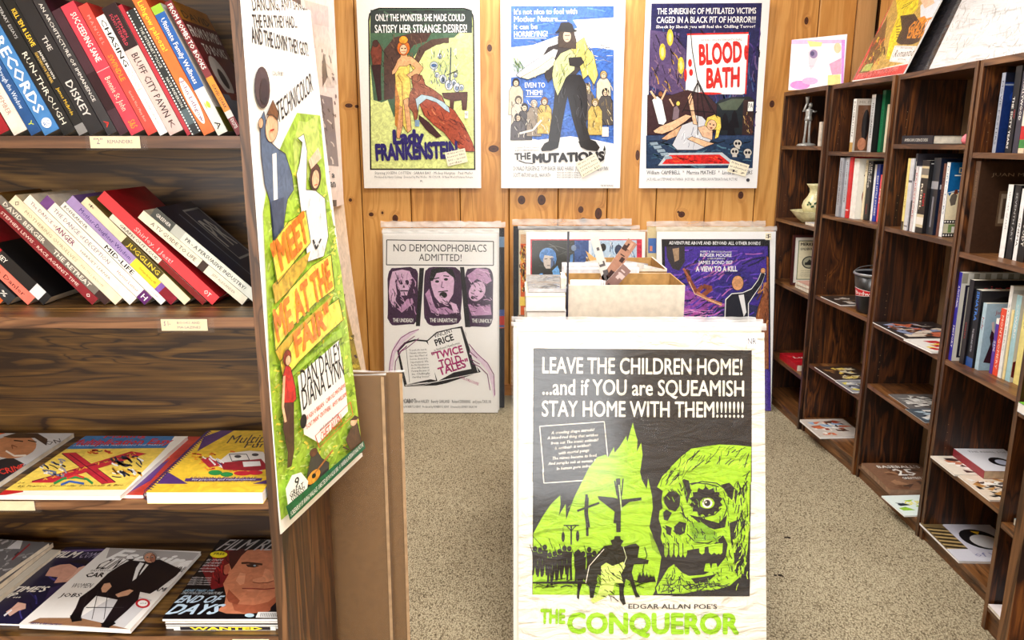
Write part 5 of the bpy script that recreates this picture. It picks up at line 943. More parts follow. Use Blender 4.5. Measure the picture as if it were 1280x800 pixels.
def aX(a):
    a.crop(0, 510, 2.758); Y = (246, 216, 96); R = (196, 40, 60); K = (40, 36, 50)
    a.poly([(258, 90), (618, 84), (572, 138), (196, 142)], (46, 120, 186)); a.poly([(196, 142), (572, 138), (432, 282), (6, 286)], Y); a.poly([(0, 283), (-60, 290), (-50, 310), (20, 300), (80, 290), (80, 286)], (200, 40, 44))
    a.text('Making', (356, 104), (504, 102), 13, (200, 40, 60), .04, 1); a.text('Multiplication Easy', (236, 128), (586, 124), 17, (200, 40, 60), .05, 1); a.text('STRATEGIES FOR MASTERING THE TABLES', (250, 133), (560, 130), 4, (230, 230, 240), 0, 1)
    a.line([(214, 158), (262, 156), (398, 256), (352, 262), (214, 158)], 3, K); a.poly([(214, 156), (262, 154), (398, 258), (350, 262)], R); a.poly([(102, 258), (180, 258), (506, 158), (452, 150)], R); a.line([(110, 254), (470, 156)], 3, (110, 20, 50)); a.line([(240, 160), (372, 256)], 3, (110, 20, 50))
    a.text('4 x 6 = 24   7 x 3 = 21', (150, 252), (470, 160), 8, (240, 190, 60), .0, 1); a.scrib(110, 170, 230, 236, 40, [(250, 250, 250), (150, 150, 170), (110, 120, 150), K], 26, 6, .4, 3); a.scrib(380, 166, 500, 240, 50, [(250, 250, 250), (50, 50, 90), (230, 170, 60), (60, 60, 70)], 26, 7, .4, 5); a.scrib(300, 146, 400, 160, 14, [(230, 120, 40), (200, 60, 60), (60, 120, 80)], 18, 6, .2, 4)
    a.line([(186, 262), (220, 244), (262, 240), (300, 246), (320, 262)], 8, (50, 150, 80)); a.line([(210, 266), (240, 254), (290, 262)], 7, (60, 110, 200)); a.line([(230, 244), (260, 232), (290, 242)], 7, (220, 60, 60)); a.text('by Franco, Donnelly, Simonelli & Bro', (60, 274), (424, 270), 6, (110, 90, 40), 0, 1)
    a.text('Grades 2-4', (10, 262), (80, 262), 5, (110, 90, 40), 0, 1)
GY = 'workbooks lying on the third left shelf'
flat((-.866, 1.2545, .9365), 0, .214, .275, .0075, 'red and purple workbook under the yellow one with the big red X', 'book', (196, 60, 50), lambda a: (a.crop(0, 510, 2.758), a.poly([(560, 150), (640, 100), (668, 88), (520, 250), (432, 300)], (90, 50, 130)), a.poly([(590, 90), (668, 88), (600, 170), (540, 200)], (204, 62, 48)), a.text('IT', (560, 190), (600, 160), 20, (240, 150, 60), .03, 1)), GY, page=M_WHITE, name='workbook')
flat((-.895, 1.236, .9442), -.012, .214, .278, .0075, 'yellow workbook with a big red X on its cover, third left shelf', 'book', (250, 248, 240), aX, GY, page=M_WHITE, name='workbook')
def aFun(a):
    a.crop(0, 510, 2.758); Y = (240, 200, 60); P = (84, 50, 120); R = (210, 40, 60)
    a.poly([(756, 60), (1100, 60), (1100, 300), (540, 268)], Y); a.poly([(770, 70), (815, 70), (680, 150), (700, 100)], P); a.poly([(540, 262), (570, 220), (648, 262)], P); a.poly([(870, 262), (960, 244), (1000, 262)], P)
    a.text('Multiple', (780, 122), (948, 118), 26, (50, 44, 60), .0, 2); a.text('Fun', (840, 138), (914, 136), 18, (50, 44, 60), .0, 2)
    a.scrib(650, 150, 930, 226, 60, [R, (230, 110, 40), (240, 150, 40)], 14, 5, .2, 7); a.poly([(790, 156), (860, 148), (908, 152), (930, 200), (900, 218), (780, 214), (740, 196)], (244, 240, 236)); a.poly([(760, 190), (900, 176), (930, 210), (880, 218), (770, 214)], (160, 30, 50)); a.poly([(836, 186), (896, 184), (900, 200), (840, 204)], (250, 250, 250)); a.line([(790, 160), (850, 160), (860, 180), (800, 184), (790, 160)], 2.5, (60, 60, 70)); a.ell(820, 168, 12, 5, (60, 60, 70)); a.ell(880, 162, 12, 5, (60, 60, 70)); a.poly([(690, 176), (730, 168), (760, 200), (720, 206)], (190, 40, 60)); a.scrib(690, 165, 780, 205, 14, [P, (250, 250, 250)], 26, 5, .8, 2)
    a.ell(742, 224, 24, 9, (40, 140, 70)); a.ell(782, 230, 22, 8, (40, 140, 70)); a.ell(836, 226, 30, 8, R); a.ell(880, 224, 26, 8, R); a.text('ADDITION SUPPORT SKILLS', (650, 246), (880, 246), 7, P, .03, 1); a.text('FUN TIPS AND FAST MATH ACTIVITIES TO GO', (646, 256), (880, 257), 6, P, 0, 1); a.poly([(640, 244), (905, 243), (900, 252), (636, 254)], P, False); a.text('for practice and reinforcement', (660, 251), (880, 250), 5, (250, 250, 250), 0, 1)
r = flat((-.635, 1.235, .9365), 0, .201, .292, .022, 'spiral-bound yellow math activity book, right end of the third left shelf', 'book', (240, 200, 60), aFun, page=M_WHITE, name='spiral_workbook', coverc=(240, 200, 70))
m = MB()
for i in range(34):
    y = .008+i*.0083; pts = [(.006+.011*math.cos(q)-.006, y+.001*q, .011+.0135*math.sin(q)) for q in [PI*2*j/8 for j in range(9)]]; m.tube(pts, [.0009]*9, 5, False)
tag(m.build('spiral_binding', plain((60, 44, 90), .3, .5), r, smooth=True), kind='stuff')
# bottom visible shelf: magazines
GM = 'magazines on the fourth left shelf'
def aTU(a):
    a.crop(0, 600, 4); K = (20, 20, 44)
    a.poly([(-100, 800), (250, 340), (560, 370), (340, 790)], (26, 24, 58)); a.poly([(230, 350), (560, 345), (555, 352), (235, 362)], (110, 90, 150)); a.scrib(60, 420, 500, 720, 60, [(40, 36, 100), (16, 14, 34), (60, 56, 130)], 60, 10, 1.0, 3, clip=[(60, 700), (230, 420), (500, 420), (330, 730)])
    a.poly([(226, 480), (250, 440), (300, 424), (350, 420), (386, 440), (380, 470), (340, 510), (270, 516), (290, 486)], (214, 160, 140)); a.poly([(330, 500), (370, 470), (390, 440), (420, 430), (460, 436), (430, 480), (370, 512)], (226, 178, 158)); a.poly([(340, 408), (420, 396), (470, 420), (400, 420)], (30, 26, 34)); a.poly([(180, 700), (250, 540), (330, 520), (300, 640), (250, 730)], (50, 40, 80))
    a.poly([(30, 660), (60, 640), (90, 612), (130, 620), (128, 644), (90, 656), (50, 682)], (220, 176, 160)); a.line([(20, 680), (60, 650)], 8, (230, 230, 240))
    a.text('FILM', (250, 388), (372, 388), 26, W_, .05, 1, it=.3); a.text('COMMENT', (384, 390), (560, 390), 24, (190, 180, 210), 0, 1, it=.3); a.text("TIME'S", (40, 560), (216, 560), 24, W_, .05, 1, it=.3); a.text('UP...', (-10, 590), (100, 590), 22, W_, .05, 1, it=.3)
flat((-1.01, 1.285, .6635), -.05, .21, .277, .005, 'dark blue film magazine with a hand over a face, left of the man-in-suit magazine', 'magazine', (30, 28, 60), aTU, GM, page=M_WHITE)
def aES(a):
    a.crop(0, 600, 4); K = (26, 18, 24)
    a.poly([(100, 800), (560, 320), (1020, 360), (700, 800)], (238, 236, 234)); a.poly([(560, 330), (1030, 366), (1000, 410), (530, 392)], (176, 172, 172))
    a.poly([(380, 700), (600, 560), (760, 600), (620, 740)], (206, 206, 210)); a.poly([(200, 690), (400, 690), (640, 745), (640, 770), (140, 715)], (150, 110, 80))
    a.text('Esquire', (528, 396), (940, 440), 50, (250, 250, 250), .06, 2, it=.3)
    a.text('CLINT', (460, 446), (600, 446), 46, K, .03, 1, it=.3); a.text('EASTWOOD', (452, 458), (560, 458), 8, K, 0, 1); a.text('CAR', (420, 486), (512, 486), 20, K, .05, 1); a.text('WOMEN', (350, 540), (450, 540), 20, (60, 60, 60), .0, 1); a.text('JOBS', (294, 586), (396, 586), 17, K, .04, 1)
    a.crop(160, 660, 5.714); a.text('ROMNEY', (250, 316), (418, 316), 36, K, .03, 1, it=.2); a.text('CARE', (254, 332), (356, 332), 12, K, .02, 1); a.text('OBAMA', (106, 450), (286, 456), 26, K, .04, 1, it=.2); a.ell(106, 540, 52, 34, (190, 30, 44)); a.ell(106, 540, 36, 22, (244, 244, 244)); a.text('ISSUE', (84, 545), (128, 545), 8, K, 0, 1)
    for i in range(4): a.text('an essential report on it', (196-i*10, 350+i*14), (330-i*10, 352+i*14), 6, (120, 120, 120), 0, 1)
    a.crop(0, 600, 4); a.out = ((40, 30, 30), 2)
    a.poly([(600, 430), (650, 404), (720, 410), (800, 400), (905, 450), (880, 480), (800, 540), (750, 570), (700, 560), (690, 600), (640, 650), (560, 720), (540, 745), (505, 735), (560, 650), (590, 600), (540, 590), (480, 580), (420, 640), (400, 690), (360, 700), (350, 690), (380, 640), (400, 590), (470, 540), (540, 470)], K)
    a.poly([(350, 680), (400, 660), (410, 705), (360, 712)], (14, 12, 14)); a.poly([(500, 720), (560, 700), (580, 720), (530, 750)], (14, 12, 14))
    a.poly([(700, 412), (745, 425), (690, 490), (660, 510), (680, 440)], (240, 240, 240)); a.line([(726, 420), (700, 460), (684, 500)], 9, K)
    a.poly([(505, 545), (520, 520), (550, 515), (560, 535), (530, 565), (510, 565)], (210, 160, 130)); a.poly([(575, 575), (610, 560), (650, 548), (670, 555), (640, 580), (590, 590)], (210, 160, 130))
    for i in range(3): a.line([(440+i*50, 560), (400+i*60, 700)], 3, (50, 46, 50))
    a.line([(430, 640), (620, 640)], 3, (60, 56, 60))
    person_face(a, 750, 392, 30, 26, (206, 152, 124), (196, 190, 186), (170, 112, 90))
    a.text('BEST & BRIGHTEST', (150, 725), (300, 735), 10, (50, 40, 110), .03, 1)
flat((-.917, 1.268, .6688), -.075, .215, .277, .008, 'white magazine with a grey-haired man seated in a black suit, fourth left shelf', 'magazine', (240, 238, 236), aES, GM, page=M_WHITE)
def aFR(a):
    a.crop(160, 660, 5.714); K = (18, 14, 18)
    a.poly([(240, 640), (640, 60), (1300, 60), (1300, 650)], K); a.poly([(520, 290), (700, 160), (800, 160), (760, 240), (680, 420), (600, 440)], (120, 24, 30)); a.scrib(600, 180, 740, 440, 40, [(180, 40, 40), (70, 14, 20)], 50, 8, 1.2, 4)
    a.poly([(640, 590), (690, 540), (700, 480), (680, 400), (720, 330), (684, 316), (690, 270), (720, 256), (750, 250), (800, 190), (850, 160), (960, 150), (1110, 150), (1130, 420), (1120, 520), (1000, 600), (850, 615), (700, 612)], (206, 130, 96))
    a.poly([(720, 170), (800, 150), (860, 155), (810, 200), (770, 260), (740, 300), (724, 260)], (70, 26, 24)); a.poly([(740, 530), (780, 545), (900, 552), (1000, 530), (1120, 440), (1120, 520), (1000, 600), (850, 615), (760, 590)], (176, 98, 70)); a.poly([(700, 490), (720, 440), (760, 480), (800, 520), (780, 550), (720, 530)], (160, 84, 60))
    a.line([(810, 252), (860, 250), (960, 262)], 14, (70, 36, 28)); a.line([(1060, 280), (1110, 284)], 12, (70, 36, 28)); a.poly([(840, 262), (890, 258), (940, 272), (900, 284), (856, 280)], (60, 40, 36)); a.ell(905, 270, 10, 6, (150, 170, 190)); a.line([(1050, 300), (1110, 306)], 8, (60, 40, 36))
    a.poly([(980, 290), (1010, 300), (1040, 350), (1040, 380), (980, 396), (890, 388), (890, 370), (960, 350)], (224, 150, 114)); a.line([(890, 388), (930, 396), (1000, 392), (1040, 378)], 5, (130, 66, 50)); a.line([(814, 434), (900, 434), (980, 440), (1060, 430)], 7, (150, 66, 60)); a.line([(850, 450), (960, 452)], 4, (224, 150, 120)); a.poly([(800, 320), (840, 330), (830, 400), (800, 410), (770, 380)], (226, 154, 118)); a.ell(705, 300, 20, 36, (190, 100, 76), rot=.3)
    a.poly([(1020, 570), (1120, 470), (1140, 480), (1130, 640), (1010, 640)], (24, 20, 26)); a.text('FILM REVIEW', (624, 160), (1300, 164), 72, (190, 186, 186), .02, 2, it=.35); a.text('FREE FOURDAYS! · JOBS INSIDE', (740, 78), (1200, 92), 14, (150, 140, 140), 0, 1)
    a.ell(648, 192, 62, 24, (240, 220, 40)); a.text('FREE', (610, 194), (690, 194), 14, K, .03, 1)
    for i, (x, t) in enumerate(((560, 'BLONDE'), (548, 'PIG GLAND'), (530, 'BEATRICE'), (510, 'and a silver screen'), (500, 'and a new image'))): a.text(t, (x, 236+i*20), (x+110, 238+i*20), 11, (214, 210, 214), .02, 1, it=.3)
    for i in range(4): a.text('RAVELS of the century', (446-i*8, 362+i*16), (590-i*2, 364+i*16), 10, (214, 210, 214), .02, 1, it=.3)
    a.text('ARNIE TAKES ON', (392, 456), (600, 458), 14, (150, 190, 220), .03, 1, it=.3); a.text('THE FORCES OF NATURE', (372, 476), (660, 478), 16, (190, 200, 210), .03, 1, it=.3); a.text('END OF', (330, 536), (630, 538), 48, (190, 214, 236), .05, 2, it=.4); a.text('DAYS', (256, 618), (620, 618), 66, (190, 214, 236), .05, 2, it=.4)
    a.poly([(930, 604), (1118, 604), (1106, 648), (912, 644)], (244, 244, 244)); [a.line([(950+i*9, 612), (944+i*9, 640)], 3, K, i == 0) for i in range(16)]; a.ell(868, 628, 34, 14, (190, 220, 236))
flat((-.646, 1.272, .6635), .0, .214, .285, .0075, 'bottom magazine of the pile with a yellow word on its front edge', 'magazine', (40, 40, 44), None, GM, page=M_WHITE)
r = flat((-.6455, 1.27, .6712), -.003, .213, .285, .004, 'black-covered magazine in the middle of the pile with the big face', 'magazine', (30, 30, 34), None, GM, page=M_WHITE)
flat((-.6465, 1.272, .6755), .004, .213, .285, .005, 'pale magazine directly under the film review with the big face', 'magazine', (214, 200, 190), None, GM, page=M_WHITE)
flat((-.6505, 1.27, .6808), .0, .217, .292, .006, 'film magazine with a large close-up male face, top of its pile on the fourth shelf', 'magazine', (24, 20, 24), aFR, GM, page=M_WHITE)
a = Art(.19, .0085, (244, 240, 230)); a.quad(.012, .0006, .18, .0078, (40, 38, 44)); a.text('WANTED', (.03, .0012), (.165, .0012), .006, (244, 230, 60), .06, 1); o = a.build('edge_print', M_GLOSS, None, (-.63, 1.2675, .6638)); o.parent = [q for q in COL.objects if q.get('label', '').startswith('bottom magazine of the pile')][0]; o.location = Vector((0, 0, 0))-o.parent.location
for i, (w_, h_, rz_, t_, c_, lab) in enumerate(((.215, .27, -.1, .012, (206, 200, 188), 'pale thick magazine at the bottom of the left edge pile'), (.213, .272, -.06, .012, (90, 90, 92), 'grey glossy magazine in the middle of the left edge pile'), (.21, .27, -.14, .010, (112, 112, 116), 'silver-grey glossy magazine on top of the left edge pile, fourth shelf'))):
    def g(a, i=i):
        a.crop(0, 600, 4); a.scrib(-60, 290, 240, 560, 40, [(60, 60, 66), (150, 150, 152), (200, 200, 204)], 50, 8, -.6, 3+i); a.poly([(30, 345), (90, 300), (120, 300), (100, 345)], (230, 230, 234)); a.line([(60, 400), (150, 320)], 8, (150, 40, 50))
    flat((-1.235+[0, -.01, -.022][i], 1.29, [.6635, .6757, .6879][i]), rz_+.0, w_, h_, t_, lab, 'magazine', c_, g if i else None, GM, page=M_PAGE)
# ------------------------------------------------------------------ stand behind the tilted bundle, with boxes
t = empty('display_stand', (.35, 2.62, 0), 0, 'dark wooden stand hidden behind the tilted poster bundle, carrying the white boxes', 'stand')
m = MB(); m.box(-.325, .36, -.44, .62, .80, .825); m.build('top_board', M_WX, t)
for sx in (-.32, .315):
    for sy in (-.43, .575): m = MB(); m.box(sx, sx+.04, sy, sy+.04, 0, .80); m.build('leg', M_WZ, t)
m = MB(); m.box(-.30, .335, -.42, .60, .25, .268); m.build('lower_shelf', M_WX, t)
M_CARD = plain((226, 216, 200), .85, .1, .03); M_TAN = plain((186, 146, 92), .85, .1, .05); M_GREYL = plain((206, 202, 204), .5, .4, .05)
def carton(x0, x1, y0, y1, z0, z1, label, out, inn, flaps=True):
    W, D, Hh = x1-x0, y1-y0, z1-z0; c = .004
    t = empty('cardboard_box', (x0, y0, z0), 0, label, 'box')
    m = MB(); m.box(0, W, 0, c, 0, Hh); m.build('front_panel', out, t)
    m = MB(); m.box(0, W, D-c, D, 0, Hh, front=1); m.build('back_panel', [out, inn], t)
    m = MB(); m.box(0, c, c, D-c, 0, Hh, rx=1); m.build('side_panel', [out, inn], t)
    m = MB(); m.box(W-c, W, c, D-c, 0, Hh, 1); m.build('side_panel', [out, inn], t)
    m = MB(); m.box(c, W-c, c, D-c, 0, c); m.build('bottom_panel', out, t)
    return t
b1 = carton(.182, .56, 2.45, 2.69, .8255, 1.10, 'open white cardboard box of bagged comics, front one on the stand', M_CARD, M_TAN)
m = MB(); m.face([(-.012, 0, .275), (0, .0, .275), (0, .235, .275), (-.012, .235, .279)]); m.box(-.014, -.001, .0, .24, .262, .268); m.build('folded_rim', M_CARD, b1)
R = random.Random(3)
b3 = carton(.165, .50, 2.70, 2.795, .8255, 1.075, 'narrow white box of comics wedged between the front white box and the tan box', M_CARD, M_TAN)
for i in range(14):
    fr = i < 8
    y = 2.462+i*.0125 if fr else 2.708+(i-8)*.0095
    x = (.19+.004*i if fr else .175+R.uniform(0, .012)); wv = .10 if fr else .27; zt = (1.112-.003*i if fr else 1.108+.003*(i-8))+R.uniform(-.003, .003)
    od = ['frontmost', 'second', 'third', 'fourth', 'fifth', 'sixth', 'seventh', 'rearmost']
    o = empty('bagged_comic', (x, y, .83), 0, (od[i]+' narrow bagged comic counted from the front edge of the front white box') if fr else (['frontmost', 'second', 'third', 'fourth', 'fifth', 'rearmost'][i-8]+' wide bagged comic in the narrow box just behind the front box'), 'comic', 'bagged comics in the front white box' if fr else 'bagged comics in the narrow box')
    m = MB(); h_ = zt-.83; s = .024 if fr else .02
    m.face([(0, 0, 0), (wv, 0, 0), (wv, s, h_), (0, s, h_)]); m.face([(0, .004, 0), (wv, .004, 0), (wv, s+.004, h_), (0, s+.004, h_)]); m.face([(0, s, h_), (wv, s, h_), (wv, s+.004, h_), (0, s+.004, h_)]); m.face([(wv, 0, 0), (wv, .004, 0), (wv, s+.004, h_), (wv, s, h_)])
    m.build('board', M_GREYL if i % 3 else M_WHITE, o)
b2 = carton(.30, .57, 2.80, 3.10, .8255, 1.095, 'open tan cardboard box behind the white comic box', M_TAN, M_TAN)
m = MB(); m.box(.001, .27, -.0015, 0, .262, .27); m.box(.0, .0045, .0, .3, .2702, .272); m.box(.265, .27, .0, .3, .2702, .272); m.build('white_rim', M_CARD, b2)
m = MB(); m.face([(.0, .01, .27), (.03, .0, .24), (.05, .24, .262), (-.004, .28, .30)]); m.build('loose_flap', M_TAN, b2)
for i, (x, y, z, rz, ln, lean, col) in enumerate(((.33, 2.86, .84, .15, .20, -.1, (226, 222, 214)), (.345, 2.875, .84, .1, .2, .0, (196, 192, 188)), (.475, 2.88, .84, -.2, .2, .2, (230, 226, 220)), (.44, 2.90, .84, -.3, .21, .1, (160, 156, 160)), (.41, 2.89, .84, -.25, .215, .15, (216, 212, 206)))):
    o = empty('card_sheet', (x, y, z), rz, ['white card standing upright at the left of the tan box', 'grey card standing just right of the leftmost white card in the tan box', 'white card fanned at the right of the tan box', 'grey card between the fanned white cards in the tan box', 'white card fanned behind the tilted photo strips in the tan box'][i], 'card', 'loose cards in the tan box')
    o.rotation_euler = (0, lean, rz); m = MB(); m.box(-.03, .05, 0, .0012, 0, ln+.06+.02*(i == 0)); m.build('card', plain(col, .6, .3), o)
for i, (x0, z0, x1, z1, y, cols, lab) in enumerate((((.305), 1.10, .352, 1.235, 2.60, [(214, 210, 204), (90, 86, 88)], 'narrow grey photo strip sticking up at the left of the front box'), (.272, 1.08, .375, 1.235, 2.66, [(176, 130, 108), (60, 40, 40), (206, 160, 136)], 'brown-toned photo strip tilting right out of the front box'), (.268, 1.075, .345, 1.16, 2.60, [(140, 110, 104), (50, 40, 46), (210, 190, 186)], 'dark-toned curled photo strip in the middle of the front box'))):
    w_ = .038 if i else .028; dx, dz = x1-x0, z1-z0; L = math.hypot(dx, dz); ang = math.atan2(dx, dz)
    if i == 0: ang = -.30; x0 = .335; z0 = 1.07; L = .165; y = 2.66
    o = empty('photo_strip', (x0, y, z0-.05), 0, lab, 'photo'); o.rotation_euler = (0, ang, 0)
    a = Art(w_, L+.05, cols[0]); R2 = random.Random(i)
    for k in range(10): q = R2.uniform(.1, .9)*a.h; a.quad(R2.uniform(0, w_*.5), q, R2.uniform(w_*.5, w_), q+a.h*R2.uniform(.03, .12), R2.choice(cols))
    m = MB(); m.box(0, w_, 0, .0015, 0, L+.05); m.build('photo_paper', M_WHITE, o); a.build('photo_print', M_GLOSS, o, (0, 0, 0))
# stack of boards at the left and upright divider
zz = .8255
for i, (tk, y, ext, lab) in enumerate(((.125, 2.36, 0, 'thick lowest bundle of white boards left of the white box'), (.045, 2.352, .002, 'thin bundle of white boards, second of the pile left of the white box'), (.04, 2.358, -.002, 'thin bundle of white boards, third of the pile left of the white box'), (.05, 2.35, .001, 'thick top bundle of white boards left of the white box'))):
    o = empty('board_bundle', (.045-ext, y, zz), 0, lab, 'stack', 'bundles of white boards'); m = MB(); m.box(0, .122, 0, .25, .001, tk-.004); m.build('boards', M_WHITE, o); m = MB(); m.box(-.001, .123, -.001, .25, tk-.004, tk-.001); m.build('wrapper', M_CREAM if i % 2 else M_GREYL, o); zz += tk
o = empty('plastic_folder', (.052, 2.40, zz+.0005), .0, 'grey clear plastic folder lying on top of the white bundles', 'folder'); m = MB(); m.box(0, .12, 0, .26, 0, .012); m.build('sheets', plain((176, 176, 184), .25, .6), o); m = MB(); m.face([(-.002, -.003, .013), (.125, -.003, .013), (.125, .26, .0132), (-.002, .26, .0132)]); m.build('clear_cover', M_CLEAR, o)
o = empty('divider_strip', (.1745, 2.425, .8255), 0, 'thin dark blue upright strip standing between white bundles and white box', 'strip'); m = MB(); m.box(0, .0065, 0, .004, 0, .45); m.build('strip', plain((20, 22, 48), .25, .6), o)
o = empty('board_stiffener', (.158, 2.44, .8255), 0, 'cream board edge standing left of the white box', 'board'); m = MB(); m.box(0, .0155, .0, .05, 0, .30); m.build('cardboard', M_CARD, o)

# ------------------------------------------------------------------ right bookcases: books
def rb(u, z, lx, ly, t, h, d, sp, cv, label, group, lines=(), blocks=(), front=None, lean=0, hard=False):
    x, y = uw(u, lx, ly); return book((x, y, z+.0005), UF[u][2], lean, t, h, d, sp, cv, label, group, lines, blocks, front, hard=hard)
G21, G22, G32, G41, G42, G43 = 'books on the top shelf above the beverage bucket', 'books on the second shelf above the beverage bucket', 'books on the second shelf of the third bookcase', 'books on the top shelf of the fourth bookcase', 'books around the big brown art book', 'books on the long middle shelf of the fourth bookcase'
rb(2, 1.505, .22, .01, .03, .245, .20, (226, 226, 220), (190, 180, 168), 'white book with a brown portrait cover, first book above the bucket', G21, [('EXHIBITION', .05, .7, .6, (120, 116, 110), .5, 0)], [(.82, 1, (190, 150, 80))], fcv(('q', .1, .02, .98, .88, (110, 76, 56)), ('e', .62, .5, .22, .3, (30, 22, 22)), ('e', .5, .15, .25, .12, (196, 130, 96)), ('t', 'MILES', .15, .9, .91, .05, (150, 140, 130)), sx=.42))
rb(2, 1.505, .266, .074, .035, .262, .17, (206, 206, 206), (28, 26, 28), 'silver-spined book with a black cover, beside the brown portrait one', G21, [('PHOTOGRAPHERS', .15, .75, .5, (60, 60, 60))], [(0, .05, W_)])
rb(2, 1.505, .309, .102, .026, .278, .15, (26, 116, 72), (30, 100, 66), 'green book on the top shelf above the bucket', G21, [('RACING', .3, .6, .5, (18, 80, 50))])
rb(2, 1.505, .343, .112, .02, .215, .14, (226, 214, 186), (232, 222, 196), 'cream book with a black square emblem, next to the green one', G21, [], [], fcv(('q', .3, .66, .8, .9, (40, 36, 36)), ('e', .55, .78, .12, .06, W_), sx=.5))
for lx, ly, t, h, d, sp, cv, lab, ln, bl, fr in (
 (.141, .01, .034, .286, .22, (160, 164, 172), (150, 150, 156), 'grey book, leftmost on the shelf below the brown portrait book', [('HOLLYWOOD MUSICALS', .05, .8, .5, (60, 60, 66))], [], None),
 (.181, .02, .032, .288, .22, (186, 190, 198), (170, 172, 178), 'light grey book, second on the shelf below the brown portrait book', [('HOLLYWOOD COSTUME', .08, .75, .5, (60, 60, 66))], [], None),
 (.216, .023, .028, .291, .235, (206, 34, 40), (196, 30, 36), 'tall bright red book between grey and white ones', [], [(.86, .88, (240, 200, 200))], None),
 (.247, .03, .05, .285, .2, (240, 238, 230), (238, 236, 226), 'white book with a red rose-like mark and script on its cover', [], [], fcv(('t', 'Cit', .35, .85, .68, .09, (70, 60, 60)), ('e', .55, .38, .2, .12, (150, 50, 50)), ('e', .5, .3, .1, .08, (190, 120, 90)), sx=.36)),
 (.306, .057, .018, .28, .2, (232, 216, 180), (220, 206, 170), 'cream narrow book left of the black one with gold round mark', [('VOGUE', .05, .2, .6, K_)], [], None),
 (.326, .059, .04, .275, .19, (26, 24, 26), (26, 24, 26), 'black book with white stacked title and gold round mark on its spine', [('LIFE OF', .06, .36, .38, W_, .78), ('HOLLYWOOD', .04, .45, .4, W_, .35), ('WARNER', .72, .9, .2, (190, 60, 50))], [], None),
 (.371, .068, .018, .26, .18, (240, 240, 240), (40, 60, 150), 'white-spined slim book just left of the blue one', [], [], None),
 (.391, .069, .027, .262, .18, (36, 66, 170), (40, 60, 150), 'royal blue book with white lettering, below the green one', [('BEST LITTLE STORIES', .2, .9, .6, W_, .5, .02)], [], None),
 (.421, .073, .016, .215, .17, (236, 90, 90), (230, 96, 90), 'salmon red short book at the right end below the green one', [('FILM', .3, .6, .6, W_)], [], None)):
    rb(2, 1.19, lx, ly, t, h, d, sp, cv, lab, G22, ln, bl, fr)
for k, (lx, ly, t, h, d, sp, cv, lab, ln, bl, fr) in enumerate((
 (.146, .01, .018, .295, .22, (236, 214, 130), (236, 220, 150), 'pale yellow book, leftmost beside the film book with the blue cover', [('CAGNEY', .3, .7, .5, (180, 150, 90))], [(.88, 1, (60, 50, 40))], None),
 (.166, .011, .028, .295, .22, (206, 206, 210), (190, 190, 196), 'pale grey thick book right of the pale yellow one', [], [(.3, .33, (90, 90, 100)), (.93, .95, (120, 120, 130))], None),
 (.196, .015, .014, .315, .2, (40, 40, 48), (50, 48, 56), 'slim dark book sticking up, third of its shelf', [('-', .1, .2, .5, W_)], [(.35, .6, (150, 140, 150))], None),
 (.211, .014, .018, .265, .2, (214, 206, 206), (210, 200, 200), 'white book with red lettering down its spine', [('BARRYMORE', .1, .8, .6, (180, 50, 50), .5, .02)], [], None),
 (.231, .016, .018, .262, .2, (244, 244, 242), (240, 238, 236), 'plain white book just before the black and cream one', [('McQUEEN', .4, .7, .3, (190, 190, 190))], [], None),
 (.251, .017, .055, .29, .2, (30, 28, 28), (26, 24, 26), 'thick black book with cream photo panels on its spine', [('REBEL', .32, .68, .3, (230, 220, 200), .3, .02), ('MGM', .45, .62, .3, (200, 40, 50), .72, .03)], [(.08, .24, (206, 190, 150)), (.74, .92, (200, 188, 156)), (.11, .2, (120, 112, 100)), (.78, .88, (230, 226, 216))], fcv(('t', 'The Best', .02, .95, .9, .06, (190, 190, 190)), ('q', .1, .1, .9, .7, (50, 30, 30)))),
 (.311, .031, .05, .30, .21, (40, 42, 48), (26, 32, 50), 'tall black glossy book with a dark blue cover', [('I', .5, .9, .3, (120, 120, 130))], [(.3, .4, (150, 150, 156))], fcv(('q', .05, .6, .9, .66, (170, 170, 176)), ('q', .05, .05, .9, .5, (20, 30, 50)), sx=.5)),
 (.371, .039, .017, .28, .19, (110, 70, 60), (90, 60, 50), 'brown patterned slim book left of the blue-covered film book', [('HITCHCOCK', .2, .7, .7, (40, 30, 30), .5, .02)], [], None))):
    rb(3, 1.19, lx, ly, t, h, d, sp, cv, lab, G32, ln, bl, fr)
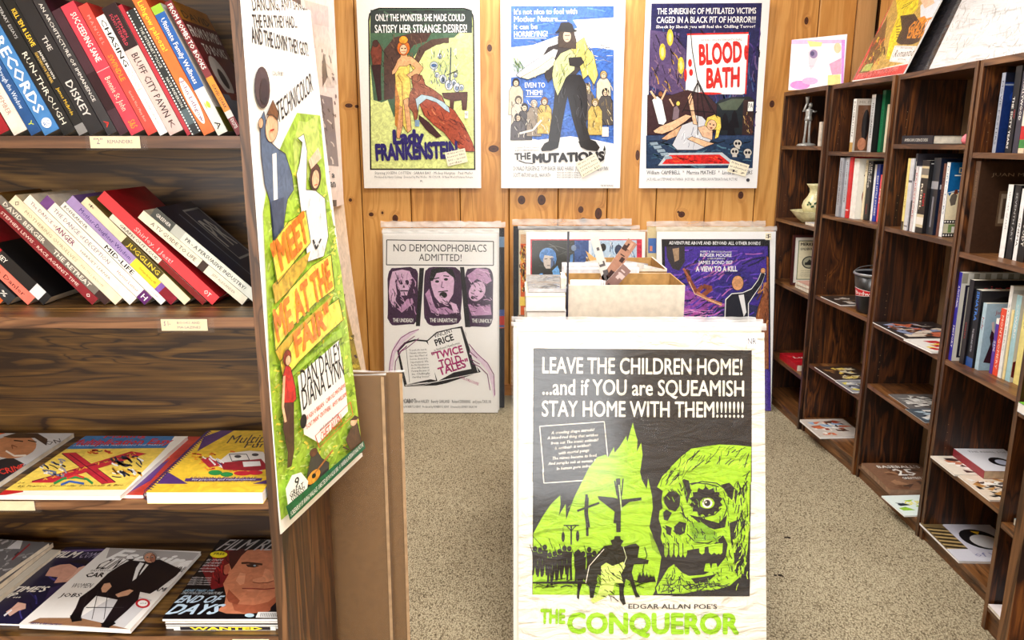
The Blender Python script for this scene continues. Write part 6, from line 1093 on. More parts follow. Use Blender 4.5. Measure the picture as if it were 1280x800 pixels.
def dir_(a):
    w_, h_ = a.w, a.h; a.quad(0, 0, w_, h_*.6, (240, 226, 190)); a.quad(0, h_*.5, w_, h_, (20, 84, 140)); a.quad(0, 0, w_, h_*.23, K_); w_ *= .45
    a.quad(0, h_*.5, w_, h_, (20, 92, 150)); a.quad(0, 0, w_, h_*.6, (240, 226, 190)); a.raw([(w_*.1, h_*.55), (w_*.2, h_*.62), (w_*.45, h_*.64), (w_*.62, h_*.58), (w_*.8, h_*.5), (w_, h_*.44), (w_, h_*.62), (0, h_*.62), (0, h_*.6)], [tuple(range(9))], (20, 92, 150))
    a.raw([(0, h_*.60), (w_*.55, h_*.645), (w_*.7, h_*.60), (w_*.74, h_*.3), (w_*.72, h_*.3), (w_*.68, h_*.59), (w_*.54, h_*.63), (0, h_*.59)], [tuple(range(8))], (200, 214, 226))
    a.raw([(w_*.12, h_*.5), (w_*.2, h_*.42), (w_*.38, h_*.44), (w_*.42, h_*.56), (w_*.3, h_*.6), (w_*.16, h_*.56)], [tuple(range(6))], (110, 100, 90)); a.raw([(w_*.26, h_*.58), (w_*.44, h_*.58), (w_*.4, h_*.64), (w_*.3, h_*.64)], [(0, 1, 2, 3)], (120, 60, 40))
    a.quad(0, 0, w_, h_*.23, K_); a.quad(0, h_*.05, w_, h_*.18, (206, 200, 170)); a.quad(w_*.2, h_*.06, w_*.55, h_*.17, (120, 150, 90)); a.quad(w_*.35, h_*.06, w_*.5, h_*.14, W_)
    for i in range(9):
        for q in (.012, .195): a.quad(w_*(.02+i*.11), h_*q, w_*(.08+i*.11), h_*(q+.024), W_)
    a.quad(w_*.2, h_*.82, w_*.95, h_*.835, W_); a.text('DIRECTORS', (w_*.36, h_*.86), (w_*2.1, h_*.86), h_*.075, (226, 214, 170), .03, 1)
rb(3, 1.19, .391, .04, .022, .285, .21, (236, 236, 236), (24, 90, 140), 'film book with blue and cream cover and film-strip band, facing out', G32, [('DIRECTORS', .05, .7, .5, (110, 140, 170))], [], dir_)
# top shelf of the third case: one lying book, spine to the aisle, page ends towards the viewer
r = empty('book', (1.658, 3.11, 1.5435), 0, 'black book lying flat, lettered spine to the aisle, top shelf of third bookcase', 'book'); Wd, Ld, hh = .22, .25, .034
m = MB(); m.box(0, Wd, .0, Ld, 0, .002); m.box(0, Wd, 0, Ld, hh-.002, hh); m.box(-.001, .002, 0, Ld, 0, hh); m.build('cover', plain((32, 32, 40), .4, .4), r)
m = MB(); m.box(.002, Wd-.004, .003, Ld-.003, .0022, hh-.0022); m.build('page_block', M_PAGE, r)
a = Art(Ld, hh); a.text('AMERICAN SCIENCE DESK', (Ld*.1, hh*.3), (Ld*.85, hh*.3), hh*.35, (210, 206, 196), .02, 1); a.build('spine_print', M_PRINT, r, (-.0012, Ld, 0), (0, -1, 0), (0, 0, 1))
o = empty('pink_trinket', (1.655, 2.875, 1.5435), 0, 'tiny pink round trinket at the edge of the shelf with the two lying books', 'trinket'); m = MB(); m.lathe([(.001, 0), (.014, .002), (.019, .012), (.016, .026), (.008, .035), (.001, .037)], 14); m.build('body', plain((226, 120, 130), .5, .3), o, smooth=True)
# fourth bookcase
rb(4, 1.515, .118, .012, .02, .262, .20, (150, 156, 170), (22, 44, 100), 'tall navy-covered book with silver spine, first on the top shelf of the fourth bookcase', G41, [('MOVIE POSTERS', .1, .9, .6, (80, 86, 100))], [], fcv(('q', 0, .88, 1, 1, (20, 22, 34)), ('q', .0, .84, 1, .86, (130, 140, 160)), ('e', .5, .35, .35, .12, (40, 80, 160)), ('e', .4, .7, .3, .12, (30, 60, 140))))
rb(4, 1.515, .16, .03, .034, .28, .2, (30, 30, 34), (24, 24, 28), 'thick black book with white spine lettering, right of the navy one', G41, [('THE SIXTY YEARS', .35, .95, .4, W_, .3), ('FILMS', .5, .6, .2, (200, 60, 60), .7)])
rb(4, 1.515, .204, .029, .028, .262, .2, (58, 56, 70), (50, 48, 60), 'dark violet-grey book with white lettering on the fourth bookcase top shelf', G41, [('HOLLYWOOD', .1, .6, .5, W_)])
rb(4, 1.515, .238, .027, .03, .27, .2, (206, 150, 120), (226, 220, 206), 'multicoloured patchwork-spined book at the right edge, top shelf', G41, [('FILM', .2, .4, .5, W_)], [(0, .2, (180, 90, 110)), (.2, .35, (90, 130, 190)), (.5, .68, (220, 214, 200)), (.68, .84, (190, 40, 40)), (.84, .94, (60, 130, 60)), (.94, 1, (220, 200, 170))])
def juan(a): a.text('JUAN MUNOZ', (a.w*.16, a.h*.84), (a.w*.98, a.h*.84), a.h*.035, (150, 124, 100), .0, 1); a.quad(a.w*.3, a.h*.3, a.w*.56, a.h*.68, (96, 74, 56)); a.quad(a.w*.33, a.h*.33, a.w*.53, a.h*.65, (150, 132, 112)); a.quad(a.w*.36, a.h*.38, a.w*.5, a.h*.6, (84, 66, 54))
rb(4, 1.16, .032, .012, .03, .325, .26, (82, 58, 42), (60, 40, 28), 'big brown art book with embossed title and small picture, leaning', G42, [('JUAN MUNOZ', .1, .4, .35, (140, 116, 92), .5, 0)], [], juan, hard=True)
for lx, ly, t, h, sp, cv, lab, ln in ((.159, .061, .028, .25, (240, 240, 238), (20, 20, 22), 'white-spined book in front of the big brown art book', [('HISTORY OF FILM', .1, .6, .4, (180, 180, 184))]), (.192, .064, .032, .25, (30, 30, 34), (22, 22, 24), 'black book right of the white-spined one by the art book', [('SEVENTH ART', .1, .75, .4, (170, 170, 170))]), (.229, .066, .02, .24, (240, 240, 240), (24, 24, 26), 'slim white and black book between two black ones', [('CINEMA', .4, .8, .6, K_)]), (.252, .066, .035, .26, (26, 26, 28), (30, 30, 34), 'black book with white lettering at the right edge by the art book', [('WOODY', .4, .8, .5, W_)]), (.29, .07, .02, .24, (220, 80, 50), (220, 90, 50), 'orange-red book at the right edge by the art book', [])):
    rb(4, 1.16, lx, ly, t, h, .18, sp, cv, lab, G42, ln)
def bigS(a):
    for i in range(6): a.quad(a.w*(i/6), a.h*.88, a.w*((i+.5)/6), a.h*.99, (150, 146, 132))
    a.quad(a.w*.06, a.h*.04, a.w, a.h*.86, (34, 32, 48)); a.quad(a.w*.1, a.h*.06, a.w, a.h*.84, (200, 196, 186))
def sina(a): a.text('sinatra', (a.w*.12, a.h*.86), (a.w*.98, a.h*.88), a.h*.07, (200, 70, 70), .0, 1)
def jude(a):
    a = type('sq', (), dict(w=a.w*.34, h=a.h, text=a.text, raw=a.raw)); a.raw([(a.w*x, a.h*y) for x, y in ((.42, .62), (.56, .6), (.6, .48), (.56, .4), (.8, .1), (.2, .12), (.46, .4), (.36, .5))], [tuple(range(8))], (60, 30, 40)); a.raw([(a.w*x, a.h*y) for x, y in ((.36, .72), (.5, .74), (.54, .62), (.7, .58), (.58, .56), (.44, .6))], [tuple(range(6))], (226, 200, 190)); a.text('Judy', (a.w*.5, a.h*.84), (a.w*.9, a.h*.84), a.h*.06, (150, 50, 60), .02, 1)
for lx, ly, t, h, d, sp, cv, lab, ln, bl, fr in (
 (.022, .01, .02, .335, .25, (52, 44, 160), (208, 206, 198), 'tall book with violet-blue spine and pale striped cover, leftmost on the middle shelf', [('A PICTORIAL', .15, .4, .6, W_, .5, .03), ('HISTORY', .6, .85, .6, W_, .5, .03)], [], bigS),
 (.064, .028, .028, .315, .24, (30, 26, 32), (20, 18, 22), 'black tall book with thin red script on its cover', [('sinatra', .5, .7, .5, (150, 50, 50))], [], sina),
 (.094, .035, .042, .285, .22, (26, 28, 34), (34, 34, 38), 'black book with large blue capitals down its spine', [('SINATRA', .02, .4, .5, (70, 130, 220), .5, .04), ('THE MAN AND MYTH', .5, .8, .3, (180, 180, 190))], [(.88, 1, (40, 80, 150))], fcv(('e', .6, .7, .6, .25, (14, 14, 16)))),
 (.144, .041, .022, .245, .19, (176, 204, 218), (160, 192, 208), 'light blue book with a dark dancing silhouette on its cover', [('Judy', .2, .4, .6, (160, 70, 80))], [], jude),
 (.194, .064, .017, .20, .17, (92, 52, 160), (90, 50, 150), 'purple paperback left of the orange-red one on the middle shelf', [('SIX', .4, .6, .7, W_, .5, .02)], [(0, .1, W_)], None),
 (.212, .065, .028, .24, .17, (232, 76, 48), (226, 80, 60), 'orange-red paperback with white lettering, middle shelf', [('MONTGOMERY', .1, .9, .5, (250, 220, 200), .5, .02)], [], None),
 (.243, .065, .018, .325, .19, (242, 242, 238), (236, 236, 230), 'tall white book right of the orange-red paperback', [('STRASBERG', .2, .7, .4, (170, 170, 160))], [], fcv(('q', .0, .92, 1, .96, (200, 200, 194)))),
 (.265, .068, .012, .245, .17, (240, 222, 160), (236, 220, 160), 'thin cream book squeezed before the pale aqua one', [], [], None),
 (.28, .069, .026, .30, .18, (166, 208, 216), (226, 224, 216), 'pale aqua book with a dark red shape near its foot', [('COWARD', .1, .5, .5, W_)], [], fcv(('e', .1, .15, .3, .1, (110, 30, 34)), ('e', .3, .75, .2, .07, (120, 50, 50)))),
 (.312, .077, .03, .275, .19, (238, 224, 140), (238, 226, 150), 'pale yellow book at the right end of the middle shelf', [('GARBO', .1, .3, .4, (150, 120, 60))], [], fcv(('q', .1, .5, .9, .52, (160, 130, 60))))):
    rb(4, .75, lx, ly, t, h, d, sp, cv, lab, G43, ln, bl, fr)

# lying magazines on the right cases
def mix(cols, n, seed, title=None, tc=W_, words=()):
    def f(a):
        R = random.Random(seed)
        for i in range(int(n*2.2) if n > 7 else n):
            x, y = R.uniform(.04, .7)*a.w, R.uniform(.04, .75)*a.h; q = R.choice(cols)
            pts = [(x+R.uniform(0, .02), y), (x+R.uniform(.05, .3)*a.w, y+R.uniform(-.03, .05)*a.h), (x+R.uniform(.05, .25)*a.w, y+R.uniform(.05, .2)*a.h), (x, y+R.uniform(.04, .16)*a.h)]; a.raw(pts, [(0, 1, 2, 3)], q)
        for (s, x0, x1, y, h_, c) in ([(title, .06, .9, .84, .1, tc)] if title else [])+list(words): a.text(s, (a.w*x0, a.h*y), (a.w*x1, a.h*y), a.h*h_, c, .03, 1)
    return f
def lay(u, z, lx, ly, w_, h_, t, label, paper, front, group=None, rot=0, cat='magazine', **k):
    """lx, ly: near corner on the aisle side in the case's own axes"""
    x, y = uw(u, lx, ly); return flat((x, y, z+.0005), rot+UF[u][2]+PI/2, w_, h_, t, label, cat, paper, front, group, local=True, **k)
GR = 'magazines lying on the right bookcases'
lay(1, .30, .47, .015, .2, .26, .035, 'thick red book lying flat on the fourth shelf of the far corner bookcase', (176, 24, 36), mix([(200, 40, 50)], 3, 1, None, W_, (('Lucia', .2, .8, .55, .12, (240, 214, 206)), ('and', .5, .7, .3, .06, (240, 214, 206)))), None, cat='book', name='book', spine_side='left', coverc=(176, 24, 36))
lay(1, .75, .51, .03, .14, .20, .022, 'pale book lying under the framed print, nearer one', (230, 222, 200), mix([(200, 190, 160)], 4, 2), None, cat='book', name='book')
lay(1, .7725, .51, .028, .13, .18, .018, 'pinkish book lying on the pale one beneath the framed print', (206, 150, 140), mix([(150, 90, 80), (220, 180, 160)], 6, 3), None, rot=.02, cat='book', name='book')
lay(1, 1.115, .52, .02, .14, .12, .012, 'white booklet lying in front of the cream bowl', (236, 236, 240), mix([(180, 180, 190)], 3, 4), None, cat='book', name='book')
lay(2, .765, .305, .0, .18, .22, .006, 'dark magazine lying left of the black beverage bucket', (60, 54, 50), mix([(40, 34, 34), (120, 100, 80), (200, 190, 180), (70, 50, 50)], 14, 5), GR, page=M_WHITE)
lay(2, .388, .335, -.005, .2, .235, .007, 'yellow-bordered magazine, rear one on the shelf below the beverage bucket', (60, 46, 40), mix([(230, 196, 90), (240, 216, 130), (140, 100, 60), (220, 210, 180)], 12, 6), GR, page=M_WHITE)
lay(2, .388, .525, -.008, .2, .18, .006, 'magazine with grey and yellow pictures, front one on the shelf below the bucket', (150, 150, 156), mix([(230, 214, 90), (50, 50, 70), (220, 220, 220), (110, 110, 120)], 22, 7), GR, page=M_WHITE)
lay(2, .08, .33, -.05, .235, .25, .012, 'magazine with reddish pictures overhanging the bottom shelf edge', (206, 196, 186), mix([(150, 60, 40), (206, 110, 70), (90, 60, 46), (240, 236, 226), (150, 180, 210)], 18, 8), GR, page=M_WHITE, rot=.0)
lay(3, .753, .335, -.008, .27, .31, .006, 'wide dark comic-art magazine, rear one on the shelf beside the bucket bookcase', (60, 54, 54), mix([(206, 110, 80), (150, 160, 190), (230, 214, 196), (40, 36, 40), (120, 80, 60)], 34, 9), GR, page=M_WHITE)
lay(3, .753, .54, -.012, .24, .2, .007, 'white and red magazine, front one of the shelf with the dark comic-art magazine', (240, 236, 230), mix([(200, 40, 50), (170, 30, 50), (240, 210, 80)], 8, 10), GR, page=M_WHITE, rot=.05)
lay(3, .466, .375, .02, .2, .19, .003, 'black and white printed sheet, rear one on the lower shelf of the third bookcase', (110, 106, 104), mix([(40, 38, 40), (190, 186, 180), (90, 80, 76), (220, 216, 210)], 40, 11), GR, page=M_WHITE)
lay(3, .466, .535, .0, .22, .16, .003, 'black and blue printed sheet, front one on the lower shelf of the third bookcase', (80, 88, 96), mix([(40, 38, 46), (170, 186, 196), (60, 70, 80), (220, 216, 210)], 40, 12), GR, page=M_WHITE)
lay(3, .065, .345, -.005, .26, .285, .024, 'thick brown magazine with big white number 25, bottom shelf of third bookcase', (130, 96, 74), mix([(110, 76, 56), (80, 60, 50), (160, 120, 90)], 10, 13, None, W_, (("BASEBALL'S", .2, .95, .8, .1, W_), ('25', .4, .75, .52, .24, W_), ('GREATEST TEAMS', .42, .98, .38, .08, W_))), GR, page=plain((150, 120, 96), .8, .1))
lay(3, .065, .545, -.04, .2, .18, .006, 'white magazine with green and yellow boxes, front one on the bottom shelf', (226, 240, 236), mix([(60, 150, 160), (150, 200, 60), (40, 50, 60)], 6, 14, None, W_, (('GUIDE', .3, .9, .5, .2, (240, 230, 60)),)), GR, page=M_WHITE, rot=.06)
lay(4, .355, .20, -.01, .25, .175, .006, 'cream magazine with black figures, rear one on the fourth shelf of fourth bookcase', (232, 222, 206), mix([(60, 46, 44), (150, 110, 80), (250, 246, 238), (190, 120, 90)], 16, 15), GR, page=M_WHITE)
lay(4, .355, .405, .0, .22, .2, .006, 'cream magazine with black photo strip, front one on the fourth shelf of fourth bookcase', (232, 216, 196), mix([(40, 36, 36), (190, 140, 80), (246, 242, 234), (90, 80, 80)], 18, 16), GR, page=M_WHITE)
lay(4, .362, .235, .075, .19, .21, .03, 'thick white book with a dark ring on its cover and a reddish spine', (226, 226, 232), lambda a: (a.text('THE REBEL SON', (a.w*.2, a.h*.82), (a.w*.98, a.h*.8), a.h*.07, (70, 70, 80), 0, 1), a.raw([(a.w*(.55+.2*math.cos(PI*i/8)), a.h*(.4+.2*math.sin(PI*i/8))) for i in range(16)], [tuple(range(16))], K_), a.raw([(a.w*(.57+.12*math.cos(PI*i/8)), a.h*(.38+.12*math.sin(PI*i/8))) for i in range(16)], [tuple(range(16))], (190, 196, 216))), None, cat='book', name='book', spine_side='left', coverc=(150, 50, 60), page=plain((206, 180, 150), .8, .1))
def wine(a):
    w_, h_ = a.w, a.h; a.quad(0, h_*.0, w_*.32, h_, (110, 92, 60))
    R = random.Random(5)
    for i in range(12): y = h_*(.3+.05*i); a.raw([(w_*.02, y), (w_*.3, y-h_*.05), (w_*.3, y-h_*.02), (w_*.02, y+h_*.03)], [(0, 1, 2, 3)], (40, 34, 26) if i % 2 else (176, 150, 100))
    a.quad(w_*.0, 0, w_, h_*.3, (206, 206, 216)); a.quad(w_*.3, h_*.1, w_, h_*.95, (196, 194, 206)); a.raw([(w_*(.62+.26*math.cos(PI*i/10)), h_*(.56+.27*math.sin(PI*i/10))) for i in range(20)], [tuple(range(20))], (26, 26, 28)); a.raw([(w_*(.66+.2*math.cos(PI*i/10)), h_*(.5+.18*math.sin(PI*i/10))) for i in range(20)], [tuple(range(20))], (206, 204, 206)); a.raw([(w_*.6, h_*.78), (w_*.72, h_*.76), (w_*.66, h_*.68)], [(0, 1, 2)], (226, 180, 40)); a.text('of Wine', (w_*.3, h_*.12), (w_*.95, h_*.1), h_*.1, (120, 120, 160), .0, 1)
lay(4, .06, .30, -.01, .27, .29, .008, 'large silver-white magazine with a black ring drawing, bottom shelf of the fourth bookcase', (206, 206, 212), wine, GR, page=M_WHITE)
lay(5, .757, .175, -.012, .2, .14, .03, 'book with a bright green cover edge on the slit bookcase, upper shelf', (120, 190, 60), mix([(60, 120, 60)], 3, 17), None, cat='book', name='book', page=M_WHITE, coverc=(70, 110, 150))
lay(5, .385, .135, .03, .16, .1, .02, 'small pale blue book on the slit bookcase, lower shelf', (160, 190, 196), mix([(60, 70, 80)], 6, 18), None, cat='book', name='book')
lay(5, .09, .23, -.005, .2, .2, .01, 'white magazine on the bottom shelf of the slit bookcase', (236, 226, 226), mix([(220, 160, 160)], 3, 19), None)

# statuette, box, pitcher with bowl, framed print, bucket
def onw(px_, py_, Y): return at(px_, py_, Y)
M_SILV = plain((176, 176, 172), .35, .6, .08, .35)
sx, sy, sz = 1.625, 4.36, 1.5305
t = empty('figurine', (sx, sy, sz), 0, 'silver-grey statuette with long thin legs on the top shelf of the corner bookcase', 'figurine')
m = MB(); m.lathe([(.001, .0), (.05, .0), (.05, .006), (.042, .012), (.02, .016), (.001, .017)], 16); m.build('base', M_SILV, t, smooth=True)
m = MB(); m.tube([(-.014, 0, .015), (-.012, 0, .06), (-.01, 0, .12), (-.008, 0, .15)], [.0085, .006, .0075, .009], 8); m.build('leg', M_SILV, t, smooth=True)
m = MB(); m.tube([(.014, 0, .015), (.011, 0, .06), (.01, 0, .12), (.008, 0, .15)], [.0085, .006, .0075, .009], 8); m.build('leg', M_SILV, t, smooth=True)
m = MB(); m.lathe([(.001, .135), (.021, .137), (.019, .15), (.016, .165), (.019, .185), (.018, .195), (.007, .2), (.006, .206), (.001, .206)], 12); m.build('torso', M_SILV, t, smooth=True)
m = MB(); m.lathe([(.001, .203), (.008, .207), (.011, .216), (.009, .226), (.001, .231)], 12, (.006, 0, 0)); m.build('head', M_SILV, t, smooth=True)
m = MB(); m.tube([(-.014, 0, .19), (-.03, 0, .185), (-.02, 0, .21), (-.012, 0, .235)], [.006, .0065, .0055, .005], 8); m.build('raised_arm', M_SILV, t, smooth=True)
m = MB(); m.tube([(.014, 0, .19), (.03, 0, .182), (.042, 0, .186)], [.006, .005, .004], 8); m.build('arm', M_SILV, t, smooth=True)
m = MB(); m.tube([(-.013, 0, .225), (-.013, 0, .25), (-.014, 0, .262)], [.006, .009, .011], 10); m.build('goblet', M_SILV, t, smooth=True)
t = empty('gift_box', (1.632, 4.18, 1.5305), 0, 'small cream box with faint lettering beside the silver statuette', 'box')
m = MB(); m.box(0, .07, 0, .035, 0, .125); m.build('carton', plain((222, 212, 196), .7, .2), t)
a = Art(.07, .125); a.text('THE', (.015, .06), (.055, .06), .018, (120, 110, 110), 0, 1); a.text('BOX', (.015, .035), (.055, .035), .016, (120, 110, 110), 0, 1); a.build('lettering', M_PRINT, t, (0, 0, 0))
M_PORC = plain((226, 218, 168), .25, .6, .05)
t = empty('wash_bowl', (1.665, 4.30, 1.1155), 0, 'wide cream bowl under the pitcher on the corner bookcase', 'bowl')
m = MB(); m.lathe([(.001, .002), (.045, .002), (.047, .0), (.05, .002), (.075, .022), (.1, .05), (.112, .064), (.115, .066), (.11, .062), (.096, .05), (.07, .024), (.045, .008), (.001, .006)], 36, (0, 0, 0)); m.build('bowl_body', M_PORC, t, smooth=True)
t = empty('water_pitcher', (1.675, 4.28, 1.1235), 0, 'cream porcelain pitcher with frilled lip and a green sprig, standing in the bowl', 'pitcher')
m = MB(); pr = [(.001, .0), (.035, .0), (.037, .004), (.046, .03), (.066, .06), (.072, .085), (.064, .112), (.044, .14), (.036, .16), (.038, .178), (.05, .196), (.054, .204), (.05, .202), (.035, .18), (.03, .16), (.001, .15)]
m.lathe(pr, 36, wave=lambda i, q: (.10*math.sin(6*q) if 10 <= i <= 12 else 0)); m.build('pitcher_body', M_PORC, t, smooth=True)
m = MB(); m.tube([(.045, .02, .185), (.08, .03, .18), (.095, .03, .14), (.085, .03, .1), (.062, .02, .08)], [.006, .007, .007, .006, .006], 8); m.build('handle', M_PORC, t, smooth=True)
m = MB()
for q in range(7): an = math.radians(215+q*6); rr = .073; z = .09+.012*math.sin(q*1.4); m.box(rr*math.cos(an)-.004, rr*math.cos(an)+.004, rr*math.sin(an)-.0015, rr*math.sin(an)+.0015, z, z+.01)
o = m.build('painted_sprig', plain((70, 110, 80), .4, .4), t); tag(o, kind='stuff')
# framed print
t = empty('framed_print', (1.60, 4.36, .7515), 0, 'small framed old advertisement standing in the corner bookcase', 'picture'); t.rotation_euler = (-.06, 0, -.05)
Wf, Hf = .20, .285
for nme, b_ in (('frame_side', (0, .013, 0, Hf)), ('frame_side', (Wf-.013, Wf, 0, Hf)), ('frame_side', (.013, Wf-.013, 0, .013)), ('frame_side', (.013, Wf-.013, Hf-.013, Hf))): m = MB(); m.box(b_[0], b_[1], -.008, .008, b_[2], b_[3]); m.build(nme, plain((66, 22, 20), .35, .5), t)
m = MB(); m.box(.013, Wf-.013, 0, .006, .013, Hf-.013); m.build('mount', M_WHITE, t)
a = Art(Wf, Hf); a.quad(.014, .014, Wf-.014, Hf-.014, (240, 236, 226)); a.quad(.032, .03, Wf-.03, Hf-.03, (120, 130, 100)); a.quad(.037, .035, Wf-.035, Hf-.035, (226, 218, 186)); a.text('MERKEN\'S', (.045, Hf-.06), (.155, Hf-.06), .018, (50, 46, 40), .05, 1); a.text('GOLDEN Remedies', (.045, Hf-.085), (.155, Hf-.085), .014, (50, 46, 40), .05, 1)
n = 20; a.raw([(.1+.042*math.cos(2*PI*i/n), .13+.036*math.sin(2*PI*i/n)) for i in range(n)], [tuple(range(n))], (50, 52, 50)); a.raw([(.1+.036*math.cos(2*PI*i/n), .13+.03*math.sin(2*PI*i/n)) for i in range(n)], [tuple(range(n))], (170, 170, 146)); a.quad(.075, .115, .13, .13, (50, 52, 50)); a.raw([(.085, .13), (.1, .148), (.12, .13)], [(0, 1, 2)], (60, 60, 56))
for i in range(4): a.text('Pure Remedies for all', (.055, .08-i*.01), (.145, .08-i*.01), .005, (90, 84, 70), 0, 1)
a.build('print', M_GLOSS, t, (0, -.0005, 0))
# bucket
bx, by, bz = 1.708, 3.565, .7655
t = empty('ice_bucket', (bx, by, bz), 0, 'black metal bucket with a red and white bow-tie emblem', 'bucket')
M_BK = plain((14, 14, 18), .3, .6, .05)
m = MB(); m.lathe([(.001, .002), (.066, .002), (.068, .0), (.072, .004), (.094, .184), (.091, .184), (.070, .008), (.001, .006)], 40); m.build('bucket_body', M_BK, t, smooth=True)
m = MB(); m.lathe([(.0945, .178), (.099, .182), (.1, .187), (.097, .192), (.092, .188), (.091, .183)], 40); m.build('rim', plain((170, 174, 180), .3, .7, .04, .6), t, smooth=True)
m = MB(); R_ = lambda z: .072+(.094-.072)*(z-.004)/.18+.0006
def wrap(a0, a1, z0, z1, mm, k=14, dr=0):
    for i in range(k):
        p = a0+(a1-a0)*i/k; q = a0+(a1-a0)*(i+1)/k; f0 = abs((i/k)-.5)*2; f1 = abs(((i+1)/k)-.5)*2; zm = (z0+z1)/2; h0 = (z1-z0)/2*(.55+.45*f0); h1 = (z1-z0)/2*(.55+.45*f1)
        mm.face([((R_(zm-h0)+dr)*math.cos(p), (R_(zm-h0)+dr)*math.sin(p), zm-h0), ((R_(zm-h1)+dr)*math.cos(q), (R_(zm-h1)+dr)*math.sin(q), zm-h1), ((R_(zm+h1)+dr)*math.cos(q), (R_(zm+h1)+dr)*math.sin(q), zm+h1), ((R_(zm+h0)+dr)*math.cos(p), (R_(zm+h0)+dr)*math.sin(p), zm+h0)])
wrap(math.radians(168), math.radians(292), .078, .122, m); m.build('emblem_edge', M_WHITE, t)
m = MB(); wrap(math.radians(170), math.radians(290), .081, .119, m, dr=.0006); m.build('emblem', plain((200, 28, 36), .35, .5), t)
# lettering wrapped on the emblem
v, f = text_geo('Budweiser', 0, 1); x0 = min(p[0] for p in v); x1 = max(p[0] for p in v); m = MB()
a0, a1 = math.radians(178), math.radians(282)
vv = [];
for (x, y) in v: an = a0+(a1-a0)*(x-x0)/(x1-x0); z = .09+y*.026; r_ = R_(z)+.0016; vv.append((r_*math.cos(an), r_*math.sin(an), z))
m.v = vv; m.f = [tuple(q) for q in f]; m.m = [0]*len(f); tag(m.build('emblem_lettering', M_WHITE, t), kind='stuff')
m = MB(); m.tube([(.097*math.cos(q), .012-.02*math.sin(q)*0+.097*math.sin(q)*.3, .187+.03*math.sin(q)) for q in [PI*i/14 for i in range(15)]], [.002]*15, 6); m.build('bail_handle', plain((150, 150, 150), .3, .7, .04, .6), t, smooth=True)

# ------------------------------------------------------------------ things on top of the right bookcases
def artL(a):
    a.crop(960, 0, 4); a.quad(0, 0, a.w, a.h, (252, 246, 250)); P = (238, 190, 226); V = (226, 150, 214)
    a.poly([(104, 200), (384, 198), (384, 216), (106, 222)], P); a.poly([(368, 200), (386, 200), (384, 424), (366, 428)], (214, 150, 226)); a.poly([(306, 320), (366, 290), (366, 370), (320, 374)], (246, 170, 200)); a.ell(160, 425, 50, 22, V); a.ell(210, 405, 40, 18, (236, 184, 224)); a.poly([(196, 204), (272, 212), (266, 232), (210, 234)], (250, 230, 150)); a.ell(348, 240, 18, 26, (246, 210, 170)); a.poly([(300, 376), (362, 372), (362, 424), (298, 430)], (250, 226, 150))
    a.poly([(200, 260), (224, 244), (250, 252), (248, 290), (232, 330), (214, 350), (204, 320)], (236, 214, 224)); a.ell(228, 270, 20, 22, (150, 130, 170)); a.ell(222, 268, 10, 12, (90, 80, 120)); a.line([(204, 330), (230, 332)], 3, (200, 190, 210))
r, u, v, n = sheet('record_sleeve', (1.535, 4.46, 2.098), (1.741, 4.23, 2.098), (1.733, 4.20, 1.8305), (1.527, 4.43, 1.8305), 'square white and pink record sleeve standing on the far corner bookcase', 'record', None, (250, 244, 250), .006, M_GLOSS, artL)
def lean_top(y0, y1, x0, z0, L, ang, label, paper, draw, thick=.006, mat=None, nm='poster'):
    dx, dz = math.sin(ang)*L, math.cos(ang)*L
    return sheet(nm, (x0+dx, y1, z0+dz), (x0+dx, y0, z0+dz), (x0, y0, z0), (x0, y1, z0), label, 'poster', None, paper, thick, mat, draw)
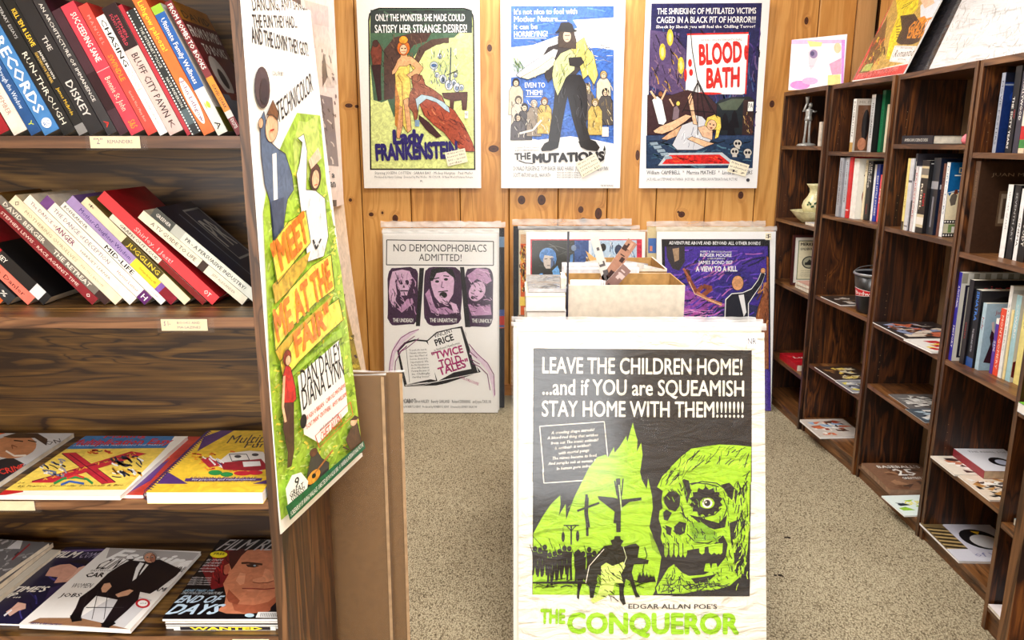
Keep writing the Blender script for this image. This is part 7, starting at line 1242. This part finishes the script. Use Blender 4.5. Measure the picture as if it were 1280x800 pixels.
def artR(a):
    a.crop(1050, 0, 5.565); R_2 = (220, 74, 66); Y = (240, 214, 50); K = (60, 44, 40); W = (246, 244, 240)
    a.poly([(84, 560), (344, -20), (900, -20), (600, 445), (440, 512)], R_2); a.poly([(140, 510), (366, -20), (800, -20), (500, 440)], (250, 240, 230))
    a.poly([(126, 516), (250, 270), (366, -20), (800, -20), (760, 60), (480, 432), (320, 470)], (206, 170, 90)); a.poly([(130, 510), (190, 400), (240, 260), (330, 120), (300, 350), (200, 500)], (130, 96, 56))
    a.poly([(390, -20), (550, -20), (540, 60), (500, 100), (440, 120), (430, 200), (400, 260), (380, 420), (320, 410), (350, 250), (400, 120)], Y); a.line([(430, 60), (500, 20)], 3, K); a.line([(436, 40), (510, 8)], 3, K)
    a.poly([(560, 40), (620, -20), (760, -20), (700, 100), (610, 220), (560, 160)], (226, 232, 240)); a.poly([(560, 0), (640, -20), (660, 20), (590, 60)], (240, 200, 170))
    a.scrib(140, 260, 320, 500, 70, [(90, 60, 40), (190, 60, 60), (230, 190, 60), (150, 130, 60), (220, 120, 70)], 50, 8, -1.1, 3, clip=[(140, 500), (250, 270), (350, 60), (380, 60), (300, 460)]); a.poly([(145, 500), (180, 450), (230, 440), (210, 490)], (190, 200, 110))
    a.poly([(420, 110), (520, 96), (540, 130), (600, 130), (590, 190), (550, 290), (500, 310), (420, 310), (390, 290), (430, 200)], (74, 56, 46)); a.line([(424, 122), (500, 130)], 9, K); a.poly([(540, 130), (590, 110), (610, 150), (570, 170)], (236, 150, 50)); a.text('GIANT', (462, 230), (600, 200), 40, (236, 150, 50), .05, 1); a.text('CINEMA', (456, 268), (570, 262), 34, (236, 150, 50), .05, 1)
    for i in range(5): a.line([(392, 260-i*20+i*2), (420, 262-i*20)], 5, K)
    a.poly([(382, 318), (536, 322), (486, 440), (344, 428)], W); a.frame if 0 else a.line([(390, 326), (526, 330), (480, 432), (354, 422), (390, 326)], 2, (150, 130, 120)); a.text('PROGRAMME', (420, 340), (500, 344), 8, (150, 110, 100), 0, 1); a.text('Romantic', (370, 400), (500, 390), 30, (110, 90, 84), .02, 1); a.text('FESTIVAL', (400, 420), (460, 422), 8, (150, 110, 100), 0, 1)
    a.text('BY THE WRITER OF THE LONG SUMMER', (110, 552), (400, 492), 18, (240, 150, 140), .02, 1)
r, u, v, n = lean_top(3.24, 3.80, 1.705, 1.8335, .90, .385, 'black plastic-wrapped board behind the red-bordered poster on top of the cases', (30, 30, 34), lambda a: a.quad(a.w*.7, 0, a.w, a.h, (40, 38, 44)), mat=M_BAG)
r, u, v, n = lean_top(3.42, 3.93, 1.662, 1.8335, .93, .40, 'red-bordered yellow and brown poster leaning back on top of the bookcases', (250, 246, 240), artR, mat=M_PRINT2); sleeve(r, u, v, n, .51, .93, top=False)
def artWh(a):
    a.crop(1050, 0, 5.565); a.scrib(700, 0, 1300, 440, 200, [(190, 192, 194), (240, 242, 244), (176, 176, 172), (250, 250, 250)], 60, 4, 1.9, 4)  # grey and white streaks paint the plastic's glare into the print colour
r, u, v, n = lean_top(2.36, 3.21, 1.66, 1.8335, 1.0, .36, 'large pale, almost white glossy poster with painted glare streaks, leaning on top of the nearer bookcases', (222, 225, 228), artWh, mat=M_BAG)
